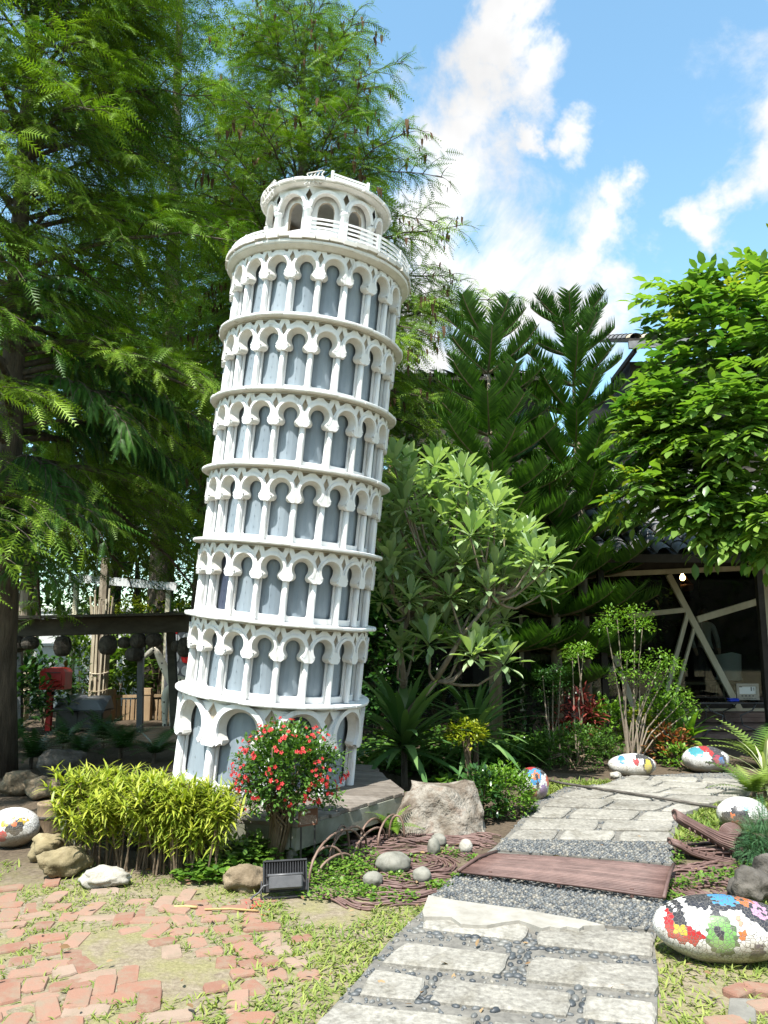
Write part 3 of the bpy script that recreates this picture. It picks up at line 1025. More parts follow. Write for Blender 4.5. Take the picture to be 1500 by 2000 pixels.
for tier in range(7):
    z0 = 0 if tier == 0 else H1 + ST * (tier - 1)
    h = H1 if tier == 0 else ST
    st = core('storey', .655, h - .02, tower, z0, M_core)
    nb, bm_ = (10, lower) if tier == 0 else (20, upper)
    for k in range(nb):
        a = 2 * math.pi * k / nb
        for nm, me in bm_:
            # camera side faces local -Y; lower arcade and upper arcades share a column on that line
            off = math.pi / nb if nm != 'column' else 0
            o = child(nm, me, st, (0, 0, 0), (0, 0, a + off))
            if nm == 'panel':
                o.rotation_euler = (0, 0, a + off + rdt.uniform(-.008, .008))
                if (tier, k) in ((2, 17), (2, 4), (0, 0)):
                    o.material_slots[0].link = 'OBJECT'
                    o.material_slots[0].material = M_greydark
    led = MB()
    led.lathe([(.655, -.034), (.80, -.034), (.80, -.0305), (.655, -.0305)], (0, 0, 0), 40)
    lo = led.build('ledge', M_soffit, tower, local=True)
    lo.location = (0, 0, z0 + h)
    for k in range(20):
        o = child('ledge_slab', slab_meshes[rdt.randrange(4)], lo, (0, 0, rdt.uniform(-.003, .003)), (0, 0, 2 * math.pi * (k + .5) / 20))
    top_of[tier] = z0 + h
ZT = top_of[6]
# heavier cornice under the top ledge and loose edging boards on it
mb = MB()
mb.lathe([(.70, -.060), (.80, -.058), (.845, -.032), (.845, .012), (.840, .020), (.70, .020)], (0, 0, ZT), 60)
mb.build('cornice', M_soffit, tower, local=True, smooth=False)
topl = MB()
topl.lathe([(.70, .0205), (.848, .0205), (.848, .040), (.70, .040)], (0, 0, ZT), 40)
topo = topl.build('top_ledge', M_white, tower, local=True)
mb = MB(); w_ = .055
mb.box((0, -.848, .030), (w_ * 2, .05, .034))
edge_me = bpy.data.meshes.new('edge_board'); edge_me.from_pydata([tuple(p) for p in mb.v], [], mb.f); edge_me.materials.append(M_soffit)
for k in range(48):
    child('edge_board', edge_me, topo, (0, 0, ZT + rdt.uniform(-.006, .006)), (rdt.uniform(-.01, .01), 0, 2 * math.pi * (k + rdt.uniform(-.1, .1)) / 48))
# --- belfry
ZB = ZT + .04
RB = .54
HB = .61
bel = core('belfry', .18, .02, tower, ZB, M_white)
def belfry_bay():
    nb = 10
    hw = math.pi * RB / nb
    g = .0008
    tc, rf, tb, top = .42, .130, .405, HB
    mb = MB()
    ho = arc(0, tc, rf, 90, 0, 12) + [(rf, tb), (hw - g, tb)]
    fr = half_to_full(ho)
    dw, dcy, dh = .03, .53, .11
    poly = [(-hw + g, dcy - dh / 2), (-hw + dw, dcy), (-hw + g, dcy + dh / 2), (-hw + g, top), (hw - g, top), (hw - g, dcy + dh / 2), (hw - dw, dcy), (hw - g, dcy - dh / 2)] + list(reversed(fr))
    plate_faces(mb, poly, [], RB, RB, 0)
    rim(mb, half_to_full(ho[:-1]), RB, RB - .05, RB, 1, False)
    rim(mb, [(-hw, tb), (-rf, tb)], RB, RB - .05, RB, 1, False)
    rim(mb, [(hw, tb), (rf, tb)], RB, RB - .05, RB, 1, False)
    i_, o_ = arc(0, tc, rf, 90, 0, 14), arc(0, tc, rf * 1.2, 90, 0, 14)
    band(mb, half_to_full(i_), half_to_full(o_), RB - .002, RB + .014, RB, 0)
    plate_faces(mb, [(-hw + g, tc + rf * .4), (-hw + g, top), (hw - g, top), (hw - g, tc + rf * .4)] + list(reversed(half_to_full(arc(0, tc, rf * .98, 90, 24, 8)))), [], RB - .05, RB, 2)
    # inner wall with a smaller arched window
    w2 = .088
    win = [(w2, .25)] + arc(0, .42, w2, 0, 180, 10) + [(-w2, .25)]
    plate_faces(mb, [(-hw + g, .001), (hw - g, .001), (hw - g, top), (-hw + g, top)], [win], RB - .075, RB, 0)
    plate_faces(mb, [(-hw + g, .001), (hw - g, .001), (hw - g, top), (-hw + g, top)], [win], RB - .105, RB, 2)
    rim(mb, win, RB - .075, RB - .105, RB, 2)
    cb = MB()
    cb.lathe([(.040, 0), (.040, .02), (.033, .03), (.031, .38), (.042, .392), (.042, .41)], (0, -(RB - .018), 0), 12)
    return mb, cb
ab, cbm = belfry_bay()
meA = bpy.data.meshes.new('arch'); meA.from_pydata([tuple(p) for p in ab.v], [], ab.f); meA.polygons.foreach_set('material_index', ab.m)
for m in (M_white, M_soffit, M_beige): meA.materials.append(m)
meC = bpy.data.meshes.new('column'); meC.from_pydata([tuple(p) for p in cbm.v], [], cbm.f); meC.materials.append(M_white)
meC.polygons.foreach_set('use_smooth', np.ones(len(meC.polygons), bool))
for k in range(10):
    child('arch', meA, bel, (0, 0, 0), (0, 0, 2 * math.pi * k / 10))
    child('column', meC, bel, (0, 0, 0), (0, 0, 2 * math.pi * (k + .5) / 10))
mb = MB()
mb.lathe([(.40, HB), (.56, HB), (.60, HB + .012), (.60, HB + .030), (.40, HB + .03)], (0, 0, ZB), 40)
ro = mb.build('belfry_roof', M_soffit, tower, local=True)
mb = MB()
mb.box((0, -.598, 0), (.088, .05, .02))
ee = bpy.data.meshes.new('edge_board'); ee.from_pydata([tuple(p) for p in mb.v], [], mb.f); ee.materials.append(M_white)
for k in range(42):
    child('edge_board', ee, ro, (0, 0, ZB + HB + .036 + rdt.uniform(-.004, .004)), (0, 0, 2 * math.pi * (k + rdt.uniform(-.08, .08)) / 42))
# --- railings: a curved one on the top ledge, a straight piece on the belfry roof, and bent loose lengths
def railing(name, r, z, a0, a1, nrail, h, npost, tiltz=0.0):
    mb = MB()
    def P(a, zz): return Vector((r * math.sin(a), -r * math.cos(a), zz))
    n = max(3, int(abs(a1 - a0) / .12))
    for q in range(nrail):
        zz = z + h * (q + 1) / nrail
        for i in range(n):
            a, b = a0 + (a1 - a0) * i / n, a0 + (a1 - a0) * (i + 1) / n
            mb.bar(P(a, zz + tiltz * i), P(b, zz + tiltz * (i + 1)), .006, .017)
    ro = mb.build(name, M_white, tower, local=True)
    for i in range(npost):
        a = a0 + (a1 - a0) * i / (npost - 1)
        pb = MB()
        pb.box(P(a, z + h / 2 + .005), (.034 if i % 2 == 0 else .014, .016, h + .012), a)
        pb.build('post', M_white, ro, local=True)
    return ro
railing('railing', .84, ZT + .045, R(-9), R(78), 4, .15, 5)
railing('railing', .84, ZT + .045, R(-80), R(-24), 2, .055, 3)
rl = MB()
zz = ZB + HB + .045
A, B = Vector((.02, -.53, zz)), Vector((.35, -.42, zz))
for q in range(4):
    rl.bar(A + Vector((0, 0, .018 + .026 * q)), B + Vector((0, 0, .018 + .026 * q)), .006, .016)
ro2 = rl.build('railing', M_white, tower, local=True)
for p in (A, B):
    pb = MB(); pb.box(p + Vector((0, 0, .056)), (.026, .014, .13)); pb.build('post', M_white, ro2, local=True)
def bent(name, p, d, n, L, droop, seed):
    rd = random.Random(seed)
    mb = MB()
    for i in range(n):
        s = p + d * (i * .035)
        pts = [s + Vector((rd.uniform(-.004, .004) + .012 * math.sin(q * 2.2 + i * .3), -.02 * q / 4 - .005 * math.sin(q * 3), -L * q / 6)) for q in range(7)]
        mb.tube(pts, .006, 5)
    for q in (0, 3, 6):
        mb.tube([p + d * (i * .035) + Vector((0, -.01, -L * q / 6)) for i in range(n)], .005, 5)
    return mb.build(name, M_soffit, tower, local=True, smooth=True)
bent('bent_railing', Vector((-.20, -.555, ZB + HB + .085)), Vector((.9, -.05, .32)).normalized(), 5, .13, .1, 3)
bent('bent_railing', Vector((-.57, -.25, ZB + HB + .03)), Vector((.5, -.6, .4)).normalized(), 5, .16, .1, 5)

# ================================================================== DECK
d_c = gp(582, 1608, BASE_Z)          # front corner
d_r = gp(792, 1546, BASE_Z)
ed1 = (d_r - d_c); ed1.z = 0
ed1n = ed1.normalized()
ed2n = Vector((-ed1n.y, ed1n.x, 0))   # towards the back left
gleft = gp(440, 1597, BASE_Z)
front_dir = (gleft - d_c); front_dir.z = 0; front_dir.normalize()
deck = thing('deck', 'low weathered wooden plank deck carrying the leaning tower', 'deck', Vector((-1.0, 6.9, 0)))
# planks run along the front edge; the deck is a parallelogram behind the front corner
LEN1, LEN2 = 2.55, 1.95
A_CUT = ed1.length
def b_start(a): return max(0.0, (a - A_CUT) * .85)
def dk(a, b): return d_c + ed1n * a + front_dir * b
npk = 22
pw = LEN1 / npk
rdd = random.Random(4)
for i in range(npk):
    a = (i + .5) * pw
    mb = MB()
    e0, e1 = rdd.uniform(-.012, .012), rdd.uniform(-.02, .02)
    zoff = rdd.uniform(-.003, .003)
    a0, a1 = a - pw * .465, a + pw * .465
    quad = [dk(a0, b_start(a0) + e0), dk(a1, b_start(a1) + e0), dk(a1, LEN2 + e1), dk(a0, LEN2 + e1)]
    c = sum(quad, Vector()) / 4
    rz = math.atan2(-front_dir.x, front_dir.y)
    Mi = Matrix.Rotation(-rz, 3, 'Z')       # a plank in its own frame, so that its grain follows its length
    mb.prism([tuple(Mi @ (q - c))[:2] for q in quad], -.013, .013)
    o = mb.build('plank', M_deck, deck, local=True, bevel=.003)
    o.location = Vector((c.x, c.y, BASE_Z - .016 + zoff)) - deck.location
    o.rotation_euler = (0, rdd.uniform(-.006, .006), rz)
def deck_beam(p, q, w=.045, h=.15, z=None, name='beam'):
    mb = MB()
    z = BASE_Z - .030 - h / 2 if z is None else z
    mb.bar((p.x, p.y, z), (q.x, q.y, z), w, h)
    return mb.build(name, M_beam, deck, bevel=.004)
i1 = .03
deck_beam(dk(0.0, i1), dk(A_CUT, i1))
deck_beam(dk(A_CUT + .02, i1 + .02), dk(LEN1 - .06, b_start(LEN1) + i1))
deck_beam(dk(i1, .07), dk(i1, LEN2))
deck_beam(dk(LEN1 - i1, b_start(LEN1) + .07), dk(LEN1 - i1, LEN2))
deck_beam(dk(.08, LEN2 - i1), dk(LEN1 - .08, LEN2 - i1))
for (a, b) in ((.06, .085), (A_CUT * .96, .085), (LEN1 - .1, b_start(LEN1) + .12), (.085, LEN2 * .5), (.085, LEN2 - .1), (LEN1 - .1, LEN2 - .1)):
    p = dk(a, b)
    mb = MB()
    mb.box((p.x, p.y, (BASE_Z - .03) / 2 - .02), (.06, .06, BASE_Z - .0), math.atan2(ed1n.y, ed1n.x))
    mb.build('post', M_beam, deck, bevel=.004)

# ------------------------------------------------------------------ brown plaque leaning on the deck edge
M_plaque = noisy('brown_plaque', [(0.3, (.10, .042, .025)), (0.7, (.155, .07, .042))], 8, .5, .05, .002)
M_print = plain('pale_print', (.55, .50, .44), .7)
pc = [at(583, 1584, 5.43), at(621, 1578, 5.43), at(620, 1608, 5.41), at(582, 1617, 5.41)]
plq = thing('plaque', 'small brown plaque with pale lettering at the deck corner', 'plaque', (pc[3] + pc[2]) / 2)
ex = (pc[1] - pc[0]).normalized(); ez = (pc[0] - pc[3]).normalized(); en = ex.cross(ez).normalized()
Mp = Matrix((ex, -en, ez)).transposed()
wq, hq = (pc[1] - pc[0]).length, (pc[0] - pc[3]).length
cq = sum(pc, Vector()) / 4
mb = MB(); mb.box(cq, (wq, .008, hq), Mp); mb.build('board', M_plaque, plq)
def on_plaque(u, v, w, h):
    b_ = MB(); b_.box(cq + ex * (u - .5) * wq + ez * (v - .5) * hq + en * .0055, (w * wq, .002, h * hq), Mp)
    return b_
g_ = MB()
rdq = random.Random(2)
glyphs = [(.20, .80), (.39, .80), (.485, .80), (.58, .80)]
for (u, v) in glyphs:                       # pictogram and the title, brush-like characters made of strokes
    for st_ in range(6):
        g_.v_ = 0
        b_ = on_plaque(u + rdq.uniform(-.035, .035), v + rdq.uniform(-.06, .06), rdq.choice([.075, .016]), .02 if st_ % 2 else .09)
        g_.add(b_.v, b_.f)
g_.build('title_lettering', M_print, plq)
g_ = MB()
for r_ in range(7):
    u = .08
    while u < (.72 if r_ == 0 else .92):
        w_ = rdq.uniform(.03, .09)
        b_ = on_plaque(u + w_ / 2, .60 - .075 * r_, w_, .018)
        g_.add(b_.v, b_.f)
        u += w_ + .015
g_.build('fine_lettering', M_print, plq)
mb = MB()
for u in (.15, .85):
    p = cq + ex * (u - .5) * wq - ez * hq * .3 - en * .006
    mb.bar(p, (p.x, p.y + .02, 0), .012, .012)
mb.build('stake', M_black, plq)

# ================================================================== FLOODLIGHT
fl0 = gp(555, 1752)
fl = thing('floodlight', 'black finned floodlight standing on the grass before the deck', 'floodlight', fl0)
fa = R(12)
fx = Vector((math.cos(fa), math.sin(fa), 0)); fyb = Vector((-math.sin(fa), math.cos(fa), 0))
tilt = R(20)
fz = (Vector((0, 0, 1)) * math.cos(tilt) + fyb * math.sin(tilt)); fn = fx.cross(fz)          # fn faces the viewer
Mf = Matrix((fx, -fn, fz)).transposed()
fc = fl0 + Vector((0, 0.02, .112))
WF, HF = .255, .168
mb = MB()
mb.box(fc - fn * .012, (WF, .022, HF), Mf); mb.box(fc + fz * HF / 2 + fn * .012, (WF + .008, .04, .012), Mf)
mb.box(fc + fx * (WF / 2) + fn * .008, (.010, .034, HF), Mf); mb.box(fc - fx * (WF / 2) + fn * .008, (.010, .034, HF), Mf)
mb.build('housing', M_black, fl, bevel=.003)
finm = None
for i in range(15):
    mb = MB()
    mb.box(fc + fx * (-WF / 2 + .018 + (WF - .036) * i / 14) + fn * .012 + fz * .040, (.004, .028, HF * .48), Mf)
    mb.build('fin', M_black, fl)
mb = MB()
mb.box(fc + fn * .032 - fz * .035, (WF * .78, .055, .075), Mf)
mb.build('driver_box', M_greymetal, fl, bevel=.008)
mb = MB()
mb.tube([fc + fx * (-WF * .42) + fn * .05 + fz * .004, fc + fx * (WF * .40) + fn * .05 + fz * .004], .009, 8)
mb.build('tube_clamp', M_greymetal, fl, smooth=True)
mb = MB()
b0, b1 = fl0 - fx * (WF / 2 + .012) + fn * .03, fl0 + fx * (WF / 2 + .012) + fn * .03
mb.bar(b0 + Vector((0, 0, -.01)), fc - fx * (WF / 2 + .012) - fz * .02, .008, .022); mb.bar(b1 + Vector((0, 0, -.01)), fc + fx * (WF / 2 + .012) - fz * .02, .008, .022)
mb.bar(b0, b1, .022, .008)
mb.build('bracket', M_black, fl)
mb = MB()
c0 = fc - fx * (WF * .40) + fn * .05 - fz * .045
mb.tube([c0, c0 - fx * .03 - Vector((0, 0, .005)), c0 - fx * .055 - Vector((0, 0, .04)), fl0 - fx * .19 + fn * .06 + Vector((0, 0, .01)), fl0 - fx * .2 + fn * .10 + Vector((0, 0, -.005))], .006, 6)
mb.build('cable', M_greymetal, fl, smooth=True)

# ================================================================== ROCKS
def rock_mat(name, stops, sc, bs=.6, bd=.02):
    return noisy(name, stops, sc, .9, bs, bd, detail=11, bscale=sc * 5, stain=.4, stain_scale=sc * .8)
M_ochre = rock_mat('ochre_rock', [(0.3, (.14, .115, .06)), (0.55, (.25, .205, .12)), (0.75, (.33, .285, .19))], 7)
M_palerock = rock_mat('pale_rock', [(0.3, (.22, .20, .16)), (0.6, (.42, .40, .35))], 6)
M_brownrock = rock_mat('brown_rock', [(0.3, (.12, .09, .055)), (0.7, (.27, .21, .14))], 8)
M_river = rock_mat('river_stone', [(0.3, (.15, .15, .125)), (0.7, (.26, .25, .215))], 11, .2, .006)
M_darkrock = rock_mat('dark_rock', [(0.3, (.055, .05, .045)), (0.7, (.15, .135, .115))], 8)
M_boulder = rock_mat('boulder_rock', [(0.34, (.05, .036, .026)), (0.44, (.16, .13, .10)), (0.55, (.30, .275, .235)), (0.68, (.20, .125, .085))], 3.4, 1.0, .04)
# big angular boulder
bc = gp(865, 1630)
hull = [(-.37, -.05, 0), (-.30, -.26, 0), (.08, -.33, 0), (.36, -.22, 0), (.40, .05, 0), (.25, .35, 0), (-.28, .35, 0),
        (-.30, -.02, .30), (-.24, .22, .37), (-.12, -.10, .37), (.02, -.16, .35), (.17, -.02, .34), (.27, .02, .37), (.30, .22, .34), (.38, -.10, .15), (.14, -.28, .16), (-.34, -.17, .13)]
bm = bmesh.new()
for p in hull: bm.verts.new(p)
bmesh.ops.convex_hull(bm, input=bm.verts)
bmesh.ops.delete(bm, geom=[v for v in bm.verts if not v.link_faces], context='VERTS')
bmesh.ops.triangulate(bm, faces=bm.faces)
bmesh.ops.subdivide_edges(bm, edges=bm.edges, cuts=7, use_grid_fill=True)
bm.normal_update()
for v in bm.verts:
    p = v.co
    v.co = p + v.normal * (.05 * noise.noise(p * 4) + .03 * noise.noise(p * 9) + .012 * abs(noise.noise(p * 19)) - .01)
mb = MB()
bm.verts.index_update()
mb.add([v.co + bc + Vector((0, .25, -.03)) for v in bm.verts], [tuple(v.index for v in f.verts) for f in bm.faces])
bm.free()
tag(mb.build('boulder', M_boulder, smooth=False), 'big angular pale boulder with rusty stains beside the deck', 'boulder')
def rock(px, py, size, mat, seed, label, rot=0, group=None, nm='rock', cuts=5, rough=.34, sink=.25, cat='rock', dy=None):
    g = gp(px, py)
    o = rock_mesh(nm, (g.x, g.y + (size[1] * .8 if dy is None else dy), 0), size, mat, seed, rough, cuts, 4, rot, None, sink)
    return tag(o, label, cat, group)
rock(88, 1682, (.15, .10, .095), M_ochre, 3, 'ochre rock lying behind another, near the mosaic ball and stump', R(35))
rock(112, 1718, (.16, .10, .10), M_ochre, 8, 'ochre rock leaning against the left end of the hedge', R(40))
rock(198, 1737, (.15, .09, .062), M_palerock, 5, 'white jagged rock half buried in the grass before the hedge', R(8), cuts=8)
rock(474, 1746, (.135, .10, .078), M_brownrock, 11, 'rounded brown rock beside the floodlight', R(0), cuts=3)
rock(768, 1708, (.118, .085, .07), M_river, 21, 'largest grey river stone lying on the brown rods', R(10), cuts=0, rough=.10, cat='stone', nm='river_stone')
rock(728, 1734, (.062, .05, .05), M_river, 22, 'small river stone on the rods nearest the floodlight', 0, cuts=0, rough=.10, cat='stone', nm='river_stone')
rock(825, 1726, (.06, .05, .05), M_river, 23, 'small oval river stone in front, beside the path edge', 0, cuts=0, rough=.10, cat='stone', nm='river_stone')
rock(848, 1672, (.047, .05, .065), M_river, 24, 'upright dark grey river stone behind the largest one', 0, cuts=0, rough=.10, cat='stone', nm='river_stone')
rock(857, 1655, (.06, .05, .05), M_river, 25, 'pale river stone leaning behind the upright dark one', 0, cuts=0, rough=.10, cat='stone', nm='river_stone')
rock(911, 1670, (.05, .05, .055), M_palerock, 26, 'cream river stone on the rods close to the brown walkway', 0, cuts=0, rough=.10, cat='stone', nm='river_stone')
rock(1478, 1768, (.12, .10, .10), M_darkrock, 31, 'dark brown rock behind the large mosaic stone', R(10))
rock(1515, 1752, (.08, .09, .12), M_darkrock, 33, 'dark upright rock at the right edge behind the mosaic stone', R(10))
rock(30, 1555, (.20, .14, .12), M_brownrock, 35, 'shaded flat rock under the trees behind the mosaic ball', R(10))
rock(75, 1563, (.20, .13, .10), M_brownrock, 36, 'shaded flat rock under the trees behind the wooden stump', R(-10))
rock(110, 1520, (.25, .15, .16), M_darkrock, 38, 'dark mossy rock deep in shade left of the hedge', R(20))
rock(1205, 1522, (.06, .05, .04), M_palerock, 37, 'small pale stone by the foot of the white mosaic stone', R(20), cat='stone')

# ================================================================== MOSAIC STONES
def mosaic_mat(name, org, blobs, tile, base=(.80, .79, .76), grout=(.16, .15, .14)):
    m, nt, b = new_mat(name)
    tc = node(nt, 'ShaderNodeTexCoord')
    vo = node(nt, 'ShaderNodeTexVoronoi', feature='F1')
    ve = node(nt, 'ShaderNodeTexVoronoi', feature='DISTANCE_TO_EDGE')
    for v in (vo, ve):
        v.inputs['Scale'].default_value = tile
        nt.links.new(tc.outputs['Object'], v.inputs['Vector'])
    col = None
    mixb = node(nt, 'ShaderNodeMix', data_type='RGBA')
    setc(mixb.inputs['A'], base)
    setc(mixb.inputs['B'], tuple(c * .82 for c in base))
    wn_ = node(nt, 'ShaderNodeTexWhiteNoise')
    nt.links.new(vo.outputs['Position'], wn_.inputs['Vector'])
    nt.links.new(wn_.outputs['Value'], mixb.inputs['Factor'])
    col = mixb.outputs['Result']
    for p, sz, c in blobs:
        lc = Vector(p) - Vector(org)
        sub = node(nt, 'ShaderNodeVectorMath', operation='SUBTRACT')
        nt.links.new(vo.outputs['Position'], sub.inputs[0])
        sub.inputs[1].default_value = lc
        dv = node(nt, 'ShaderNodeVectorMath', operation='DIVIDE')
        nt.links.new(sub.outputs[0], dv.inputs[0])
        dv.inputs[1].default_value = (sz[0], sz[2] if len(sz) > 2 else .16, sz[1])
        ln = node(nt, 'ShaderNodeVectorMath', operation='LENGTH')
        nt.links.new(dv.outputs[0], ln.inputs[0])
        lt = node(nt, 'ShaderNodeMath', operation='LESS_THAN')
        nt.links.new(ln.outputs['Value'], lt.inputs[0])
        lt.inputs[1].default_value = 1.0
        mx = node(nt, 'ShaderNodeMix', data_type='RGBA')
        nt.links.new(lt.outputs[0], mx.inputs['Factor'])
        nt.links.new(col, mx.inputs['A'])
        setc(mx.inputs['B'], c)
        col = mx.outputs['Result']
    gl = node(nt, 'ShaderNodeMapRange')
    gl.inputs['From Min'].default_value = .025
    gl.inputs['From Max'].default_value = .06
    nt.links.new(ve.outputs['Distance'], gl.inputs['Value'])
    mg = node(nt, 'ShaderNodeMix', data_type='RGBA')
    nt.links.new(gl.outputs[0], mg.inputs['Factor'])
    setc(mg.inputs['A'], grout)
    nt.links.new(col, mg.inputs['B'])
    md = node(nt, 'ShaderNodeMix', data_type='RGBA')      # dirt stains near the soil
    sp = node(nt, 'ShaderNodeSeparateXYZ')
    nt.links.new(tc.outputs['Object'], sp.inputs[0])
    dm = node(nt, 'ShaderNodeMath', operation='MULTIPLY_ADD')
    nt.links.new(tex_noise(nt, 7, 5, .6), dm.inputs[0])
    dm.inputs[1].default_value = -.28
    nt.links.new(sp.outputs['Z'], dm.inputs[2])
    dr = node(nt, 'ShaderNodeMapRange')
    dr.inputs['From Min'].default_value = .05
    dr.inputs['From Max'].default_value = -.10
    dr.inputs['To Max'].default_value = .75
    nt.links.new(dm.outputs[0], dr.inputs['Value'])
    nt.links.new(dr.outputs[0], md.inputs['Factor'])
    nt.links.new(mg.outputs['Result'], md.inputs['A'])
    setc(md.inputs['B'], (.27, .22, .14))
    nt.links.new(md.outputs['Result'], b.inputs['Base Color'])
    b.inputs['Roughness'].default_value = .32
    b.inputs['Specular IOR Level'].default_value = .5
    bp = node(nt, 'ShaderNodeBump')
    bp.inputs['Strength'].default_value = .6
    bp.inputs['Distance'].default_value = .008
    nt.links.new(gl.outputs[0], bp.inputs['Height'])
    nt.links.new(bp.outputs[0], b.inputs['Normal'])
    return m
WHT, BLK, RED, YEL = (.66, .655, .63), (.03, .03, .035), (.34, .02, .022), (.48, .32, .03)
BLU, GRN, ORG, NVY, PNK = (.05, .22, .42), (.13, .28, .08), (.46, .12, .03), (.025, .02, .08), (.46, .22, .38)
def mosaic(px, py, rx, ry, rz, label, motifs, seed, tile=42, rot=0, base=WHT, pxs=None):
    g = gp(px, py)
    c = Vector((g.x, g.y + ry * .75, 0))
    o = rock_mesh('mosaic_stone', c, (rx, ry, rz), None or M_white, seed, .05, 0, 4, rot, None, .12)
    # points of the surface that face the viewer, found along sight lines
    cz = rz * .88
    Rm_ = Matrix.Rotation(-rot, 3, 'Z')
    bl = []
    for mx_, my_, sz, col in motifs:
        d = ray(mx_, my_)
        e = Vector((0, 0, CAM_H)) - Vector((c.x, c.y, cz))
        dd, ee = Rm_ @ d, Rm_ @ e
        A_ = (dd.x / rx) ** 2 + (dd.y / ry) ** 2 + (dd.z / rz) ** 2
        B_ = 2 * (dd.x * ee.x / rx ** 2 + dd.y * ee.y / ry ** 2 + dd.z * ee.z / rz ** 2)
        C_ = (ee.x / rx) ** 2 + (ee.y / ry) ** 2 + (ee.z / rz) ** 2 - 1
        disc = max(0, B_ * B_ - 4 * A_ * C_)
        t = (-B_ - math.sqrt(disc)) / (2 * A_)
        p = Vector((0, 0, CAM_H)) + d * t
        k = p.y / FPX * 1.0
        bl.append((p, tuple(s * k for s in sz[:2]) + ((sz[2] * k,) if len(sz) > 2 else ()), col))
    m = mosaic_mat('mosaic_tiles', o.location, bl, tile, base)
    o.data.materials.clear()
    o.data.materials.append(m)
    return tag(o, label, 'mosaic stone', 'mosaic stones beside the path')
mosaic(1440, 1893, .335, .18, .148, 'largest mosaic stone, white with a green oval and red patch, front right', [
    (1400, 1752, (75, 13), BLK), (1470, 1770, (30, 22), BLK), (1500, 1790, (30, 26), BLK), (1322, 1768, (6, 22), BLK), (1318, 1790, (5, 20), BLK), (1396, 1775, (6, 18), BLK), (1400, 1792, (9, 8), BLK),
    (1330, 1823, (22, 17), RED), (1318, 1805, (14, 18), RED), (1345, 1834, (14, 10), RED), (1328, 1812, (10, 14), YEL), (1325, 1798, (6, 9), BLK),
    (1412, 1829, (27, 33), (.07, .12, .05)), (1411, 1828, (23, 29), GRN), (1405, 1824, (8, 8), BLK), (1366, 1826, (6, 8), RED), (1442, 1797, (6, 5), (.8, .22, .15)), (1453, 1829, (6, 6), ORG), (1478, 1861, (16, 14), NVY),
    (1415, 1757, (24, 5), BLU), (1455, 1760, (15, 4), ORG), (1486, 1782, (16, 9), PNK), (1488, 1782, (4, 3), BLK)], 41, 56, R(-6))
mosaic(1046, 1566, .15, .14, .16, 'mosaic stone with blue and orange eyes beside the bright green bush', [
    (1040, 1502, (36, 12), BLK), (1035, 1498, (10, 4), RED), (1046, 1517, (13, 14), BLU), (1047, 1516, (8, 7), ORG), (1047, 1516, (3, 3), BLK), (1041, 1548, (9, 9), ORG), (1041, 1548, (4, 4), BLK), (1062, 1545, (8, 11), (.28, .18, .36)), (1070, 1525, (5, 9), (.5, .1, .05)), (1050, 1532, (3, 12), BLK)], 42, 60)
mosaic(1243, 1520, .27, .16, .128, 'oblong white mosaic stone with blue and red dots below the clipped bush', [
    (1215, 1484, (6, 7), BLU), (1243, 1489, (6, 5), RED), (1268, 1495, (12, 17), BLK), (1267, 1496, (7, 13), (.55, .46, .04)), (1256, 1478, (16, 4), BLK), (1283, 1490, (6, 8), (.35, .16, .14))], 43, 60)
mosaic(1390, 1511, .265, .19, .15, 'round mosaic stone with red and blue eye at the far end of the path', [
    (1395, 1462, (22, 7), BLK), (1376, 1461, (8, 6), RED), (1391, 1472, (5, 5), RED), (1406, 1485, (16, 13), BLK), (1404, 1485, (9, 10), (.35, .02, .06)), (1410, 1486, (6, 7), (.04, .14, .35)), (1360, 1468, (12, 9), (.04, .25, .3)), (1407, 1454, (8, 3), YEL), (1386, 1490, (10, 3), BLK)], 44, 60, base=(.62, .62, .60))
mosaic(1466, 1628, .20, .16, .135, 'black and white mosaic stone with red dice square behind the crocodile', [
    (1440, 1606, (28, 20), BLK), (1445, 1588, (14, 10), BLK), (1436, 1614, (14, 11), BLK), (1438, 1612, (9, 9), RED), (1430, 1592, (4, 4), ORG), (1462, 1618, (10, 9), WHT), (1456, 1578, (8, 3), (.3, .6, .8))], 45, 60)
mosaic(8, 1658, .19, .16, .14, 'white mosaic ball with yellow and black eye and red dot', [
    (25, 1607, (22, 7), YEL), (28, 1616, (14, 12), BLK), (32, 1622, (9, 8), BLK), (27, 1610, (6, 5), (.55, .12, .03)), (3, 1634, (10, 9), (.62, .06, .07))], 46, 60)

# ------------------------------------------------------------------ hollow wooden stump
M_stump = noisy('stump_wood', [(0.3, (.10, .075, .05)), (0.55, (.22, .16, .10)), (0.8, (.32, .25, .17))], 9, .9, .6, .01, stretch=(2, 2, .6))
s0 = gp(85, 1640)
st = thing('wooden_stump', 'short hollow wooden stump between the mosaic ball and the hedge', 'stump', (s0.x, s0.y + .08, 0))
mb = MB()
mb.lathe([(.098, -.02), (.094, .06), (.09, .15), (.093, .155), (.093, .165), (.089, .17), (.09, .232), (.095, .245), (.095, .258), (.075, .258), (.07, .235), (.0, .228)], (s0.x, s0.y + .08, 0), 18)
mb.build('body', M_stump, st, smooth=True)
mb = MB()
mb.lathe([(.0925, .148), (.0965, .152), (.0965, .164), (.0925, .168)], (s0.x, s0.y + .08, 0), 18)
mb.build('hoop', M_darkrock, st)

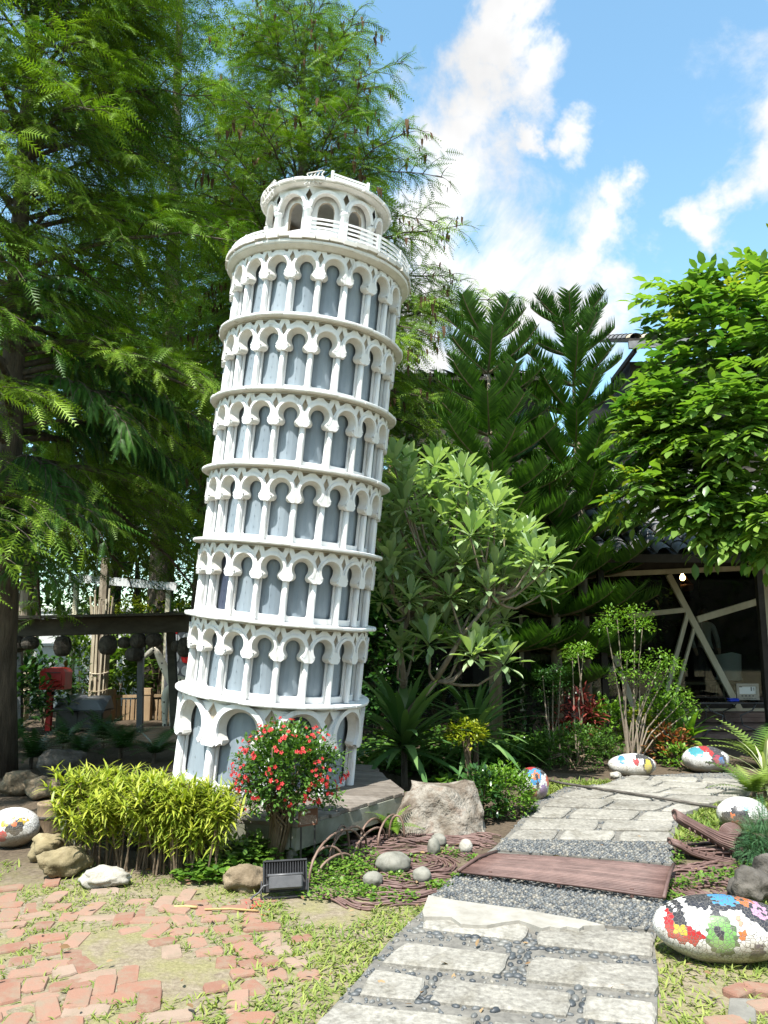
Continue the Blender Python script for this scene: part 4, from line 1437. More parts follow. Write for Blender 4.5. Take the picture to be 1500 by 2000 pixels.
# ================================================================== CROCODILE OF BROWN RODS
rdc = random.Random(12)
cw = [gp(897, 1700, .075), gp(968, 1664, .075), gp(1315, 1690, .075), gp(1297, 1751, .075)]
walk = thing('rod_walkway', 'brown walkway of parallel rods crossing the granite path', 'walkway', (sum(cw, Vector()) / 4) * 1.0)
NRD = 25
for i in range(NRD):
    t = (i + .5) / NRD
    A, B = cw[0].lerp(cw[1], t), cw[3].lerp(cw[2], t)
    mb = MB()
    pts = []
    for q in range(9):
        u = q / 8
        p = A.lerp(B, u)
        p = p + Vector((rdc.uniform(-.001, .001), rdc.uniform(-.0012, .0012), .008 * math.sin(math.pi * u) - .012 * (2 * t - 1) ** 2 + rdc.uniform(-.0015, .0015)))
        pts.append(p)
    r_ = .42 * (cw[1] - cw[0]).length / NRD
    mb.tube(pts, r_, 6)
    mb.build('rod', M_rod, walk, smooth=True)
for (A, B) in ((cw[0], cw[1]), (cw[3], cw[2])):
    mb = MB()
    mb.tube([A + (A - B) * .03 + Vector((0, 0, .0)), (A + B) / 2 + Vector((0, 0, .022)), B + (B - A) * .03], .012, 6)
    mb.build('edge_rod', M_rod, walk, smooth=True)
for u in (.15, .5, .85):
    for t in (.08, .92):
        p = cw[0].lerp(cw[1], t).lerp(cw[3].lerp(cw[2], t), u)
        mb = MB(); mb.tube([(p.x, p.y, -.01), (p.x, p.y, .08)], .012, 6); mb.build('support', M_rod, walk)
def rod_field(name, label, poly_px, swirls, num, seed, lens=(.12, .42)):
    rd = random.Random(seed)
    P = [gp(x, y) for x, y in poly_px]
    poly = [(p.x, p.y) for p in P]
    c = sum(P, Vector()) / len(P)
    root = thing(name, label, 'rod mat', (c.x, c.y, 0))
    x0, x1, y0, y1 = min(p[0] for p in poly), max(p[0] for p in poly), min(p[1] for p in poly), max(p[1] for p in poly)
    made = 0
    tries = 0
    while made < num and tries < num * 30:
        tries += 1
        x, y = rd.uniform(x0, x1), rd.uniform(y0, y1)
        if not inside(poly, x, y): continue
        L = rd.uniform(*lens)
        pts = []
        stepn = 9
        px_, py_ = x, y
        z = rd.uniform(-.002, .016)
        hd = None
        for q in range(stepn):
            sx = sy = 0
            for (cx, cy, s, w) in swirls:
                dx, dy = px_ - cx, (py_ - cy) * s
                r2 = dx * dx + dy * dy + .01
                k = w / r2
                sx += -dy * k; sy += dx * k / s
            n_ = math.hypot(sx, sy) + 1e-6
            sx, sy = sx / n_, sy / n_
            sx += .35 * noise.noise(Vector((px_ * 5, py_ * 5, seed)))
            sy += .35 * noise.noise(Vector((px_ * 5, py_ * 5, seed + 9)))
            pts.append(Vector((px_, py_, z + .006 * math.sin(q * .9 + x * 20))))
            px_ += sx * L / stepn; py_ += sy * L / stepn
        mb = MB()
        mb.tube(pts, rd.uniform(.0048, .0075), 5)
        mb.build('rod', M_rod, root, smooth=True)
        made += 1
    return root
def sw(px, py, s, w):
    g = gp(px, py)
    return (g.x, g.y, s, w)
rod_field('rod_mat', 'low bed of swirling brown rods around river stones, before the boulder', [(700, 1650), (760, 1632), (985, 1632), (972, 1660), (900, 1698), (838, 1765), (780, 1782), (650, 1758), (612, 1748), (640, 1738), (700, 1728), (660, 1690)],
          [sw(810, 1690, 1.3, 1), sw(700, 1800, 1, .15)], 290, 4)
rod_field('rod_mat', 'bed of brown rods between the crocodile head and large mosaic stone', [(1318, 1690), (1400, 1685), (1480, 1690), (1510, 1700), (1455, 1745), (1330, 1768), (1302, 1752)],
          [sw(1390, 1740, 1.2, 1), sw(1500, 1690, 1, .3)], 170, 6)
# --- head
cro = thing('crocodile_sculpture', 'open-mouthed crocodile head woven from brown rods by the path', 'sculpture', gp(1450, 1690))
YC = 5.72
def cpt(px, py, off=0.0): return at(px, py, YC + off)
jaw_up = [(1318, 1592), (1330, 1601), (1350, 1612), (1375, 1626), (1400, 1640), (1425, 1650), (1455, 1655), (1490, 1660), (1520, 1668)]
jaw_lo = [(1308, 1643), (1325, 1650), (1345, 1662), (1370, 1670), (1400, 1676), (1430, 1682), (1460, 1690), (1490, 1692), (1520, 1690)]
up_w = [.045, .06, .06, .065, .08, .105, .14, .16, .16]
up_h = [.034, .042, .036, .042, .05, .066, .085, .09, .09]
lo_h = [.016, .022, .022, .026, .03, .04, .06, .07, .07]
def jaw(center, ws, hs, nrod, name, flat):
    C = [cpt(*p) for p in center]
    base = MB()
    n = 10
    V, F = [], []
    for c, w, h in zip(C, ws, hs):
        for k in range(n):
            a = 2 * math.pi * k / n
            V.append(c + Vector((0, w * math.cos(a), h * math.sin(a) * (.75 if math.sin(a) < 0 else 1))))
    for i in range(len(C) - 1):
        for k in range(n):
            F.append((i * n + k, i * n + (k + 1) % n, (i + 1) * n + (k + 1) % n, (i + 1) * n + k))
    F += [tuple(range(n)), tuple((len(C) - 1) * n + k for k in range(n))[::-1]]
    base.add(V, F)
    b = base.build(name, M_rod, cro, smooth=True)
    for j in range(nrod):
        a = 2 * math.pi * (j + .5) / nrod
        pts = []
        for i, (c, w, h) in enumerate(zip(C, ws, hs)):
            aa = a + .05 * math.sin(i * 1.3 + j)
            pts.append(c + Vector((rdc.uniform(-.004, .004), w * 1.03 * math.cos(aa), h * 1.04 * math.sin(aa) * (.75 if math.sin(aa) < 0 else 1) + rdc.uniform(-.002, .002))))
        mb = MB()
        mb.tube(pts, .0085, 5)
        mb.build('rod', M_rod, b, smooth=True)
    return b
uj = jaw(jaw_up, up_w, up_h, 22, 'upper_jaw', 0)
lj = jaw(jaw_lo, up_w, lo_h, 20, 'lower_jaw', 0)
M_tooth = noisy('tooth_rod', [(0.3, (.30, .27, .20)), (0.7, (.48, .44, .34))], 12, .7, 0)
for (center, sgn, pr, hs) in ((jaw_up, -1, uj, up_h), (jaw_lo, 1, lj, lo_h)):
    for q in range(9):
        t = .12 + .52 * q / 8
        f = t * (len(center) - 1)
        i = int(f)
        c = cpt(*center[i]).lerp(cpt(*center[i + 1]), f - i)
        w = up_w[i]
        mb = MB()
        e = c + Vector((0, -w * .92, sgn * hs[i] * .5))
        mb.tube([e, e + Vector((.004, -.004, sgn * .018)), e + Vector((.006, 0, sgn * (.034 + .01 * (q % 2))))], [.008, .006, .001], 6)
        mb.build('tooth', M_rod if sgn < 0 else M_rod, pr, smooth=True)
for off in (-.10, .10):
    e0 = cpt(1440, 1640) + Vector((0, off, .02))
    mb = MB()
    for q in range(7):
        rr = .018 + .010 * q
        mb.tube([e0 + Vector((rr * math.cos(a), -.02 + .004 * q * (-1 if off < 0 else 1), rr * .85 * math.sin(a))) for a in [R(-20 + 220 * k / 10) for k in range(11)]], .008, 5)
    mb.build('eye_brow', M_rod, cro, smooth=True)
# neck rods trailing to the ground
mb = MB()
for q in range(46):
    a0 = cpt(1450 + rdc.uniform(-15, 30), 1672 + rdc.uniform(-16, 14), rdc.uniform(-.14, .14))
    b0_ = Vector((a0.x + rdc.uniform(.2, .5), a0.y + rdc.uniform(-.12, .12), max(.02, a0.z - rdc.uniform(.05, .2))))
    mb.tube([a0, a0.lerp(b0_, .5) + Vector((0, 0, .03)), b0_], .0085, 5)
for q in range(26):
    a0 = cpt(1330 + q * 5, 1690 + rdc.uniform(-6, 4), rdc.uniform(-.05, .12))
    a0.z = rdc.uniform(.02, .07)
    mb.tube([a0, a0 + Vector((.15, rdc.uniform(-.03, .03), .01)), a0 + Vector((.35, rdc.uniform(-.05, .05), -.01))], .0085, 5)
o = mb.build('neck_rods', M_rod, cro, smooth=True)
o['kind'] = 'stuff'

# ------------------------------------------------------------------ bent iron hoops by the deck
M_hoop = noisy('rusty_rod', [(0.3, (.11, .065, .05)), (0.7, (.24, .16, .12))], 10, .55, .1, .002, spec=.4)
hp = thing('hoop_edging', 'low edging of overlapping rusty hoops beside the deck', 'edging', gp(680, 1690))
for (l, r, tp) in (((603, 1730), (706, 1668), (655, 1622)), ((688, 1688), (752, 1640), (722, 1620)), ((738, 1655), (780, 1620), (764, 1592)), ((606, 1712), (672, 1700), (640, 1650)), ((640, 1706), (716, 1662), (680, 1614)),
                   ((618, 1722), (690, 1690), (655, 1668)), ((700, 1664), (748, 1632), (722, 1598)), ((650, 1690), (682, 1672), (668, 1610)), ((760, 1640), (790, 1640), (775, 1590))):
    A, B = gp(*l), gp(*r)
    mid = (A + B) / 2
    T = at(tp[0], tp[1], mid.y)
    h = max(.12, T.z)
    mb = MB()
    pts = []
    for q in range(13):
        a = math.pi * q / 12
        p = A.lerp(B, .5 - .5 * math.cos(a))
        pts.append(Vector((p.x, p.y, h * math.sin(a) ** .75 - .01)))
    mb.tube(pts, .0085, 6)
    mb.build('hoop', M_hoop, hp, smooth=True)
# dark hose lying across the far path
mb = MB()
hs_ = [gp(1072, 1524, .03), gp(1100, 1530, .05), gp(1180, 1542, .055), gp(1260, 1554, .055), (gp(1340, 1567, .055)), gp(1400, 1577, .04), gp(1440, 1583, .03), gp(1480, 1592, .02)]
mb.tube(hs_, .013, 8)
tag(mb.build('hose', M_darkrock, smooth=True), 'dark hose lying across the far stretch of path', 'hose')

# ================================================================== TREES
def limb_pts(p0, az, L, rise, droop, n=8, wig=.06):
    pts = []
    d = np.array([math.cos(az), math.sin(az), 0])
    for i in range(n + 1):
        t = i / n
        p = np.array(p0) + d * L * t + np.array([0, 0, L * (rise * t - droop * t * t)])
        p = p + np.array([random.gauss(0, wig), random.gauss(0, wig), random.gauss(0, wig * .6)]) * t * L * .25
        pts.append(p)
    return np.array(pts)
def interp(pts, t):
    f = np.clip(t, 0, .9999) * (len(pts) - 1)
    i = f.astype(int); w = (f - i)[:, None]
    return pts[i] * (1 - w) + pts[i + 1] * w, norm(pts[i + 1] - pts[i])
# feathery spray: a drooping stem with two rows of narrow leaflets
def spray_shape(nl=9, droop=.22, ll=.27):
    V, F = [], []
    def stem(t): return np.array([0, t, -droop * t * t])
    for i in range(nl):
        t = .08 + .90 * i / (nl - 1)
        for s in (-1, 1):
            l = ll * (.55 + .45 * math.sin(math.pi * min(1, .15 + t))) * (1 - .5 * t * t)
            b0, b1 = stem(t - .024), stem(t + .024)
            tip = stem(t) + np.array([s * l * .8, l * .55, -l * .25])
            k = len(V)
            V += [b0, b1, tip]
            F.append((k, k + 1, k + 2) if s > 0 else (k + 1, k, k + 2))
    k = len(V)
    V += [stem(0) + [-.012, 0, 0], stem(0) + [.012, 0, 0], stem(.5) + [-.008, 0, 0], stem(.5) + [.008, 0, 0], stem(1.0)]
    F += [(k, k + 1, k + 3), (k, k + 3, k + 2), (k + 2, k + 3, k + 4)]
    return np.array(V), np.array(F)
SPR_V, SPR_F = spray_shape()
def cypress(name, label, base, H, z0, prof, nl, seed, dens=1.0, leafm=None, spr=.42, az_keep=None, trunk_r=.28, catkins=0, lean=(0, 0)):
    """prof(u): crown radius at relative height u; limbs carry drooping side twigs with sprays"""
    random.seed(seed)
    root = thing(name, label, 'tree', base, 'tall feathery cypresses behind the tower')
    bx, by = base[0], base[1]
    tp = [(bx + lean[0] * t + .10 * math.sin(3 * t + seed), by + lean[1] * t + .08 * math.sin(4 * t + seed), H * t - (.1 if t == 0 else 0)) for t in np.linspace(0, 1, 12)]
    mb = MB()
    mb.tube(tp, [trunk_r * (1.35 if i == 0 else 1) * (1 - i / 12.5) for i in range(12)], 10)
    mb.build('trunk', M_bark, root, smooth=True)
    limbs = MB()
    pos, dr, sc, ti = [], [], [], []
    cp, cd = [], []
    tpa = np.array(tp)
    for i in range(nl):
        u = (i + random.random()) / nl
        z = z0 + (H - z0) * u
        k = interp(tpa, np.array([z / H]))[0][0]
        rr = prof(u) * random.uniform(.55, 1.14)
        az = i * 2.39996 + random.gauss(0, .25)
        if az_keep and not az_keep(az, u): continue
        if az_keep and math.cos(az) < -.55 and i % 4: continue
        if not az_keep and math.sin(az) > .75 and i % 2: continue      # thinner on the far side, where neighbours crowd it
        rise = .25 + .75 * u + random.gauss(0, .12)
        pts = limb_pts(k, az, rr, rise, .35 + .25 * (1 - u) + random.gauss(0, .08), 7)
        limbs.tube(pts, [max(.008, .055 * (1 - .8 * u) * (1 - j / 8)) for j in range(8)], 5, cap=False)
        nsub = max(4, int(rr * 6.5))
        branch_tone = random.gauss(.5, .18)
        bd = random.uniform(.6, 1.35)
        for s in range(nsub):
            t = .18 + .82 * (s + random.random()) / nsub
            p, d = interp(pts, np.array([t]))
            p, d = p[0], d[0]
            side = 1 if s % 2 else -1
            a2 = math.atan2(d[1], d[0]) + side * random.uniform(.45, 1.15)
            L2 = (.38 + .40 * rr * (1 - t)) * random.uniform(.7, 1.25)
            sp = limb_pts(p, a2, L2, .15 + .35 * u, .35 + random.random() * .35, 4, .05)
            limbs.tube(sp, [.010, .008, .006, .005, .003], 3, cap=False)
            ns = max(3, int(dens * bd * L2 * 16))
            tt = (np.arange(ns) + rng.random(ns)) / ns
            P, D = interp(sp, tt)
            sd = np.where(np.arange(ns) % 2, 1, -1) * rng.uniform(.2, 1.1, ns)
            ca_, sa_ = np.cos(sd), np.sin(sd)
            D2 = np.stack([D[:, 0] * ca_ - D[:, 1] * sa_, D[:, 0] * sa_ + D[:, 1] * ca_, D[:, 2] * .6 - rng.uniform(-.25, .5, ns)], 1)
            pos.append(P + rng.normal(0, .02, P.shape)); dr.append(D2)
            sc.append(spr * rng.uniform(.55, 1.15, ns))
            ti.append(np.clip(rng.normal(branch_tone, .2, ns), 0, 1))
            if catkins and random.random() < catkins:
                for _ in range(random.randint(2, 5)):
                    cp.append(P[-1] + rng.normal(0, .06, 3)); cd.append((random.gauss(0, .15), random.gauss(0, .15), -1))
    limbs.build('limbs', M_bark, root, smooth=True)
    pos = np.concatenate(pos); dr = np.concatenate(dr); sc = np.concatenate(sc); ti = np.concatenate(ti)
    scatter('crown', SPR_V, SPR_F, pos, dr, sc, ti, leafm or L_cyp, root, roll=rng.normal(0, .45, len(pos)))
    if cp:
        scatter('catkins', BLADE_V, BLADE_F, cp, cd, rng.uniform(.10, .22, len(cp)), rng.random(len(cp)), L_cypbrown, root, wscale=3.0)
    return root, len(pos)
tot = 0
# big left tree: its crown fills the upper left of the view
def profA(u): return 3.1 * (1 - .40 * u)
_, n_ = cypress('cypress_tree', 'biggest feathery cypress at the left, its trunk at the picture edge', (-4.45, 8.9, 0), 12.5, 2.5, profA, 225, 21, 1.15, trunk_r=.19, spr=.36, az_keep=lambda az, u: not (R(-68) < ((az + math.pi) % (2 * math.pi) - math.pi) < R(0) and u < .45) and not (R(-45) < ((az + math.pi) % (2 * math.pi) - math.pi) < R(-8))); tot += n_
def profB(u): return 3.75 * (1 - u) ** .55 * (.62 + .5 * min(1, u * 3))
_, n_ = cypress('cypress_tree', 'rounded feathery cypress with brown catkins directly behind the tower', (-1.45, 13.2, 0), 13.2, 2.6, profB, 195, 33, 1.2, spr=.37, trunk_r=.26, catkins=.22); tot += n_
def profC(u): return 3.0 * (1 - .6 * u)
_, n_ = cypress('cypress_tree', 'tall dark cypress behind and between the two front cypresses', (-4.9, 16.5, 0), 19.0, 4.2, profC, 72, 45, 1.0, L_cypshade, spr=.55, trunk_r=.32); tot += n_
# one low limb of the left tree reaching towards the viewer, its tips hang beside the tower
import sys; print('SPRAYS', tot, file=sys.stderr)
root = bpy.data.objects['cypress_tree']
def reach_limbs(specs, seed, leafm, nm_l, nm_s, nsub=26, size=.30, nleaf=18, hang=(.3, 1.0)):
    """limbs of the left cypress that reach into the open towards the viewer"""
    random.seed(seed)
    lm = MB()
    pos, dr, sc, ti = [], [], [], []
    for (za, b) in specs:
        A, B = np.array([-4.4, 8.9, za]), np.array(at(*b))
        pts = np.array([A + (B - A) * t + np.array([0, 0, .28 * math.sin(math.pi * t)]) for t in np.linspace(0, 1, 9)])
        lm.tube(pts, [.03 - .003 * j for j in range(9)], 5, cap=False)
        tone = random.gauss(.5, .18)
        for s_ in range(nsub):
            t = .2 + .8 * (s_ + random.random()) / nsub
            p, d = interp(pts, np.array([t])); p, d = p[0], d[0]
            a2 = math.atan2(d[1], d[0]) + (1 if s_ % 2 else -1) * random.uniform(.3, 1.2)
            sp = limb_pts(p, a2, random.uniform(.3, .65), .1, .75 if hang[0] > 0 else .4, 4, .04)
            lm.tube(sp, [.008, .007, .005, .004, .002], 3, cap=False)
            ns = 12
            P, D = interp(sp, (np.arange(ns) + rng.random(ns)) / ns)
            sd = np.where(np.arange(ns) % 2, 1, -1) * rng.uniform(.2, .9, ns)
            D2 = np.stack([D[:, 0] * np.cos(sd) - D[:, 1] * np.sin(sd), D[:, 0] * np.sin(sd) + D[:, 1] * np.cos(sd), D[:, 2] * .5 - rng.uniform(*hang, ns)], 1)
            pos.append(P); dr.append(D2); sc.append(size * rng.uniform(.6, 1.2, ns)); ti.append(np.clip(rng.normal(tone, .22, ns), 0, 1))
    lm.build(nm_l, M_bark, root, smooth=True)
    pos = np.concatenate(pos)
    scatter(nm_s, *spray_shape(nleaf, .3, .2), pos, np.concatenate(dr), np.concatenate(sc), np.concatenate(ti), leafm, root, roll=rng.normal(0, .35, len(pos)))
reach_limbs(((4.6, (250, 850, 8.3)), (3.6, (130, 1010, 8.0)), (4.9, (300, 780, 9.2)), (4.3, (400, 830, 9.4)), (3.1, (60, 1120, 8.2)), (4.0, (330, 905, 9.6)), (3.3, (200, 1000, 9.2))), 77, L_cypshade, 'low_limbs', 'low_sprays', 30, .24, 14)
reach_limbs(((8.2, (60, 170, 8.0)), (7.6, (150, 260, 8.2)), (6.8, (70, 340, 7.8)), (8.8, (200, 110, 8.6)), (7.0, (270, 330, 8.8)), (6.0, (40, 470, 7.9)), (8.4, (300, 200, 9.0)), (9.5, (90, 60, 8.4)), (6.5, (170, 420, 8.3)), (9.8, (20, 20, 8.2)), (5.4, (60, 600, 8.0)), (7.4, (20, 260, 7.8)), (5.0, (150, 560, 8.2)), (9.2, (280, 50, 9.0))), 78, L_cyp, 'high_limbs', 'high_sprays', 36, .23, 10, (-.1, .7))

# ------------------------------------------------------------------ Norfolk pines: whorls of upswept combs
def norfolk(label, base, H, z0, Rm, seed, whorls=10, nb=7):
    random.seed(seed)
    root = thing('norfolk_pine', label, 'tree', base, 'young araucaria pines before the house')
    bx, by = base[0], base[1]
    mb = MB()
    mb.tube([(bx, by, -.05), (bx + .03, by, H * .5), (bx, by, H - .10)], [.10, .07, .012], 8)
    mb.build('trunk', M_barkpale, root, smooth=True)
    br = MB()
    pos, dr, up, sc, ti = [], [], [], [], []
    for w in range(whorls):
        u = w / (whorls - 1)
        z = z0 + (H - .12 - z0) * u ** .92
        L = 1.12 * Rm * (1 - .45 * u ** 1.3) * (.8 + .2 * min(1, u * 4))
        for k in range(nb):
            az = 2 * math.pi * (k + .5 * (w % 2)) / nb + random.gauss(0, .12)
            Lk = L * random.uniform(.82, 1.1)
            n = 9
            rise = .06 + .42 * u ** 1.2
            pts = np.array([np.array([bx, by, z]) + np.array([math.cos(az), math.sin(az), 0]) * Lk * t * (1 - .15 * t * u) + np.array([0, 0, Lk * (rise * t * 1.1 - (.25 * rise) * t * t + .20 * t ** 3)]) for t in np.linspace(0, 1, n)])
            br.tube(pts, [.020 * (1 - .75 * j / n) for j in range(n)], 5, cap=False)
            m = int(42 * Lk / 1.0) + 20
            for s in (-1, 1):
                tt = np.linspace(.10, 1.0, m)
                P, D = interp(pts, tt)
                side = np.cross(D, [0, 0, 1.0]); side = norm(side) * s
                upv = norm(np.cross(np.cross(D, [0, 0, 1.0]), D))
                dd = norm(side * 1.0 + D * .62 + upv * (.30 + .2 * u) + rng.normal(0, .09, P.shape))
                l = .40 * np.sin(np.pi * np.clip(.22 + .78 * (1 - tt) ** .75 * 1.0, 0, 1)) ** .7 * (.65 + .35 * (1 - tt)) + .05
                pos.append(P); dr.append(dd); up.append(upv); sc.append(l * rng.uniform(.85, 1.1, m) * (.8 + .35 * (1 - u))); ti.append(np.clip(rng.normal(.45, .2, m), 0, 1))
            # tip tuft
    br.build('limbs', M_twig, root, smooth=True)
    pos = np.concatenate(pos)
    V = [(-.030, 0, 0), (.030, 0, 0), (-.045, .45, .05), (.045, .45, .05), (0, 1, .16), (0, 0, -.03), (0, .45, .0 + .09)]
    F = [(0, 1, 3), (0, 3, 2), (2, 3, 4), (5, 6, 2), (5, 3, 6)]
    scatter('crown', V, F, pos, np.concatenate(dr), np.concatenate(sc), np.concatenate(ti), L_pine, root, up=np.concatenate(up))
    return root
b1 = at(966, 1300, 10.9)
norfolk('araucaria pine with palm-like upswept top, nearest the tower', (b1.x, 10.9, 0), 5.95, 1.3, 1.25, 5)
b2 = at(1142, 1300, 12.0)
norfolk('taller araucaria pine with pointed top, right of the other', (b2.x, 12.0, 0), 6.65, 1.2, 1.25, 6, 11)
b3 = at(1085, 1300, 11.5)
norfolk('low araucaria sapling hidden below the two bigger pines', (b3.x, 11.5, 0), 3.7, .8, .95, 9, 7)

# ------------------------------------------------------------------ silver leaved tree with paddle rosettes
random.seed(9)
PAD_V = [(0, 0, 0), (-.035, .25, .02), (.035, .25, .02), (-.13, .62, .05), (0, .62, .0), (.13, .62, .05), (-.10, .85, .02), (0, .86, -.03), (.10, .85, .02), (0, 1, -.06)]
PAD_F = [(0, 2, 1), (1, 4, 3), (1, 2, 4), (2, 5, 4), (3, 4, 7), (3, 7, 6), (4, 5, 8), (4, 8, 7), (6, 7, 9), (7, 8, 9)]
sv0 = gp(795, 1475)
silver = thing('silver_tree', 'small tree with rosettes of pale paddle leaves right of the tower', 'tree', (sv0.x, sv0.y, 0))
ros = [(800, 905), (838, 940), (885, 930), (915, 948), (945, 955), (865, 975), (905, 990), (955, 990), (790, 985), (770, 1040), (985, 1040), (1010, 1055), (1045, 1080), (1070, 1095), (1030, 1040), (1000, 1085),
       (945, 1090), (965, 1110), (1010, 1105), (895, 1060), (860, 1065), (830, 1075), (790, 1105), (805, 1125), (760, 1125), (775, 1150), (840, 1035), (920, 1040), (1055, 1150), (975, 1050), (830, 1190), (860, 1185), (905, 1150), (985, 1205), (840, 1250), (900, 1260), (920, 1275), (935, 1268), (985, 1290), (780, 1260), (742, 1045), (752, 985), (930, 1010), (870, 1010), (820, 1010), (955, 1035), (1025, 1075), (880, 1110), (940, 1150), (745, 1165), (790, 940), (850, 905), (770, 900), (820, 960), (985, 1075), (1040, 1110), (900, 925), (965, 985), (790, 1060), (845, 1120), (1005, 1140), (880, 1160), (920, 1180), (955, 1145), (870, 1215), (815, 1225), (945, 1215), (800, 1165), (900, 1095), (925, 1110), (985, 1125), (765, 1090), (780, 1020)]
br = MB()
root_p = Vector((sv0.x, sv0.y, -.03))
forks = [at(790, 1330, 8.3), at(850, 1330, 8.1), at(800, 1200, 8.4), at(905, 1240, 8.0), at(870, 1150, 8.3), at(960, 1170, 8.1)]
br.tube([root_p, at(770, 1400, sv0.y), forks[0]], [.055, .046, .038], 8)
br.tube([root_p, at(800, 1390, 8.2), forks[1]], [.046, .038, .032], 8)
br.tube([forks[0], at(780, 1260, 8.4), forks[2]], [.034, .03, .026], 7)
br.tube([forks[1], at(880, 1280, 8.0), forks[3]], [.03, .026, .022], 7)
br.tube([forks[2], at(830, 1180, 8.35), forks[4]], [.026, .022, .019], 7)
br.tube([forks[3], at(925, 1215, 8.0), forks[5]], [.022, .02, .016], 7)
pos, dr, sc, ti, ups = [], [], [], [], []
for (px, py) in ros:
    Y = 8.25 + random.uniform(-.5, .55)
    p = at(px, py + 12, Y)
    f = min(forks, key=lambda q: (q - p).length + (0 if q.z < p.z + .1 else .8))
    mid = f.lerp(p, .55) + Vector((random.uniform(-.07, .07), random.uniform(-.07, .07), -.10 - .05 * random.random()))
    br.tube([f, f.lerp(mid, .6) + Vector((0, 0, -.02)), mid, mid.lerp(p, .6) + Vector((0, 0, -.01)), p], [.018, .016, .013, .012, .011], 5)
    n = random.randint(20, 28)
    size = random.uniform(.85, 1.15)
    axis = Vector((random.gauss(0, .25), random.gauss(-.15, .25), 1)).normalized()
    for k in range(n):
        u = k / n
        az = k * 2.39996
        el = R(78) - R(125) * u ** 1.1 + random.gauss(0, .08)
        d = Vector((math.cos(az) * math.cos(el), math.sin(az) * math.cos(el), math.sin(el)))
        d = Vector((0, 0, 1)).rotation_difference(axis) @ d
        pos.append(p + axis * (.05 * (1 - u))); dr.append(d)
        sc.append((.19 + .13 * math.sin(math.pi * min(1, .15 + u))) * size); ti.append(random.gauss(.5, .24))
br.build('limbs', M_barkpale, silver, smooth=True)
scatter('crown', PAD_V, PAD_F, pos, dr, np.array(sc), np.array(ti), L_silver, silver, smooth=True)

# ------------------------------------------------------------------ right tree with big pinnate leaves
random.seed(14)
rt0 = Vector((8.3, 10.6, 0))
rtree = thing('pinnate_tree', 'leafy tree with big glossy pinnate leaves reaching in from the right', 'tree', rt0)
mb = MB()
mb.tube([rt0 + Vector((0, 0, -.1)), rt0 + Vector((-.15, 0, 1.5)), rt0 + Vector((-.4, -.1, 2.8)), rt0 + Vector((-.9, -.3, 4.2))], [.16, .13, .11, .08], 9)
mb.build('trunk', M_bark, rtree, smooth=True)
hub = rt0 + Vector((-.5, -.15, 3.6))
br = MB()
lp_, ld_, ls_, lt_ = [], [], [], []
yp_, yd_, ys_ = [], [], []
clumps = [(1345, 580, 7.2, .36), (1420, 570, 7.2, .36), (1490, 550, 7.4, .42), (1300, 585, 7.3, .35), (1330, 640, 7.2, .4), (1450, 620, 7.0, .55), (1490, 640, 7.2, .5), (1400, 700, 7.0, .5), (1320, 740, 7.2, .5), (1270, 790, 7.3, .45),
          (1240, 850, 7.2, .42), (1300, 820, 7.0, .5), (1370, 800, 6.8, .55), (1450, 760, 6.8, .6), (1500, 800, 6.9, .5), (1430, 860, 6.7, .5), (1340, 890, 6.9, .45), (1280, 910, 7.1, .4), (1480, 920, 6.9, .45), (1400, 950, 7.1, .4), (1350, 985, 7.0, .35),
          (1290, 990, 7.0, .3), (1200, 985, 6.9, .2), (1460, 1010, 6.8, .45), (1390, 1030, 6.9, .35), (1490, 1060, 6.8, .35), (1320, 1040, 7.0, .25), (1440, 1065, 6.6, .25), (1500, 490, 7.4, .25), (1470, 700, 7.5, .5), (1235, 780, 7.3, .25), (1215, 830, 7.2, .2), (1545, 620, 7.3, .45), (1560, 850, 7.0, .7), (1545, 720, 7.0, .6)]
for (px, py, Y, rad) in clumps:
    c = at(px + (56 if px < 1320 else 26), py + (18 if py < 850 else -38), Y + 2.7)
    rad = rad * 1.34
    mid = hub.lerp(c, .55) + Vector((0, 0, .22))
    br.tube([hub, hub.lerp(mid, .5) + Vector((0, 0, .08)), mid, c], [.035, .028, .018, .007], 5, cap=False)
    out = (c - hub).normalized()
    for k in range(int(12 + 34 * rad)):
        off = Vector((random.gauss(0, 1), random.gauss(0, 1), random.gauss(0, .8))) * rad * .36
        p = c + off
        d = (off.normalized() * .7 + out * .6 + Vector((random.gauss(0, .3), random.gauss(0, .3), random.gauss(-.1, .3)))).normalized()
        L = random.uniform(.32, .50)
        nlf = 5
        sd = d.cross(Vector((0, 0, 1))).normalized()
        young = (px < 1290 and random.random() < .30) or (py < 600 and random.random() < .28)
        tint = random.gauss(.45, .2)
        for q in range(nlf):
            t = .25 + .7 * q / (nlf - 1)
            b = p + d * (L * t) + Vector((0, 0, -.25 * L * t * t))
            for s in ((-1, 1) if q < nlf - 1 else (0,)):
                dd = (sd * s * .9 + d * (.55 if s else 1) + Vector((0, 0, random.uniform(-.45, -.05)))).normalized()
                if young:
                    yp_.append(b); yd_.append(dd); ys_.append(random.uniform(.10, .15))
                else:
                    lp_.append(b); ld_.append(dd); ls_.append(random.uniform(.165, .24)); lt_.append(tint + random.gauss(0, .1))
br.build('limbs', M_bark, rtree, smooth=True)
scatter('crown', LEAF_V, LEAF_F, lp_, ld_, np.array(ls_), np.array(lt_), L_right, rtree, roll=rng.normal(0, .3, len(lp_)), smooth=True)
scatter('young_leaves', LEAF_V, LEAF_F, yp_, yd_, np.array(ys_), rng.random(len(yp_)), L_young, rtree, roll=rng.normal(0, .4, len(yp_)))

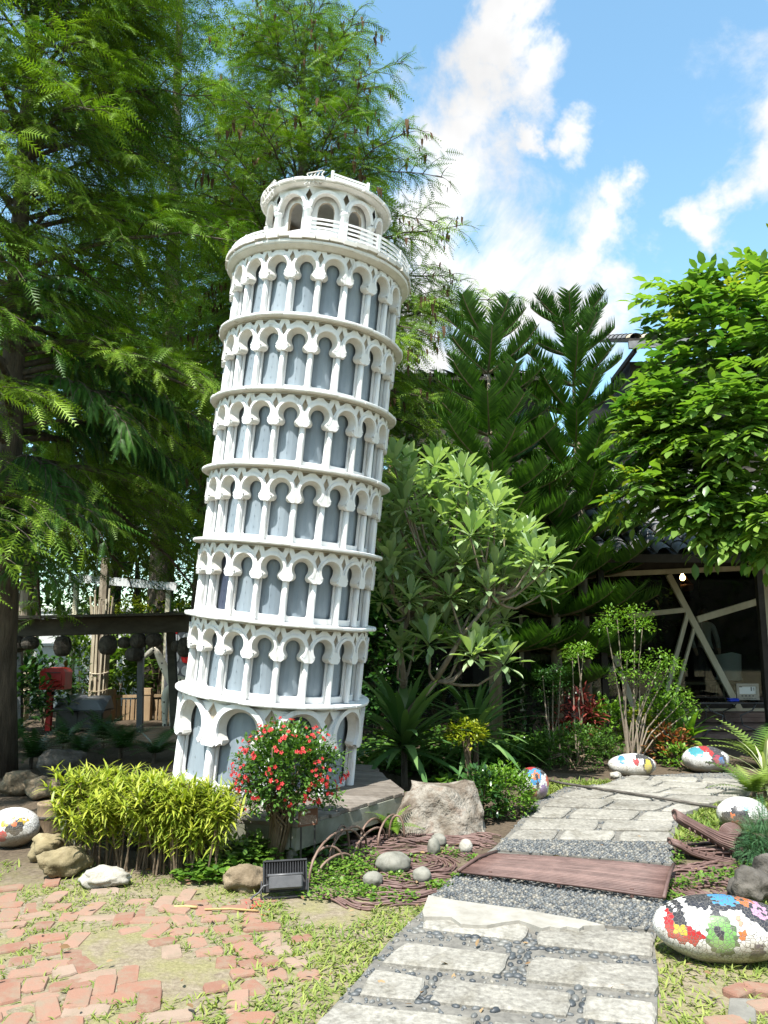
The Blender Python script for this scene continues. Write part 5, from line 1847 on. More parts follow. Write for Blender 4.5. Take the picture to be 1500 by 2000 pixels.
# ================================================================== SHRUBS AND GARDEN PLANTS
def hedge_plant(px, py, h, w, seed, label):
    random.seed(seed)
    g = gp(px, py)
    root = thing('yellow_shrub', label, 'shrub', (g.x, g.y, 0), 'yellow-green clipped hedge plants')
    st_ = MB()
    pos, dr, sc, ti = [], [], [], []
    for i in range(17):
        a = random.uniform(0, 6.28); r0 = random.uniform(.02, .13)
        b0 = Vector((g.x + r0 * math.cos(a), g.y + r0 * math.sin(a), -.01))
        spread = w * random.uniform(.2, 1.0)
        top = Vector((g.x + spread * math.cos(a + random.gauss(0, .4)), g.y + spread * .8 * math.sin(a + random.gauss(0, .4)), h * random.uniform(.66, .97)))
        st_.tube([b0, b0.lerp(top, .5) + Vector((0, 0, .08)), top], [.007, .006, .003], 5)
        for k in range(3):
            tip = top + Vector((random.gauss(0, .07), random.gauss(0, .07), random.gauss(0, .05)))
            tip.z = min(tip.z, h)
            st_.tube([b0.lerp(top, .72) + Vector((0, 0, .03)), tip], [.004, .002], 3, cap=False)
            for q in range(46):
                t = random.random() ** .7
                p = b0.lerp(top, .35 if q % 4 == 0 else (.55 if q % 4 == 1 else .72)).lerp(tip, t)
                el = random.uniform(-.35, 1.1) if t > .6 else random.uniform(-.7, .5)
                az = random.uniform(0, 6.28)
                pos.append(p); dr.append((math.cos(az) * math.cos(el), math.sin(az) * math.cos(el), math.sin(el)))
                sc.append(random.uniform(.075, .125)); ti.append(random.gauss(.6, .25))
    st_.build('stems', M_twig, root)
    scatter('foliage', BLADE_V, BLADE_F, pos, dr, np.array(sc), np.array(ti), L_hedge, root, wscale=1.35)
ordn = ['first', 'second', 'third', 'fourth', 'fifth', 'sixth']
for i, (px, py, h, w) in enumerate(((150, 1682, .60, .24), (205, 1690, .62, .24), (262, 1694, .60, .24), (315, 1700, .58, .24), (365, 1706, .58, .22), (400, 1708, .54, .18))):
    hedge_plant(px, py, h, w, 60 + i, 'yellow-green shrub, %s from the stump along the hedge' % ordn[i])

# flowering bush
random.seed(31)
fb0 = gp(532, 1692)
fbush = thing('flowering_bush', 'round bush full of small red flowers before the tower', 'bush', (fb0.x, fb0.y, 0))
stm = MB()
cB = at(562, 1512, fb0.y)
pos, dr, sc, ti = [], [], [], []
fpos = []
tips = []
for i in range(34):
    a = random.uniform(0, 6.28)
    b0 = fb0 + Vector((.04 * math.cos(a), .035 * math.sin(a), -.01))
    d = rand_dirs(1, -.55, 1)[0]
    e = cB + Vector((d[0] * .36, d[1] * .33, d[2] * .31)) * random.uniform(.55, 1)
    k = fb0 + Vector((.06 * math.cos(a) + .05, .05 * math.sin(a), .30 + random.uniform(-.05, .05)))
    stm.tube([b0, k, k.lerp(e, .5) + Vector((0, 0, .02)), e], [.011, .010, .007, .003], 5)
stm.build('stems', M_twig, fbush, smooth=True)
for i in range(480):
    d = rand_dirs(1, -.6, 1)[0]
    rr = random.uniform(.45, 1.06) * (1 + .13 * noise.noise(Vector((d[0] * 2.5, d[1] * 2.5, d[2] * 2.5))))
    c = cB + Vector((d[0] * .35 * rr, d[1] * .33 * rr, d[2] * .33 * rr))
    for q in range(13):
        p = c + Vector((random.gauss(0, .032), random.gauss(0, .032), random.gauss(0, .028)))
        dd = Vector((d[0] + random.gauss(0, .7), d[1] + random.gauss(0, .7), d[2] + random.gauss(.2, .6)))
        pos.append(p); dr.append(dd); sc.append(random.uniform(.028, .046)); ti.append(random.gauss(.5, .27))
scatter('foliage', LEAF_V, LEAF_F, pos, dr, np.array(sc), np.array(ti), L_bush, fbush, wscale=1.1)
fm = MB()
for k in range(5):
    a = 2 * math.pi * k / 5
    c_, s_ = math.cos(a), math.sin(a)
    pr_ = lambda x, y, z: (x * c_ - y * s_, x * s_ + y * c_, z)
    fm.add([pr_(0, 0, 0), pr_(.008, -.006, .004), pr_(.016, -.005, .006), pr_(.019, 0, .004), pr_(.016, .005, .006), pr_(.008, .006, .004)], [(0, 1, 2, 3, 4, 5)])
fm.lathe([(.003, 0), (.003, .006), (.001, .008)], (0, 0, 0), 5)
flm = bpy.data.meshes.new('flower'); flm.from_pydata([tuple(p) for p in fm.v], [], fm.f); flm.materials.append(L_flower)
a_ = flm.attributes.new('tint', 'FLOAT', 'POINT'); a_.data.foreach_set('value', rng.random(len(flm.vertices)))
def bloom(p, d, s):
    o = bpy.data.objects.new('flower', flm)
    COL.objects.link(o)
    o.parent = fbush
    o.location = Vector(p) - fbush.location
    o.rotation_euler = Vector(d).to_track_quat('Z', 'Y').to_euler()
    o.scale = (s, s, s)
made = 0
while made < 230:
    d = rand_dirs(1, -.5, 1)[0]
    if d[1] > .5: continue
    c = cB + Vector((d[0] * .375, d[1] * .355, d[2] * .355)) * random.uniform(.93, 1.06)
    n_ = random.randint(1, 4)
    for q in range(n_):
        p = c + Vector((random.gauss(0, .018), random.gauss(0, .018), random.gauss(0, .014)))
        bloom(p, (d[0] + random.gauss(0, .3), d[1] - .35 + random.gauss(0, .3), d[2] + .2 + random.gauss(0, .3)), random.uniform(.6, .95))
        made += 1

# strap leaved plants
def strap_plant(px, py, n, L, seed, label, name='yucca', z0=.12, mat=None, spread=1.0, w=1.0, Y=None, elmin=-.15, cat='plant', group=None):
    random.seed(seed)
    g = gp(px, py)
    root = thing(name, label, cat, (g.x, g.y, 0), group)
    st_ = MB()
    st_.tube([(g.x, g.y, -.02), (g.x, g.y, z0 + .12)], [.04, .03], 7)
    st_.build('stem', M_bark, root)
    pos, dr, sc, ti = [], [], [], []
    for k in range(n):
        u = k / n
        az = k * 2.39996 + random.gauss(0, .2)
        el = 1.35 - (1.35 - elmin) * u + random.gauss(0, .1)
        pos.append((g.x, g.y, z0 + .12 * (1 - u))); dr.append((math.cos(az) * math.cos(el) * spread, math.sin(az) * math.cos(el) * spread, math.sin(el)))
        sc.append(L * random.uniform(.7, 1.08)); ti.append(random.gauss(.5, .25))
    scatter('leaves', STRAP_V, STRAP_F, pos, dr, np.array(sc), np.array(ti), mat or L_yucca, root, wscale=w)
strap_plant(790, 1535, 80, .95, 51, 'large dark yucca with long strap leaves beside the tower base', z0=.36)
strap_plant(930, 1525, 56, .80, 52, 'second yucca with narrow leaves behind the yellow-green plant', z0=.42)
strap_plant(1350, 1475, 16, .50, 53, 'green rosette plant with broad pale leaves beside the far mosaic stone', name='bromeliad', z0=.18, mat=L_bright, w=2.4, elmin=.1)
strap_plant(1497, 1545, 30, .42, 54, 'clump of pale arching grass at the right path edge', name='spider_plant', z0=.05, mat=leaf_mat('pale_strap', (.25, .32, .12), (.60, .60, .40), .3), w=.8, elmin=-.2)
def leafy(px, py, h, rx, ry, n, leaf, size, seed, label, name='shrub', base_z=.0, mat2=None, frac2=0, shape='dome', cat='shrub', tv=None, tf=None, stems=8, droop=.0, w=1.0, group=None, Y=None, cl=10):
    """plant of stems and leaves filling a dome or loose sprays"""
    random.seed(seed)
    g = gp(px, py) if Y is None else Vector((at(px, py, Y).x, Y, 0))
    root = thing(name, label, cat, (g.x, g.y, 0), group)
    st_ = MB()
    tv = LEAF_V if tv is None else tv; tf = LEAF_F if tf is None else tf
    A = ([], [], [], [])
    B = ([], [], [], [])
    for i in range(stems):
        d = rand_dirs(1, .2, 1)[0]
        e = (g.x + d[0] * rx * .7, g.y + d[1] * ry * .7, base_z + d[2] * (h - base_z) * .8)
        st_.tube([(g.x + random.gauss(0, .03), g.y + random.gauss(0, .03), -.01), (g.x + d[0] * rx * .25, g.y + d[1] * ry * .25, base_z * .8 + (h - base_z) * .3), e], [.010, .008, .003], 4)
    st_.build('stems', M_twig, root)
    for i in range(n // cl):
        d = rand_dirs(1, -.3 if shape == 'dome' else -.15, 1)[0]
        nz = 1 + .22 * noise.noise(Vector((d[0] * 2, d[1] * 2, d[2] * 2 + seed)))
        rr = random.uniform(.45, 1.03) ** .5 * nz
        c = Vector((g.x + d[0] * rx * rr, g.y + d[1] * ry * rr, base_z + (h - base_z) * (.28 + .72 * d[2] * rr) if shape == 'dome' else base_z + (h - base_z) * abs(d[2]) * rr))
        T = B if random.random() < frac2 else A
        for q in range(cl):
            p = c + Vector((random.gauss(0, size * .55), random.gauss(0, size * .55), random.gauss(0, size * .45)))
            if p.z < .01: p.z = .012
            dd = Vector((d[0] + random.gauss(0, .6), d[1] + random.gauss(0, .6), d[2] * .6 + random.gauss(.15, .5) - droop))
            T[0].append(p); T[1].append(dd); T[2].append(size * random.uniform(.7, 1.2)); T[3].append(random.gauss(.48, .25))
    for T, m, nm in ((A, leaf, 'foliage'), (B, mat2, 'bright_leaves')):
        if T[0]:
            scatter(nm, tv, tf, T[0], T[1], np.array(T[2]), np.array(T[3]), m, root, wscale=w)
    return root
leafy(912, 1545, .68, .20, .18, 800, L_yellow, .05, 71, 'small yellow-green bush with flat bright top before the second yucca', base_z=.48, name='yellow_bush')
leafy(985, 1590, .42, .26, .24, 1900, L_bright, .045, 72, 'bright green bush between boulder and mosaic stone', name='green_bush')
leafy(940, 1600, .40, .2, .2, 600, L_dark, .06, 73, 'dark leafy bush right behind the big boulder', name='dark_bush')
leafy(1120, 1500, .50, .58, .40, 4200, L_bush, .038, 74, 'rounded clipped green bush behind the far lawn', name='clipped_bush')
leafy(1135, 1485, .78, .20, .2, 330, L_red, .13, 75, 'dark red leaved plant sticking out behind the clipped bush', name='red_plant', base_z=.3, w=.7, cl=7)
leafy(1190, 1480, .72, .30, .25, 700, L_bright, .085, 76, 'light green leafy shrub behind the clipped bush', name='light_shrub', base_z=.2)
leafy(1255, 1480, .62, .30, .22, 650, L_yellow, .08, 77, 'yellowish green shrub behind the oblong mosaic stone', name='light_shrub', base_z=.1)
leafy(1290, 1478, .80, .36, .25, 900, L_bright, .075, 78, 'leafy shrub in front of the slanted white beams', name='light_shrub', base_z=.25)
leafy(1310, 1490, .40, .24, .2, 420, L_orange, .085, 79, 'croton with orange and red leaves between the far mosaic stones', name='croton', base_z=.06, mat2=L_bush, frac2=.45, cl=7)
leafy(1330, 1500, .25, .24, .18, 380, L_bright, .06, 80, 'low green plant at the foot of the croton', name='low_plant')
def tuft_tree(px, py, Y, tufts, seed, label, leaf=None, sz=.045):
    random.seed(seed)
    b = at(px, py, Y); g = Vector((b.x, Y, 0))
    root = thing('sparse_shrub', label, 'shrub', g)
    st_ = MB()
    pos, dr, sc, ti = [], [], [], []
    for (x, y, r) in tufts:
        c = at(x, y, Y + random.uniform(-.2, .2))
        st_.tube([g + Vector((random.gauss(0, .06), random.gauss(0, .06), -.02)), Vector((g.x + (c.x - g.x) * .35 + random.gauss(0, .03), Y, c.z * .5)), c], [.012, .009, .005], 5)
        for k in range(int(150 * r / .2)):
            d = rand_dirs(1, -.6, 1)[0]
            k2 = random.uniform(.2, 1) ** .6
            pos.append(c + Vector((d[0] * r, d[1] * r, d[2] * r * .62)) * k2); dr.append((d[0] + random.gauss(0, .5), d[1] + random.gauss(0, .5), d[2] * .5 + random.gauss(0, .5)))
            sc.append(sz * random.uniform(.7, 1.2)); ti.append(random.gauss(.5, .25))
    st_.build('stems', M_barkpale, root)
    scatter('foliage', LEAF_V, LEAF_F, pos, dr, np.array(sc), np.array(ti), leaf or L_bright, root, wscale=1.1)
tuft_tree(1235, 1420, 9.7, [(1205, 1205, .26), (1240, 1200, .24), (1185, 1225, .2), (1255, 1225, .2), (1290, 1290, .24), (1310, 1300, .18), (1250, 1310, .26), (1220, 1325, .22), (1270, 1330, .2), (1225, 1285, .16), (1320, 1355, .2), (1335, 1370, .18), (1300, 1320, .18), (1345, 1390, .16)], 81, 'tall sparse shrub with tufted light leaves before the glass front')
tuft_tree(1135, 1420, 9.8, [(1128, 1275, .22), (1118, 1285, .15), (1140, 1270, .15)], 82, 'thin single-tufted shrub in front of the dark house')
tuft_tree(1080, 1430, 9.9, [(1080, 1330, .2), (1095, 1310, .18), (1070, 1360, .18), (1100, 1350, .2), (1060, 1320, .15)], 83, 'dark sparse shrub in the shade under the pines', L_dark)
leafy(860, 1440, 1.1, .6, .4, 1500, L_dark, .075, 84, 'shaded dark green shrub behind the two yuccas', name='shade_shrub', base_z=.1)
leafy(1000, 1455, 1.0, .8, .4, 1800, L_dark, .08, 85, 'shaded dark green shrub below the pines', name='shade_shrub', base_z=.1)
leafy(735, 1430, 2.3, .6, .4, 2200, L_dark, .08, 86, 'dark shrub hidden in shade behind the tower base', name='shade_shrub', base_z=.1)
# ferns
def fern_shape(nl=16):
    V, F = [], []
    def stem(t): return np.array([0, t, .25 * t - .62 * t * t])
    for i in range(nl):
        t = .1 + .88 * i / (nl - 1)
        for s in (-1, 1):
            l = .22 * math.sin(math.pi * min(1, .18 + .8 * t)) + .015
            b0, b1 = stem(t - .022), stem(t + .022)
            tip = stem(t) + np.array([s * l, l * .25, -l * .15])
            k = len(V); V += [b0, b1, tip]; F.append((k, k + 1, k + 2) if s > 0 else (k + 1, k, k + 2))
    return np.array(V), np.array(F)
FV, FF = fern_shape()
def fern(px, py, n, L, seed, label, mat=L_fern, z0=.04, group=None):
    random.seed(seed)
    g = gp(px, py)
    pos = [(g.x + random.gauss(0, .02), g.y + random.gauss(0, .02), z0)] * n
    dr = []
    for k in range(n):
        az = k * 2.39996 + random.gauss(0, .3); el = random.uniform(.35, 1.2)
        dr.append((math.cos(az) * math.cos(el), math.sin(az) * math.cos(el), math.sin(el)))
    root = thing('fern', label, 'fern', (g.x, g.y, 0), group)
    mb = MB(); mb.tube([(g.x, g.y, -.02), (g.x, g.y, z0 + .02)], .025, 6); mb.build('crown_base', M_bark, root)
    scatter('fronds', FV, FF, pos, dr, np.array([L * random.uniform(.7, 1.15) for _ in range(n)]), np.array([random.gauss(.5, .25) for _ in range(n)]), mat, root)
fern(1490, 1500, 26, .62, 91, 'yellow-green fern at the right edge, behind the pale grass clump')
fern(1475, 1560, 18, .42, 92, 'bright fern overhanging the path at the right edge')
fern(760, 1632, 10, .30, 93, 'single small fern growing through the rusty hoops', mat=L_bright)
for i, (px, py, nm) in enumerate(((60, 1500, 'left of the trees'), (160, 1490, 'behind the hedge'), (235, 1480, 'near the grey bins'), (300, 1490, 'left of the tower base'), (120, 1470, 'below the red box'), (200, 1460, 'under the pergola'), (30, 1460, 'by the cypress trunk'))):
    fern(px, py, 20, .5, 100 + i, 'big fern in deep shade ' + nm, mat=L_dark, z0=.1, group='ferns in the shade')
# juniper at the right edge
random.seed(96)
jg = gp(1500, 1700)
jun = thing('juniper', 'soft blue-green juniper at the right edge above the crocodile', 'shrub', (jg.x + .05, jg.y + .15, 0))
pos, dr = [], []
st_ = MB()
for (x, y, r) in ((1480, 1652, .13), (1500, 1640, .14), (1495, 1675, .14), (1520, 1690, .16), (1475, 1630, .10), (1490, 1600, .09), (1465, 1660, .08), (1530, 1630, .16)):
    c = at(x, y, jg.y + .05)
    st_.tube([(jg.x + .1, jg.y + .15, 0), c], [.014, .005], 5)
    for k in range(190):
        d = rand_dirs(1, -.7, 1)[0]
        pos.append(c + Vector(d) * r * random.random() ** .5); dr.append(d + rng.normal(0, .3, 3))
st_.build('stems', M_bark, jun)
scatter('foliage', *spray_shape(7, .1, .22), pos, dr, rng.uniform(.05, .085, len(pos)), rng.random(len(pos)), L_juniper, jun)
# leafy ground cover under the deck and among the rods
def cover(name, label, spots, leaf, seed, size=(.018, .035)):
    random.seed(seed)
    pos, dr, sc = [], [], []
    for (px, py, r, h, n) in spots:
        g = gp(px, py)
        for k in range(n):
            a = random.uniform(0, 6.28); q = r * random.random() ** .5
            pos.append((g.x + q * math.cos(a), g.y + q * math.sin(a) * .8, random.uniform(.01, h) * (1 - .5 * (q / r) ** 2)))
            dr.append((random.gauss(0, 1), random.gauss(0, 1), random.gauss(.25, .35))); sc.append(random.uniform(*size))
    V = [(0, 0, 0), (-.42, .35, .06), (-.34, .8, .03), (0, 1, -.02), (.34, .8, .03), (.42, .35, .06)]
    F = [(0, 5, 1), (1, 5, 4), (1, 4, 2), (2, 4, 3)]
    return tag(scatter(name, V, F, pos, dr, np.array(sc), rng.random(len(pos)), leaf), label, None, None, 'stuff')
cover('ground_cover', 'round-leaved ground cover under the deck edge', [(470, 1700, .28, .20, 420), (430, 1712, .22, .14, 260), (500, 1690, .2, .22, 300), (400, 1715, .2, .1, 150)], L_cover, 5, (.03, .055))
cover('ground_cover', 'small clover creeping among the brown rods', [(650, 1710, .28, .09, 900), (700, 1690, .2, .12, 300), (640, 1740, .25, .05, 500), (800, 1680, .1, .04, 60), (870, 1670, .12, .05, 90), (725, 1745, .1, .03, 90), (860, 1735, .09, .05, 110), (895, 1720, .06, .05, 70), (780, 1715, .12, .03, 90), (925, 1680, .05, .04, 40), (770, 1755, .16, .03, 120),
     (1330, 1735, .10, .06, 90), (1370, 1725, .12, .06, 90), (1410, 1715, .12, .06, 90), (1318, 1760, .06, .06, 70), (1440, 1715, .14, .05, 90), (1345, 1665, .08, .12, 110), (1325, 1690, .05, .10, 60), (1470, 1700, .12, .06, 90)], L_cover, 6, (.014, .028))
cover('ground_cover', 'dark leafy ground cover behind the deck and around the yuccas', [(760, 1500, .5, .25, 500), (840, 1510, .5, .3, 600), (930, 1500, .6, .3, 600), (1010, 1490, .6, .3, 500), (720, 1480, .5, .25, 300), (1090, 1470, .7, .3, 500), (880, 1550, .3, .15, 250), (960, 1470, .8, .3, 600), (820, 1460, .8, .3, 500)], L_bush, 8, (.05, .10))
cover('ground_cover', 'low green plants under the deck in shade', [(600, 1660, .3, .2, 300), (700, 1620, .3, .25, 400), (560, 1680, .2, .2, 200), (760, 1600, .25, .25, 250)], L_bush, 7, (.04, .07))
# grass: short blades in clumps, thin where people walk
random.seed(41)
NG = 150000
gx_ = rng.uniform(-3.6, 4.6, NG); gy_ = rng.uniform(3.0, 8.6, NG)
keep = np.zeros(NG, bool)
far_lawn = [[(p.x, p.y) for p in [gp(*q) for q in pl]] for pl in ([(1060, 1545), (1075, 1522), (1200, 1522), (1195, 1536), (1110, 1542), (1040, 1570)], [(1318, 1640), (1330, 1602), (1370, 1575), (1450, 1562), (1500, 1560), (1500, 1620), (1420, 1640)])]
rod_poly = [(p.x, p.y) for p in [gp(*q) for q in ((700, 1650), (760, 1632), (985, 1632), (972, 1660), (900, 1698), (838, 1765), (780, 1775), (650, 1752), (620, 1742), (640, 1720), (660, 1690))]]
BR = np.array(brick_rects)
bca, bsa = np.cos(BR[:, 2]), np.sin(BR[:, 2])
for i in range(NG):
    x, y = gx_[i], gy_[i]
    nz = noise.noise(Vector((x * 2.3, y * 2.3, 4))) + .6 * noise.noise(Vector((x * 6.5, y * 6.5, 8)))
    if inside(OUT2, x, y):
        continue
    p = 0
    if x < 1.0 and y < 5.62:
        left_of_path = True
        p = .62 + .9 * nz if x > -2.9 else .3 + .6 * nz
        if y > 5.15: p -= .5 * (y - 5.15) / .45
        if x > -.75: p += .45
        bare = noise.noise(Vector((x * 1.15, y * 1.15, 21)))
        if bare > .22: p -= 1.2
        if inside(rod_poly, x, y): p = 0
        dx, dy = x - BR[:, 0], y - BR[:, 1]
        near = (np.abs(dx) < .13) & (np.abs(dy) < .13)
        if near.any():
            u = dx[near] * bca[near] + dy[near] * bsa[near]; v = -dx[near] * bsa[near] + dy[near] * bca[near]
            if ((np.abs(u) < BR[near, 3] - .008) & (np.abs(v) < BR[near, 4] - .006)).any(): p = 0
    elif x > 1.0 and y < 5.35 and x < 2.4:
        p = .75 + .6 * nz - (0.5 if y > 4.9 else 0)
        if y < 3.8 and x > 1.35: p -= .35
    else:
        for pl in far_lawn:
            if inside(pl, x, y): p = .9 + .3 * nz
    keep[i] = random.random() < p * .9
gx_, gy_ = gx_[keep], gy_[keep]
n = len(gx_)
gh = np.array([gz(a, b) for a, b in zip(gx_, gy_)])
dd = rand_dirs(n, .12, .8)
far_b = np.where(gy_ > 5.5, 1.5, 1.0)
tone = np.array([noise.noise(Vector((a * 1.7, b * 1.7, 2))) for a, b in zip(gx_, gy_)])
scg = rng.uniform(.022, .050, n) * far_b * np.where((gx_ > 1.0) & (gy_ < 5.4) | (gx_ > -.8), 1.25, 1.0)
tag(scatter('grass', BLADE_V, BLADE_F, np.stack([gx_, gy_, gh], 1), dd, scg, np.clip(rng.normal(.45, .25, n) + .35 * tone, 0, 1), L_grass, wscale=1.7), 'short patchy grass between the bricks and along the path', None, None, 'stuff')
print('grass', n)
# dry leaves lying about
dl = 160
lx = rng.uniform(-3.0, 2.2, dl); ly = rng.uniform(3.4, 6.3, dl)
scatter_o = scatter('fallen_leaves', LEAF_V, LEAF_F, np.stack([lx, ly, np.full(dl, .03)], 1), np.stack([rng.normal(0, 1, dl), rng.normal(0, 1, dl), rng.normal(0, .12, dl)], 1), rng.uniform(.025, .055, dl), rng.random(dl), L_dry, roll=rng.normal(0, .4, dl))
tag(scatter_o, 'dry brown leaves scattered on grass and bricks', None, None, 'stuff')
# a dry bamboo stick and fallen red petals on the lawn
mb = MB()
mb.tube([gp(668, 1764, .012), gp(700, 1763, .014), gp(730, 1766, .012)] if False else [gp(340, 1771, .012), gp(362, 1770, .014), gp(385, 1772, .012)], .008, 6)
tag(mb.build('bamboo_stick', noisy('dry_bamboo', [(0.3, (.30, .20, .08)), (0.7, (.45, .33, .15))], 9, .7, 0), smooth=True), 'short dry bamboo stick lying in the grass before the hedge', 'stick')
mb = MB()
mb.tube([gp(400, 1776, .012), gp(450, 1775, .013), gp(505, 1779, .012)], .006, 6)
tag(mb.build('bamboo_stick', bpy.data.materials['dry_bamboo'], smooth=True), 'long thin dry stick in the grass left of the floodlight', 'stick')
pp_ = [gp(500 + random.gauss(0, 18), 1768 + random.gauss(0, 6), .015) for _ in range(26)]
tag(scatter('fallen_petals', SMALL_V, SMALL_F, [tuple(q) for q in pp_], [(random.gauss(0, 1), random.gauss(0, 1), .1) for _ in pp_], rng.uniform(.012, .024, len(pp_)), rng.random(len(pp_)), L_flower), 'red petals fallen in the grass beside the floodlight', None, None, 'stuff')

# ================================================================== HOUSE ON THE RIGHT
M_palewood = noisy('pale_wood', [(0.3, (.40, .37, .26)), (0.7, (.58, .54, .41))], 5, .7, .2, .004, stretch=(1, 1, .3))
M_darkwall = noisy('dark_timber', [(0.3, (.018, .015, .013)), (0.7, (.05, .042, .035))], 5, .8, .3, .006)
M_tile = noisy('grey_roof_tile', [(0.3, (.10, .10, .105)), (0.6, (.20, .20, .205)), (0.8, (.32, .31, .30))], 4, .75, .3, .01, rnd=.1)
M_ridge = noisy('cream_ridge', [(0.3, (.34, .29, .20)), (0.7, (.55, .49, .37))], 6, .8, .3, .01)
M_step = noisy('reddish_step', [(0.3, (.14, .09, .075)), (0.7, (.25, .18, .15))], 6, .85, .2, .006)
def glass_mat():
    m, nt, b = new_mat('window_glass')
    setc(b.inputs['Base Color'], (.9, .95, .93))
    b.inputs['Roughness'].default_value = .03
    b.inputs['Transmission Weight'].default_value = 1.0
    b.inputs['IOR'].default_value = 1.45
    tr = node(nt, 'ShaderNodeBsdfTransparent')
    gl = node(nt, 'ShaderNodeBsdfGlossy')
    gl.inputs['Roughness'].default_value = .02
    setc(tr.inputs[0], (.75, .8, .78))
    fr = node(nt, 'ShaderNodeFresnel')
    fr.inputs[0].default_value = 1.5
    mx = node(nt, 'ShaderNodeMixShader')
    nt.links.new(fr.outputs[0], mx.inputs[0])
    nt.links.new(tr.outputs[0], mx.inputs[1])
    nt.links.new(gl.outputs[0], mx.inputs[2])
    nt.links.new(mx.outputs[0], nt.nodes['Material Output'].inputs[0])
    return m
M_glass = glass_mat()
YF = 13.0
house = thing('garden_house', 'dark house with slanted pale beams and glass front behind the shrubs', 'house', (5.5, YF, 0))
x0h, x1h = at(1010, 1300, YF).x, 10.5
FL = .32
mb = MB()
mb.box(((x0h + x1h) / 2, YF + 3.2, FL - .16), (x1h - x0h, 7.2, .32)); mb.build('floor', M_step, house)
mb = MB(); mb.box(((x0h + x1h) / 2, YF + 6.5, 2.2), (x1h - x0h, .2, 4.4)); mb.build('rear_wall', M_darkwall, house)
for x_ in (x0h - .1, x1h + .1):
    mb = MB(); mb.box((x_, YF + 3.2, 2.2), (.2, 6.4, 4.4)); mb.build('side_wall', M_darkwall, house)
mb = MB(); mb.box(((x0h + x1h) / 2, YF + 3.2, 3.3), (x1h - x0h - .02, 6.38, .08)); mb.build('ceiling_panel', M_darkwall, house)
mb = MB(); mb.box(((x0h + x1h) / 2, YF, FL + .05), (x1h - x0h, .12, .34)); mb.build('plinth', M_darkwall, house)
for i in range(3):
    mb = MB(); mb.box(((x0h + x1h) / 2 + .3, YF - .30 - .30 * i, FL - .10 - .09 * i), (x1h - x0h - .6, .34, .07)); mb.build('step', M_step, house)
# the slanted beam frame and its panes
def beam(a, b, w=.10, name='beam', off=0.0):
    A, B = at(a[0], a[1], YF - .06 - off), at(b[0], b[1], YF - .06 - off)
    mb = MB(); mb.bar(A, B, .05, w, up=(0, -1, 0)) if False else mb.bar(A, B, w, .06, up=(0, -1, 0))
    return mb.build(name, M_palewood, house, bevel=.006)
beam((1200, 1121), (1512, 1107), .085)
beam((1305, 1122), (1446, 1390), .105, off=.004)
beam((1362, 1210), (1512, 1165), .11)
beam((1225, 1203), (1340, 1191), .085)
beam((1343, 1197), (1290, 1392), .07)
beam((1358, 1218), (1312, 1385), .05)
beam((1180, 1390), (1512, 1387), .07)
beam((1492, 1110), (1510, 1400), .14, off=.006)
beam((1180, 1225), (1240, 1390), .10)
beam((1090, 1312), (1215, 1306), .09)
beam((1095, 1240), (1125, 1330), .07)
beam((1020, 1200), (1022, 1395), .10)
beam((1050, 1130), (1200, 1122), .07, off=.003)
zt_, zb_ = at(1300, 1115, YF).z, at(1300, 1388, YF).z
xs_h = [x0h, at(1110, 1200, YF).x, at(1240, 1200, YF).x, at(1370, 1200, YF).x, at(1500, 1200, YF).x, 8.2, 10.4]
for i in range(len(xs_h) - 1):
    mb = MB()
    mb.box(((xs_h[i] + xs_h[i + 1]) / 2, YF + .02, (zt_ + zb_) / 2), (xs_h[i + 1] - xs_h[i] - .012, .01, zt_ - zb_))
    mb.build('pane', M_glass, house)
mb = MB(); mb.box(((x0h + x1h) / 2, YF + .02, (zt_ + 3.35) / 2 + .02), (x1h - x0h, .14, 3.35 - zt_)); mb.build('fascia', M_darkwall, house)
# ---- tiled roofs: rows of half round tiles in columns
def tile_roof(parent, xa, xb, ya, za, yb, zb, pitch=.24, cream_edge=False, name='roof', amp=.028, parts=True):
    sheet = MB()
    sheet.add([(xa, ya, za), (xb, ya, za), (xb, yb, zb), (xa, yb, zb), (xa, ya, za - .06), (xb, ya, za - .06), (xb, yb, zb - .06), (xa, yb, zb - .06)], [(0, 1, 2, 3), (7, 6, 5, 4), (0, 4, 5, 1), (1, 5, 6, 2), (2, 6, 7, 3), (3, 7, 4, 0)])
    ro = sheet.build(name, M_darkwall, parent)
    n = int((xb - xa) / pitch)
    L = math.hypot(yb - ya, zb - za)
    nr = max(3, int(L / .32))
    slope = math.atan2(zb - za, yb - ya)
    seg = L / nr
    def half(rad, l):
        mb = MB()
        V, F = [], []
        for e, (y, r) in enumerate(((0, rad), (l * 1.12, rad * .86))):
            for k in range(7):
                a = math.pi * k / 6
                V.append((r * math.cos(a), y, r * .75 * math.sin(a) + (0 if e else .012)))
        for k in range(6): F.append((k, k + 1, 8 + k, 7 + k))
        mb.add(V, F)
        return mb
    b_ = half(pitch * .42, seg)
    me = bpy.data.meshes.new('tile'); me.from_pydata([tuple(p) for p in b_.v], [], b_.f); me.materials.append(M_tile)
    me.polygons.foreach_set('use_smooth', np.ones(len(me.polygons), bool))
    me2 = me.copy(); me2.materials.clear(); me2.materials.append(M_ridge)
    total = 0
    for i in range(n):
        for j in range(nr):
            if total >= 290 and not (cream_edge and j == 0): 
                continue
            t = j / nr
            o = bpy.data.objects.new('tile', me2 if (cream_edge and j == 0) else me)
            COL.objects.link(o)
            o.parent = ro
            org = origin_of(None, ro, False)
            o.location = Vector((xa + pitch * (i + .5), ya + (yb - ya) * t, za + (zb - za) * t + .01)) - Vector(org)
            o.rotation_euler = (slope, 0, 0)
            total += 1
    return ro
e1 = at(1160, 1092, 11.3)
tile_roof(house, x0h - .3, 10.6, 11.3, 2.72, 16.0, 5.05, .30)
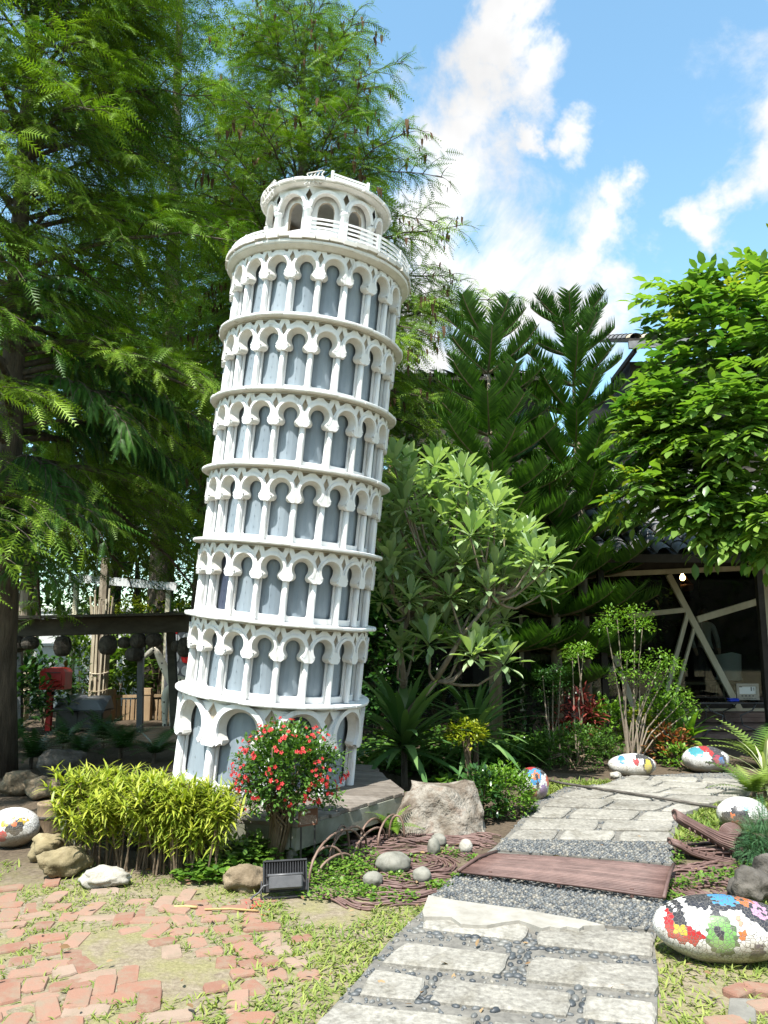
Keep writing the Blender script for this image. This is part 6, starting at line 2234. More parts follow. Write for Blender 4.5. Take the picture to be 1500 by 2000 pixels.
mb = MB(); mb.bar((x0h - .3, 11.27, 2.66), (10.6, 11.27, 2.66), .05, .12); mb.build('eave_board', M_darkwall, house)
for px in (1030, 1180, 1495):
    p = at(px, 1300, 11.6)
    mb = MB(); mb.box((p.x, 11.6, 1.36), (.09, .09, 2.74)); mb.build('porch_post', M_darkwall, house)
# upper storey with its own roof
up = thing('upper_house', 'upper storey with dark eave and cream edged tiles above the right tree', 'house', (8.0, 17.0, 0))
pe = at(1228, 668, 15.3)
mb = MB(); mb.box((pe.x + 3.9, 18.0, pe.z - 1.6), (7.2, 3.6, 3.0)); mb.build('wall', M_darkwall, up)
mb = MB(); mb.bar((pe.x, 15.32, pe.z - .06), (pe.x + 8, 15.32, pe.z + .32), .06, .16); mb.build('eave_board', M_tile, up)
tile_roof(up, pe.x, pe.x + 8, 15.3, pe.z + .08, 18.6, pe.z + 1.35, .30, True)
mb = MB()
for q in range(5):
    mb.bar((pe.x + .2 + q * 1.1, 15.5, pe.z - .1), (pe.x + .2 + q * 1.1, 17.2, pe.z - .2), .06, .10)
mb.build('rafter', M_darkwall, up)
# a house further back with grey ridged roof and orange shutters
hb = thing('back_house', 'house behind the pines with grey roof and orange shutters', 'house', (2.2, 18.5, 0))
r1 = at(760, 735, 17.5); r2 = at(1075, 690, 17.5)
mb = MB(); mb.box(((r1.x + r2.x) / 2, 19.8, 3.9), (r2.x - r1.x, 4.0, 7.8)); mb.build('wall', M_darkwall, hb)
tile_roof(hb, r1.x - .3, r2.x + .3, 17.3, r1.z - .1, 20.0, r1.z + .95, .32)
r3 = at(755, 892, 14.6); r4 = at(940, 872, 14.6)
tile_roof(hb, r3.x - .4, r4.x + 1.8, 14.6, r3.z, 17.4, r3.z + .75, .26, name='lean_to_roof')
M_orange = noisy('orange_shutter', [(0.3, (.52, .22, .02)), (0.7, (.66, .32, .03))], 5, .6, .1, .003)
mb = MB(); mb.box(((r3.x + r4.x) / 2 + .6, 15.35, r3.z - 1.3), (r4.x - r3.x + 1.8, .12, 2.4)); mb.build('lean_to_wall', M_darkwall, hb)
for (a, b) in ((848, 863), (865, 880), (905, 925), (927, 935)):
    A, B = at(a, 884, 15.25), at(b, 912, 15.25)
    mb = MB(); mb.box(((A.x + B.x) / 2, 15.26, (A.z + B.z) / 2), (abs(B.x - A.x), .04, abs(A.z - B.z))); mb.build('shutter', M_orange, hb, bevel=.008)
# white balcony rails between the tower and the silver tree
bal = thing('balcony_rail', 'weathered white horizontal rails on a balcony right of the tower', 'railing', at(790, 990, 13.6))
for y in (952, 962, 972, 982):
    A, B = at(740, y + 6, 13.6), at(870, y - 8, 13.6)
    mb = MB(); mb.bar(A, B, .03, .035); mb.build('rail', M_ridge, bal)
for x in (748, 800, 860):
    A, B = at(x, 945, 13.62), at(x, 1040, 13.62)
    mb = MB(); mb.bar(A, B, .05, .05); mb.build('post', M_ridge, bal)
mb = MB(); A, B = at(735, 1038, 13.6), at(900, 1030, 13.6); mb.bar(A, B, .5, .10); mb.build('floor_beam', M_palewood, bal)
for x in (745, 890):
    A = at(x, 1040, 13.62)
    mb = MB(); mb.box((A.x, 13.62, A.z / 2), (.12, .12, A.z)); mb.build('support_post', M_darkwall, bal)
# ---- things of the porch
M_bulb = plain('lit_bulb', (1, .8, .5), .5, emit=(1.0, .62, .25), es=14)
M_basket = noisy('wicker', [(0.3, (.16, .06, .025)), (0.7, (.30, .13, .06))], 30, .6, .4, .004)
pb = at(1333, 1128, 13.9)
lamp = thing('hanging_lamp', 'lit bulb over a wicker basket hanging behind the glass', 'lamp', pb)
mb = MB(); mb.lathe([(.0, -.055), (.035, -.045), (.05, -.012), (.045, .02), (.025, .05), (.02, .07)], pb, 12); mb.build('bulb', M_bulb, lamp, smooth=True)
mb = MB(); mb.tube([pb + Vector((0, 0, .07)), Vector((pb.x, pb.y, 3.3))], .006, 5); mb.build('cord', M_darkwall, lamp)
cbk = at(1342, 1147, 13.9)
mb = MB()
mb.lathe([(.06, -.07), (.095, -.06), (.115, 0), (.11, .05), (.10, .05), (.105, 0), (.085, -.05), (.02, -.055)], cbk, 14)
for k in range(4):
    a = 2 * math.pi * k / 4
    mb.tube([cbk + Vector((.10 * math.cos(a), .10 * math.sin(a), .05)), pb + Vector((0, 0, .07))], .003, 4)
mb.build('basket', M_basket, lamp, smooth=True)
YT = 11.9
tbl = thing('glass_table', 'glass topped table with curled iron legs on the porch', 'table', at(1420, 1420, YT))
tz = at(1420, 1371, YT).z
ta, tb_ = at(1362, 1371, YT).x, at(1492, 1371, YT).x
mb = MB(); mb.box(((ta + tb_) / 2, YT + .3, tz), (tb_ - ta, .75, .012)); mb.build('top', M_glass, tbl)
mb = MB()
for (A, B) in (((ta, YT - .075), (tb_, YT - .075)), ((ta, YT + .675), (tb_, YT + .675)), ((ta, YT - .075), (ta, YT + .675)), ((tb_, YT - .075), (tb_, YT + .675))):
    mb.tube([(A[0], A[1], tz - .012), (B[0], B[1], tz - .012)], .010, 6)
mb.build('rim', M_greymetal, tbl)
for x, s in ((ta + .12, 1), (tb_ - .12, -1)):
    for y in (YT, YT + .6):
        mb = MB()
        mb.tube([(x + s * .0, y, tz - .02), (x + s * .06, y, tz - .12), (x + s * .25, y, tz - .2), (x + s * .22, y, tz - .34), (x + s * .02, y, tz - .42), (x - s * .10, y, .0)], .012, 6)
        mb.build('leg', M_greymetal, tbl, smooth=True)
M_frame = noisy('limed_frame', [(0.3, (.30, .26, .20)), (0.7, (.46, .42, .34))], 10, .7, .2, .003)
M_paper = plain('paper', (.74, .74, .70), .6)
M_ink = plain('ink', (.12, .11, .10), .7)
A, B = at(1438, 1334, YT + .1), at(1484, 1366, YT + .1)
fw_, fh_ = B.x - A.x, A.z - B.z
cf = Vector(((A.x + B.x) / 2, YT + .12, tz + fh_ / 2 + .02))
fr_ = thing('framed_notice', 'framed notice with pale picture standing on the porch table', 'frame', (cf.x, cf.y, tz))
mb = MB()
for (dx, dz_, w_, h_) in ((0, fh_ / 2 - .02, fw_, .04), (0, -fh_ / 2 + .045, fw_, .09), (-fw_ / 2 + .02, 0, .04, fh_ - .0), (fw_ / 2 - .02, 0, .04, fh_ - .0)):
    mb.box(cf + Vector((dx, -.002 if w_ < .05 else 0, dz_)), (w_, .03, h_))
mb.build('frame', M_frame, fr_)
mb = MB(); mb.box(cf + Vector((0, .004, .01)), (fw_ - .06, .01, fh_ - .1)); mb.build('sheet', M_paper, fr_)
mb = MB()
for q in range(4): mb.box(cf + Vector((-.09 + .055 * q, -.0175, -fh_ / 2 + .062)), (.026, .002, .022))
mb.box(cf + Vector((-.10, -.0015, .075)), (.045, .002, .016)); mb.box(cf + Vector((.06, -.0015, .04)), (.016, .002, .06)); mb.box(cf + Vector((.10, -.0015, .04)), (.01, .002, .045))
for q in range(5): mb.box(cf + Vector((-.06 + .04 * q, -.0175, -fh_ / 2 + .022)), (.03, .002, .008))
mb.build('print', M_ink, fr_)
M_blue = plain('blue_plastic', (.01, .05, .55), .35)
pbx = at(1433, 1367, YT)
blx = thing('blue_box', 'small bright blue box on the porch table', 'box', (pbx.x, YT, tz + .006))
mb = MB(); mb.box((pbx.x, YT + .02, tz + .026), (.145, .10, .036)); mb.build('body', M_blue, blx, bevel=.006)
mb = MB(); mb.box((pbx.x, YT + .02, tz + .049), (.15, .105, .008)); mb.build('lid', M_blue, blx)
# low bench inside, white chair, figure standing in for a mirrored person
M_bench = noisy('bench_wood', [(0.3, (.12, .09, .05)), (0.7, (.22, .17, .10))], 5, .5, .1, .004)
bn = at(1385, 1358, 13.5)
bench = thing('bench', 'low wooden bench behind the glass front', 'bench', (bn.x, 13.5, FL))
mb = MB(); mb.box((bn.x, 13.5, FL + .42), (1.0, .36, .05)); mb.build('seat', M_bench, bench, bevel=.006)
for sx in (-.4, .4):
    mb = MB(); mb.box((bn.x + sx, 13.5, FL + .2), (.06, .30, .4)); mb.build('leg', M_bench, bench)
M_chairw = plain('white_seat', (.55, .56, .54), .5)
ch = at(1424, 1370, 14.3)
chair = thing('white_chair', 'white curved back chair inside the house', 'chair', (ch.x, 14.3, FL))
mb = MB()
Vc, Fc = [], []
for i in range(9):
    a = R(-70 + 140 * i / 8)
    for (z, k) in ((.44, 1), (.70, 1.05), (.92 - .05 * abs(math.sin(a)), 1.1)):
        Vc.append((ch.x + .24 * k * math.sin(a), 14.3 - .22 * k * math.cos(a), FL + z))
for i in range(8):
    for j in range(2): Fc.append((3 * i + j, 3 * i + 3 + j, 3 * i + 4 + j, 3 * i + 1 + j))
mb.add(Vc, Fc); mb.build('backrest', M_chairw, chair, smooth=True)
mb = MB(); mb.lathe([(.05, .41), (.24, .42), (.25, .45), (.05, .46)], (ch.x, 14.3, FL), 16); mb.build('seat', M_chairw, chair, smooth=True)
for k in range(4):
    a = R(45 + 90 * k)
    mb = MB(); mb.tube([(ch.x + .18 * math.cos(a), 14.3 + .18 * math.sin(a), FL + .42), (ch.x + .24 * math.cos(a), 14.3 + .24 * math.sin(a), FL)], .014, 6); mb.build('leg', M_palewood, chair)
M_shirt = noisy('pale_shirt', [(0.3, (.34, .38, .38)), (0.7, (.46, .50, .50))], 20, .8, .2, .004)
M_trous = noisy('dark_trousers', [(0.3, (.012, .014, .02)), (0.7, (.03, .032, .04))], 20, .8, .2, .004)
M_hair = plain('dark_hair', (.015, .012, .010), .5)
M_skin = plain('skin', (.42, .26, .18), .5)
pp_ = at(1386, 1400, 14.9)
hx_, hy_ = pp_.x, 14.9
per = thing('person', 'figure in pale shirt and dark trousers, standing in for a reflection in the glass', 'person', (hx_, hy_, FL))  # placed indoors as a stand-in for someone mirrored in the panes
PV_ = [(0, 0, .95), (0, 0, 1.10), (0, .01, 1.28), (0, 0, 1.42), (0, 0, 1.50), (-.09, 0, .86), (-.10, -.01, .48), (-.10, .02, .08), (-.10, -.10, .035), (.09, 0, .86), (.10, -.01, .48), (.10, .02, .08), (.10, -.10, .035),
       (-.17, 0, 1.40), (-.25, .01, 1.14), (-.22, -.10, .92), (-.21, -.13, .84), (.17, 0, 1.40), (.25, .01, 1.14), (.22, -.10, .92), (.21, -.13, .84), (0, -.01, 1.58), (0, -.01, 1.68)]
PE_ = [(0, 1), (1, 2), (2, 3), (3, 4), (0, 5), (5, 6), (6, 7), (7, 8), (0, 9), (9, 10), (10, 11), (11, 12), (3, 13), (13, 14), (14, 15), (15, 16), (3, 17), (17, 18), (18, 19), (19, 20), (4, 21), (21, 22)]
PR_ = [.13, .12, .135, .10, .055, .095, .065, .045, .035, .095, .065, .045, .035, .06, .046, .036, .028, .06, .046, .036, .028, .085, .075]
body = skin_mesh('body', [(hx_ + x, hy_ + y, FL + z) for x, y, z in PV_], PE_, PR_, [M_skin, M_shirt, M_trous], per, 2, 0)
for p in body.data.polygons:
    z = p.center.z
    x = abs(p.center.x)
    p.material_index = 2 if z < .98 and x < .19 else (1 if z < 1.47 and not (x > .19 and z < .98) else 0)
mb = MB(); mb.lathe([(.03, .165), (.085, .14), (.098, .07), (.09, .0), (.05, -.03)], (hx_, hy_ + .012, FL + 1.58), 14); mb.build('hair', M_hair, per, smooth=True)

# ================================================================== LEFT BACKGROUND UNDER THE TREES
YP = 12.4
M_pergola = noisy('dark_beam', [(0.3, (.035, .03, .022)), (0.7, (.09, .08, .06))], 6, .85, .4, .008, stretch=(.4, 1, 1))
perg = thing('pergola', 'dark timber pergola beam on slim posts under the cypresses', 'pergola', at(180, 1440, YP))
A, B = at(-40, 1229, YP), at(372, 1218, YP)
mb = MB(); mb.bar(A, B, .14, .27); mb.build('beam', M_pergola, perg, bevel=.01)
mb = MB(); mb.bar(A + Vector((0, -.10, .17)), B + Vector((0, -.10, .15)), .5, .04); mb.build('top_board', M_pergola, perg)
for (a, b, w) in (((38, 1225), (37, 1440), .09), ((276, 1225), (273, 1430), .09), ((332, 1195), (343, 1440), .12)):
    mb = MB(); mb.bar(at(a[0], a[1], YP + .12), at(b[0], b[1], YP + .12), w, w); mb.build('post', M_greymetal if w < .1 else M_pergola, perg)
M_gourd = noisy('dried_gourd', [(0.3, (.035, .03, .025)), (0.7, (.11, .095, .075))], 14, .9, .8, .02)
def hang(px, py, r, sq, seed, label):
    c = at(px, py, YP - .05)
    rr = r / FPX * YP
    root = thing('hanging_lantern', label, 'lantern', c, 'lanterns hanging from the pergola')
    mb = MB()
    V, F = [], []
    n, m_ = 14, 9
    rd = random.Random(seed)
    for j in range(m_):
        t = math.pi * j / (m_ - 1)
        for k in range(n):
            a = 2 * math.pi * k / n
            q = rr * (math.sin(t) ** .6 + .001) * (1 + .06 * (k % 2)) * (1 + .05 * math.sin(seed + 3 * a))
            V.append(c + Vector((q * math.cos(a), q * math.sin(a), rr * sq * math.cos(t))))
    for j in range(m_ - 1):
        for k in range(n): F.append((j * n + k, j * n + (k + 1) % n, (j + 1) * n + (k + 1) % n, (j + 1) * n + k))
    mb.add(V, F); mb.build('shade', M_gourd, root)
    mb = MB(); mb.tube([c + Vector((0, 0, rr * sq * .9)), Vector((c.x, c.y, A.lerp(B, .4).z))], .006, 5); mb.build('cord', M_pergola, root)
for i, (px, py, r, sq, w) in enumerate(((32, 1259, 17, .9, 'first from the left'), (58, 1256, 16, .8, 'second from the left, overlapping the first'), (122, 1262, 16, 1.25, 'third from the left, long and dark'), (211, 1260, 17, 1.1, 'right of the bamboo-wrapped trunk'),
                                        (243, 1255, 12, .9, 'small pale one in the middle'), (270, 1252, 16, .9, 'above the giraffe head'), (262, 1278, 17, .8, 'lowest, left of the giraffe head'), (346, 1262, 12, .9, 'before the dotted panel, smaller'), (362, 1264, 16, 1.2, 'before the dotted panel, next to the tower'), (300, 1250, 15, .9, 'just right above the giraffe head'))):
    hang(px, py, r, sq, i, 'rough dark lantern ball on the pergola, ' + w)
# giraffe sculpture
def giraffe_mat():
    m, nt, b = new_mat('giraffe_hide')
    tc = node(nt, 'ShaderNodeTexCoord')
    vo = node(nt, 'ShaderNodeTexVoronoi', feature='F1')
    vo.inputs['Scale'].default_value = 11
    nt.links.new(tc.outputs['Object'], vo.inputs['Vector'])
    f = ramp(nt, [(.20, (.02, .02, .02)), (.25, (.68, .62, .50))], vo.outputs['Distance'])
    nt.links.new(f, b.inputs['Base Color'])
    b.inputs['Roughness'].default_value = .7
    return m
YG = 13.6
gr0 = at(322, 1422, YG)
gir = thing('giraffe_sculpture', 'pale giraffe sculpture with black dots looking over the fence', 'sculpture', (gr0.x, YG, 0))
def gq(px, py, dy=0.0): return at(px, py, YG + dy)
GV = [gq(352, 1335), gq(336, 1328), gq(318, 1298), gq(306, 1272), gq(300, 1268), gq(287, 1279), gq(279, 1286),
      gq(323, 1352, -.10), gq(322, 1385, -.10), gq(322, 1420, -.10), gq(319, 1426, -.14), gq(335, 1352, .12), gq(336, 1388, .12), gq(336, 1426, .12),
      gq(385, 1340), gq(392, 1355, -.1), gq(396, 1390, -.1), gq(394, 1426, -.1), gq(400, 1355, .12), gq(405, 1390, .12), gq(402, 1426, .12), gq(402, 1352)]
GE = [(0, 1), (1, 2), (2, 3), (3, 4), (4, 5), (5, 6), (0, 7), (7, 8), (8, 9), (9, 10), (0, 11), (11, 12), (12, 13), (0, 14), (14, 15), (15, 16), (16, 17), (14, 18), (18, 19), (19, 20), (14, 21)]
GR_ = [.13, .11, .075, .058, .058, .05, .032, .085, .06, .042, .045, .08, .055, .045, .13, .085, .055, .045, .085, .055, .045, .03]
M_gir = giraffe_mat()
skin_mesh('body', GV, GE, GR_, M_gir, gir, 2, 0)
hd = gq(299, 1268)
mb = MB()
for s in (-.03, .03):
    mb.tube([hd + Vector((0, s, .03)), hd + Vector((-.01, s * 1.2, .085))], [.010, .012], 6)
    mb.tube([hd + Vector((.01, s * 1.3, .03)), hd + Vector((.04, s * 2.4, .05))], [.018, .004], 6)
mb.build('horns', M_gir, gir, smooth=True)
# dotted panel
M_panelg = noisy('grey_panel', [(0.3, (.14, .145, .16)), (0.7, (.19, .195, .21))], 4, .6, .05, .003)
M_redd = plain('red_disc', (.60, .015, .015), .4)
M_whited = plain('white_disc', (.62, .63, .64), .4)
YD = 15.2
A, B = at(326, 1225, YD), at(400, 1330, YD)
dp = thing('dotted_panel', 'grey panel with red and white discs left of the tower', 'panel', ((A.x + B.x) / 2, YD, 0))
mb = MB(); mb.box(((A.x + B.x) / 2, YD, (A.z + .0) / 2), (B.x - A.x, .06, A.z)); mb.build('board', M_panelg, dp)
for (x, y, c) in ((340, 1229, 1), (342, 1249, 0), (366, 1247, 0), (340, 1284, 0), (364, 1285, 1), (340, 1310, 0), (364, 1310, 0), (385, 1265, 0), (388, 1300, 1)):
    p = at(x, y, YD - .04)
    mb = MB(); mb.lathe([(.10, 0), (.10, .02)], (0, 0, 0), 20, M=Matrix.Rotation(R(90), 3, 'X'))
    o = mb.build('disc', M_redd if c else M_whited, dp, local=True)
    o.location = p - dp.location + Vector((0, .012, 0))
# red box on a red post
M_redp = noisy('red_paint', [(0.3, (.42, .01, .012)), (0.7, (.62, .02, .02))], 6, .35, .05, .003, spec=.5)
YM = 13.0
mp = at(108, 1325, YM)
mbx = thing('red_mailbox', 'red rounded box on a red post in the shade', 'mailbox', (mp.x, YM, 0))
mb = MB()
wM, hM = 48 / FPX * YM, 40 / FPX * YM
sec = [(-wM / 2, 0), (wM / 2, 0), (wM / 2, hM * .8), (wM * .42, hM * .95), (wM * .3, hM), (-wM * .3, hM), (-wM * .42, hM * .95), (-wM / 2, hM * .8)]
V = [(mp.x + x, YM - .12, mp.z - hM / 2 + z) for x, z in sec] + [(mp.x + x, YM + .18, mp.z - hM / 2 + z) for x, z in sec]
mb.add(V, [tuple(range(8)), tuple(range(15, 7, -1))] + [(i, 8 + i, 8 + (i + 1) % 8, (i + 1) % 8) for i in range(8)]); mb.build('body', M_redp, mbx)
mb = MB(); mb.box((mp.x + .09, YM - .127, mp.z - .02), (.14, .012, .20)); mb.build('door', M_redp, mbx, bevel=.004)
mb = MB(); mb.box((mp.x + .0, YM - .128, mp.z + .10), (.26, .012, .012)); mb.build('slot', M_black, mbx)
mb = MB(); mb.box((mp.x - .06, YM, (mp.z - hM / 2) / 2), (.08, .08, mp.z - hM / 2)); mb.build('post', M_redp, mbx)
# two grey lidded bins
M_lid = noisy('grey_lid', [(0.3, (.13, .14, .155)), (0.7, (.19, .20, .215))], 3, .4, .05, .003)
for (px, py, w, lb) in ((140, 1372, 50, 'grey lidded bin nearer the red box'), (184, 1373, 56, 'grey lidded bin nearer the wooden fence')):
    YB_ = 13.2
    c = at(px, py, YB_)
    w_ = w / FPX * YB_
    bt = thing('bin', lb, 'bin', (c.x, YB_, 0), 'grey bins by the fence')
    mb = MB()
    lo_, hi_ = c.z - .11, c.z + .11
    V = [(c.x - w_ / 2, YB_ - .22, lo_), (c.x + w_ / 2, YB_ - .22, lo_), (c.x + w_ / 2, YB_ + .3, lo_), (c.x - w_ / 2, YB_ + .3, lo_),
         (c.x - w_ * .40, YB_ - .12, hi_ - .05), (c.x + w_ * .22, YB_ - .12, hi_ - .05), (c.x + w_ * .42, YB_ + .24, hi_), (c.x - w_ * .28, YB_ + .24, hi_)]
    mb.add(V, [(3, 2, 1, 0), (4, 5, 6, 7), (0, 1, 5, 4), (1, 2, 6, 5), (2, 3, 7, 6), (3, 0, 4, 7)]); mb.build('lid', M_lid, bt, bevel=.02)
    mb = MB(); mb.box((c.x, YB_ + .04, lo_ / 2), (w_ * .86, .42, lo_ - .01)); mb.build('body', M_black, bt, bevel=.02)
    mb = MB(); mb.box((c.x, YB_ + .04, lo_ - .012), (w_ * 1.02, .54, .022)); mb.build('rim', M_black, bt)
# bamboo-wrapped trunks
M_cane = noisy('dry_cane', [(0.3, (.30, .24, .15)), (0.7, (.56, .49, .37))], 9, .7, .2, .004, stretch=(1, 1, .2), rnd=.15)
def bundle(px, Y, py0, py1, w, lb, flare, seed):
    rd = random.Random(seed)
    b = at(px, py1, Y); t = at(px, py0, Y)
    r_ = w / 2 / FPX * Y
    root = thing('bamboo_bundle', lb, 'trunk', (b.x, Y, 0), 'trunks wrapped in dry canes')
    mb = MB(); mb.tube([(b.x, Y, -.05), (b.x, Y, t.z + .8)], [r_ * .8, r_ * .6], 8); mb.build('trunk', M_barkpale, root)
    for k in range(20):
        a = 2 * math.pi * k / 20 + rd.uniform(-.1, .1)
        q = r_ * rd.uniform(.88, 1.05)
        f = flare * rd.uniform(.6, 1.3)
        mb = MB()
        mb.tube([(b.x + q * math.cos(a), Y + q * math.sin(a), 0), (b.x + q * math.cos(a + rd.gauss(0, .15)), Y + q * math.sin(a), t.z * .7), (b.x + q * (1 + f) * math.cos(a), Y + q * (1 + f) * math.sin(a), t.z + rd.uniform(-.1, .25))], .018, 5)
        mb.build('cane', M_cane, root)
    for py in (1312, 1346):
        zz = at(px, py, Y).z
        mb = MB(); mb.tube([(b.x + r_ * 1.12 * math.cos(a), Y + r_ * 1.12 * math.sin(a), zz + .03 * math.sin(a)) for a in [2 * math.pi * k / 16 for k in range(17)]], .010, 5); mb.build('tie', M_cane, root)
bundle(191, 14.2, 1175, 1365, 30, 'tree trunk wrapped in dry canes behind the pergola, in sun', .45, 3)
bundle(36, 14.6, 1235, 1365, 36, 'trunk wrapped in dry canes behind the leftmost lanterns', .2, 4)
# wooden fence with two stout posts
M_fence = noisy('fence_wood', [(0.3, (.20, .13, .07)), (0.7, (.40, .29, .17))], 6, .8, .3, .006, stretch=(1, 1, .2))
YE = 14.6
fen = thing('wooden_fence', 'brown wooden picket fence in sunlight behind the giraffe', 'fence', at(250, 1400, YE))
for (px, w, top) in ((218, 13, 1346), (288, 17, 1344)):
    c = at(px, top, YE - .08)
    mb = MB(); mb.box((c.x, YE - .08, c.z / 2), (w / FPX * YE, .14, c.z)); mb.box((c.x, YE - .08, c.z - .10), (w / FPX * YE + .02, .16, .03)); mb.build('post', M_fence, fen)
for px in range(206, 345, 9):
    c = at(px, 1366, YE)
    mb = MB(); mb.box((c.x, YE, c.z / 2), (.062, .025, c.z)); mb.build('picket', M_fence, fen)
A, B = at(205, 1361, YE), at(345, 1358, YE)
mb = MB(); mb.bar(A, B, .05, .05); mb.build('rail', M_fence, fen)
# pale walls and boards seen through the gap
M_palewall = noisy('pale_plaster', [(0.3, (.46, .47, .47)), (0.7, (.58, .59, .58))], 3, .8, .1, .004)
def wall_at(name, label, x0, y0, x1, y1, Y, mat, cat='wall'):
    A, B = at(x0, y0, Y), at(x1, y1, Y)
    root = thing(name, label, cat, ((A.x + B.x) / 2, Y, 0))
    mb = MB(); zb = max(0.0, B.z) if y1 < 1400 else 0
    mb.box(((A.x + B.x) / 2, Y, (A.z + 0) / 2), (B.x - A.x, .15, A.z)); mb.build('wall_panel', mat, root, bevel=.01)
    mb = MB(); mb.box(((A.x + B.x) / 2, Y - .02, A.z + .03), (B.x - A.x + .06, .22, .06)); mb.build('coping', mat, root)
    return root
wall_at('garden_wall', 'pale garden wall seen between red box and wrapped trunk', 60, 1262, 178, 1340, 17.0, M_palewall)
wall_at('garden_wall', 'bright white low wall seen above the fence', 225, 1312, 300, 1350, 17.5, M_palewall)
wb = thing('white_board', 'long white weathered board high under the cypress branches', 'board', at(230, 1135, 15.5))
mb = MB(); mb.bar(at(135, 1128, 15.5), at(345, 1146, 15.5), .06, .16); mb.build('plank', M_palewall, wb)
for x in (150, 330):
    p = at(x, 1140, 15.6)
    mb = MB(); mb.box((p.x, 15.6, p.z / 2), (.09, .09, p.z)); mb.build('post', M_palewood, wb)
sc_ = thing('scaffold', 'white pipe frame glimpsed between dark cypress branches', 'frame', at(260, 1020, 17.5))
for (a, b) in (((190, 1012), (330, 990)), ((190, 1022), (330, 1005)), ((190, 1040), (320, 1022)), ((258, 990), (262, 1045)), ((306, 1000), (306, 1030)), ((268, 1030), (274, 1050))):
    mb = MB(); mb.tube([at(*a, 17.5), at(*b, 17.5)], .022, 6); mb.build('pipe', M_palewall, sc_)
for x in (195, 325):
    p = at(x, 1020, 17.5)
    mb = MB(); mb.tube([(p.x, 17.5, 0), p], .022, 6); mb.build('pipe_leg', M_palewall, sc_)
# sunlit timber boards on the ground by the giraffe
M_boards = noisy('ground_boards', [(0.3, (.26, .16, .10)), (0.7, (.42, .30, .20))], 5, .8, .3, .006)
gb = thing('boardwalk', 'reddish boards on the ground below the giraffe', 'boardwalk', gp(300, 1440))
for k in range(6):
    A, B = gp(262, 1427 + 5 * k), gp(345, 1424 + 5 * k)
    mb = MB(); mb.bar(Vector((A.x - .2, A.y, .02)), Vector((B.x, B.y, .02)), .30, .03); mb.build('board', M_boards, gb, bevel=.005)
# thatch-like pale hedge, shrubs and far trees that close the view
leafy(270, 1300, 2.35, 1.1, .6, 1400, L_yellow, .09, 120, 'pale yellow-green shrub with layered top behind the pergola', name='far_shrub', base_z=1.75, Y=16.5, stems=6)
leafy(160, 1300, 1.55, .55, .5, 900, L_far, .13, 121, 'bright leafy shrub left of the wrapped trunk', name='far_shrub', base_z=.3, Y=15.3)
leafy(235, 1300, 1.5, .6, .5, 900, L_far, .16, 122, 'broad leaved shrub right of the wrapped trunk', name='far_shrub', base_z=.3, Y=15.4, w=1.1)
leafy(310, 1300, 2.3, .8, .5, 1200, L_bush, .12, 123, 'dark green shrub behind the giraffe neck', name='far_shrub', base_z=.4, Y=16.2)
leafy(90, 1300, 1.3, .6, .5, 600, L_dark, .14, 124, 'dark shrub around the red box', name='far_shrub', base_z=.2, Y=13.6)
leafy(752, 1300, 2.7, .5, .5, 3600, L_dark, .15, 126, 'tall dark shrub in the slit right of the tower', name='far_shrub', base_z=.2, Y=11.6)
leafy(20, 1300, 1.2, .8, .5, 700, L_dark, .15, 125, 'dark leafy shrub at the foot of the left cypress', name='far_shrub', base_z=.1, Y=12.6)
def far_tree(px, Y, H, rx, seed, label, leaf, n=2600, size=.22, x=None):
    random.seed(seed)
    b = at(px, 1250, Y) if x is None else Vector((x, Y, 0))
    root = thing('far_tree', label, 'tree', (b.x, Y, 0), 'trees closing the view')
    mb = MB(); mb.tube([(b.x, Y, -.1), (b.x + .1, Y, H * .45), (b.x, Y, H * .8)], [.2, .15, .05], 7)
    pos, dr, ti = [], [], []
    for i in range(n // 14):
        d = rand_dirs(1, -.7, 1)[0]
        rr = random.uniform(.5, 1.05) * (1 + .3 * noise.noise(Vector((d[0] * 2 + seed, d[1] * 2, d[2] * 2))))
        c = Vector((b.x + d[0] * rx * rr, Y + d[1] * rx * rr, H * .58 + d[2] * H * .42 * rr))
        for q in range(14):
            pos.append(c + Vector((random.gauss(0, .25), random.gauss(0, .25), random.gauss(0, .2)))); dr.append((d[0] + random.gauss(0, .7), d[1] + random.gauss(0, .7), d[2] + random.gauss(0, .6))); ti.append(random.gauss(.48, .25))
    mb.build('trunk', M_bark, root, smooth=True)
    scatter('crown', LEAF_V, LEAF_F, pos, dr, rng.uniform(.7, 1.2, len(pos)) * size, np.array(ti), leaf, root)
far_tree(60, 24, 5.0, 2.6, 131, 'sunlit far tree behind the pale garden wall', L_far)
far_tree(260, 22, 4.6, 2.4, 132, 'sunlit far tree behind the pergola beam', L_far)
far_tree(-120, 20, 6.0, 2.6, 133, 'far tree beyond the left picture edge', L_far)
far_tree(440, 24, 6.5, 2.8, 134, 'far tree hidden behind the tower', L_far)
far_tree(800, 22, 6.0, 2.3, 135, 'sunlit far tree glimpsed right of the tower', L_far)
far_tree(720, 14.5, 3.6, 1.5, 136, 'leafy tree in shade between tower and back house', L_bush, 1800, .16)
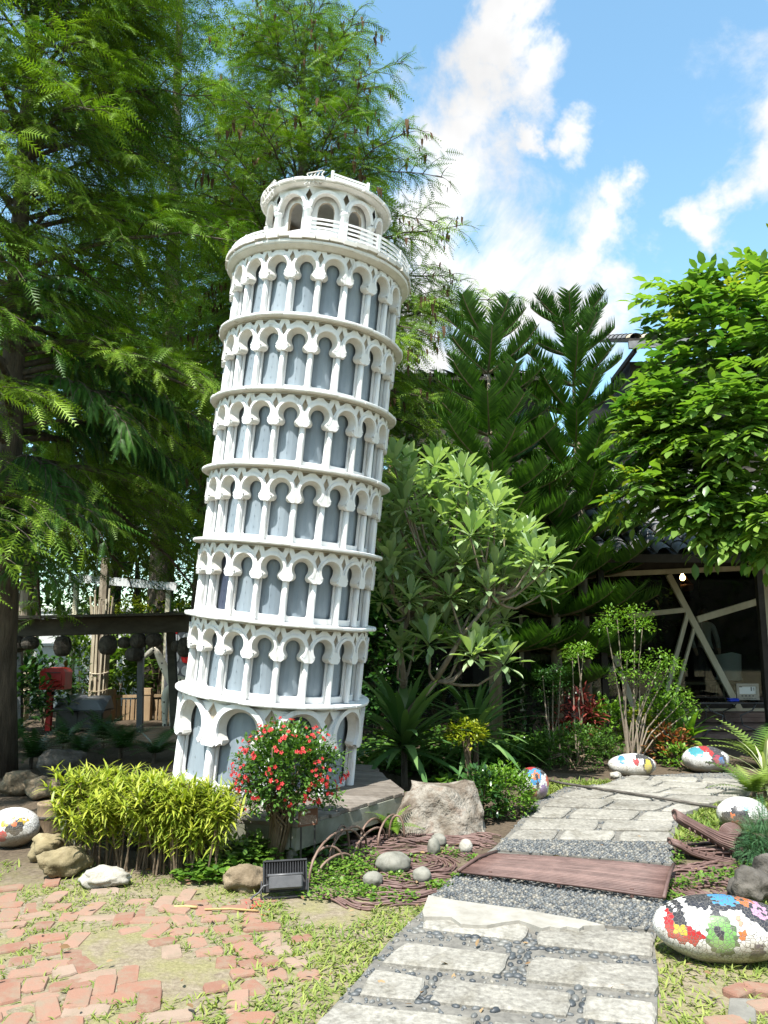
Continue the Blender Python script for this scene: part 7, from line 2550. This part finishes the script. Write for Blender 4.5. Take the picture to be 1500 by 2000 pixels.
fw2 = thing('boundary_wall', 'far pale boundary wall closing the garden at the left', 'wall', (-6, 28, 0))
mb = MB(); mb.box((-6, 28, 1.2), (30, .3, 2.4)); mb.build('wall_panel', M_palewall, fw2)
mb = MB(); mb.box((-6, 28, 2.44), (30.2, .4, .1)); mb.build('coping', M_palewall, fw2)
far_tree(40, 19.5, 11.5, 3.0, 151, 'tall dark tree filling the gaps behind the left cypress', L_dark, 4200, .34)
far_tree(215, 21.0, 12.5, 3.2, 152, 'tall dark tree in the gap between the cypresses', L_dark, 4200, .34)
far_tree(380, 20.0, 10.5, 2.8, 153, 'tall dark tree behind the tower, left side', L_dark, 3600, .34)
far_tree(800, 15.6, 6.9, 1.6, 154, 'dark tree just right of the tower before the back house', L_bush, 3600, .16)
far_tree(1050, 14.3, 5.6, 1.5, 156, 'leafy tree filling the gap between the two pines', L_bush, 3600, .14)
far_tree(1185, 14.6, 5.6, 1.2, 157, 'leafy tree between the taller pine and the pinnate tree', L_bush, 2600, .14)
far_tree(-90, 15.0, 9.0, 2.4, 155, 'dark tree beyond the left edge beside the cypress', L_dark, 3000, .3)
rh = thing('added_hedge', 'hedge added behind the viewer to darken the reflection in the glass', 'hedge', (10, -11, 0))  # invented and out of view; keeps bright sky out of the panes
mb = MB(); mb.box((10, -11, 2.2), (46, 1.0, 4.4)); mb.build('hedge_core', M_bark, rh)
n_ = 6000
hp_ = np.stack([rng.uniform(-13, 33, n_), rng.uniform(-10.5, -10.35, n_), rng.uniform(.05, 4.8, n_)], 1)
scatter('foliage', LEAF_V, LEAF_F, hp_, rand_dirs(n_, -.3, 1) + np.array([0, .8, 0]), rng.uniform(.2, .35, n_), rng.random(n_), L_bush, rh)
# garden trees behind the viewer, mirrored in the dark glass of the house
for i, x in enumerate((-6.5, 1.5, 8.5, 15.0, 22.0)):
    far_tree(0, -15 - 2 * (i % 2), 8.0, 4.2, 140 + i, 'garden tree behind the viewer, %s of five from the left' % ordn[i], L_bush, 2400, .42, x)
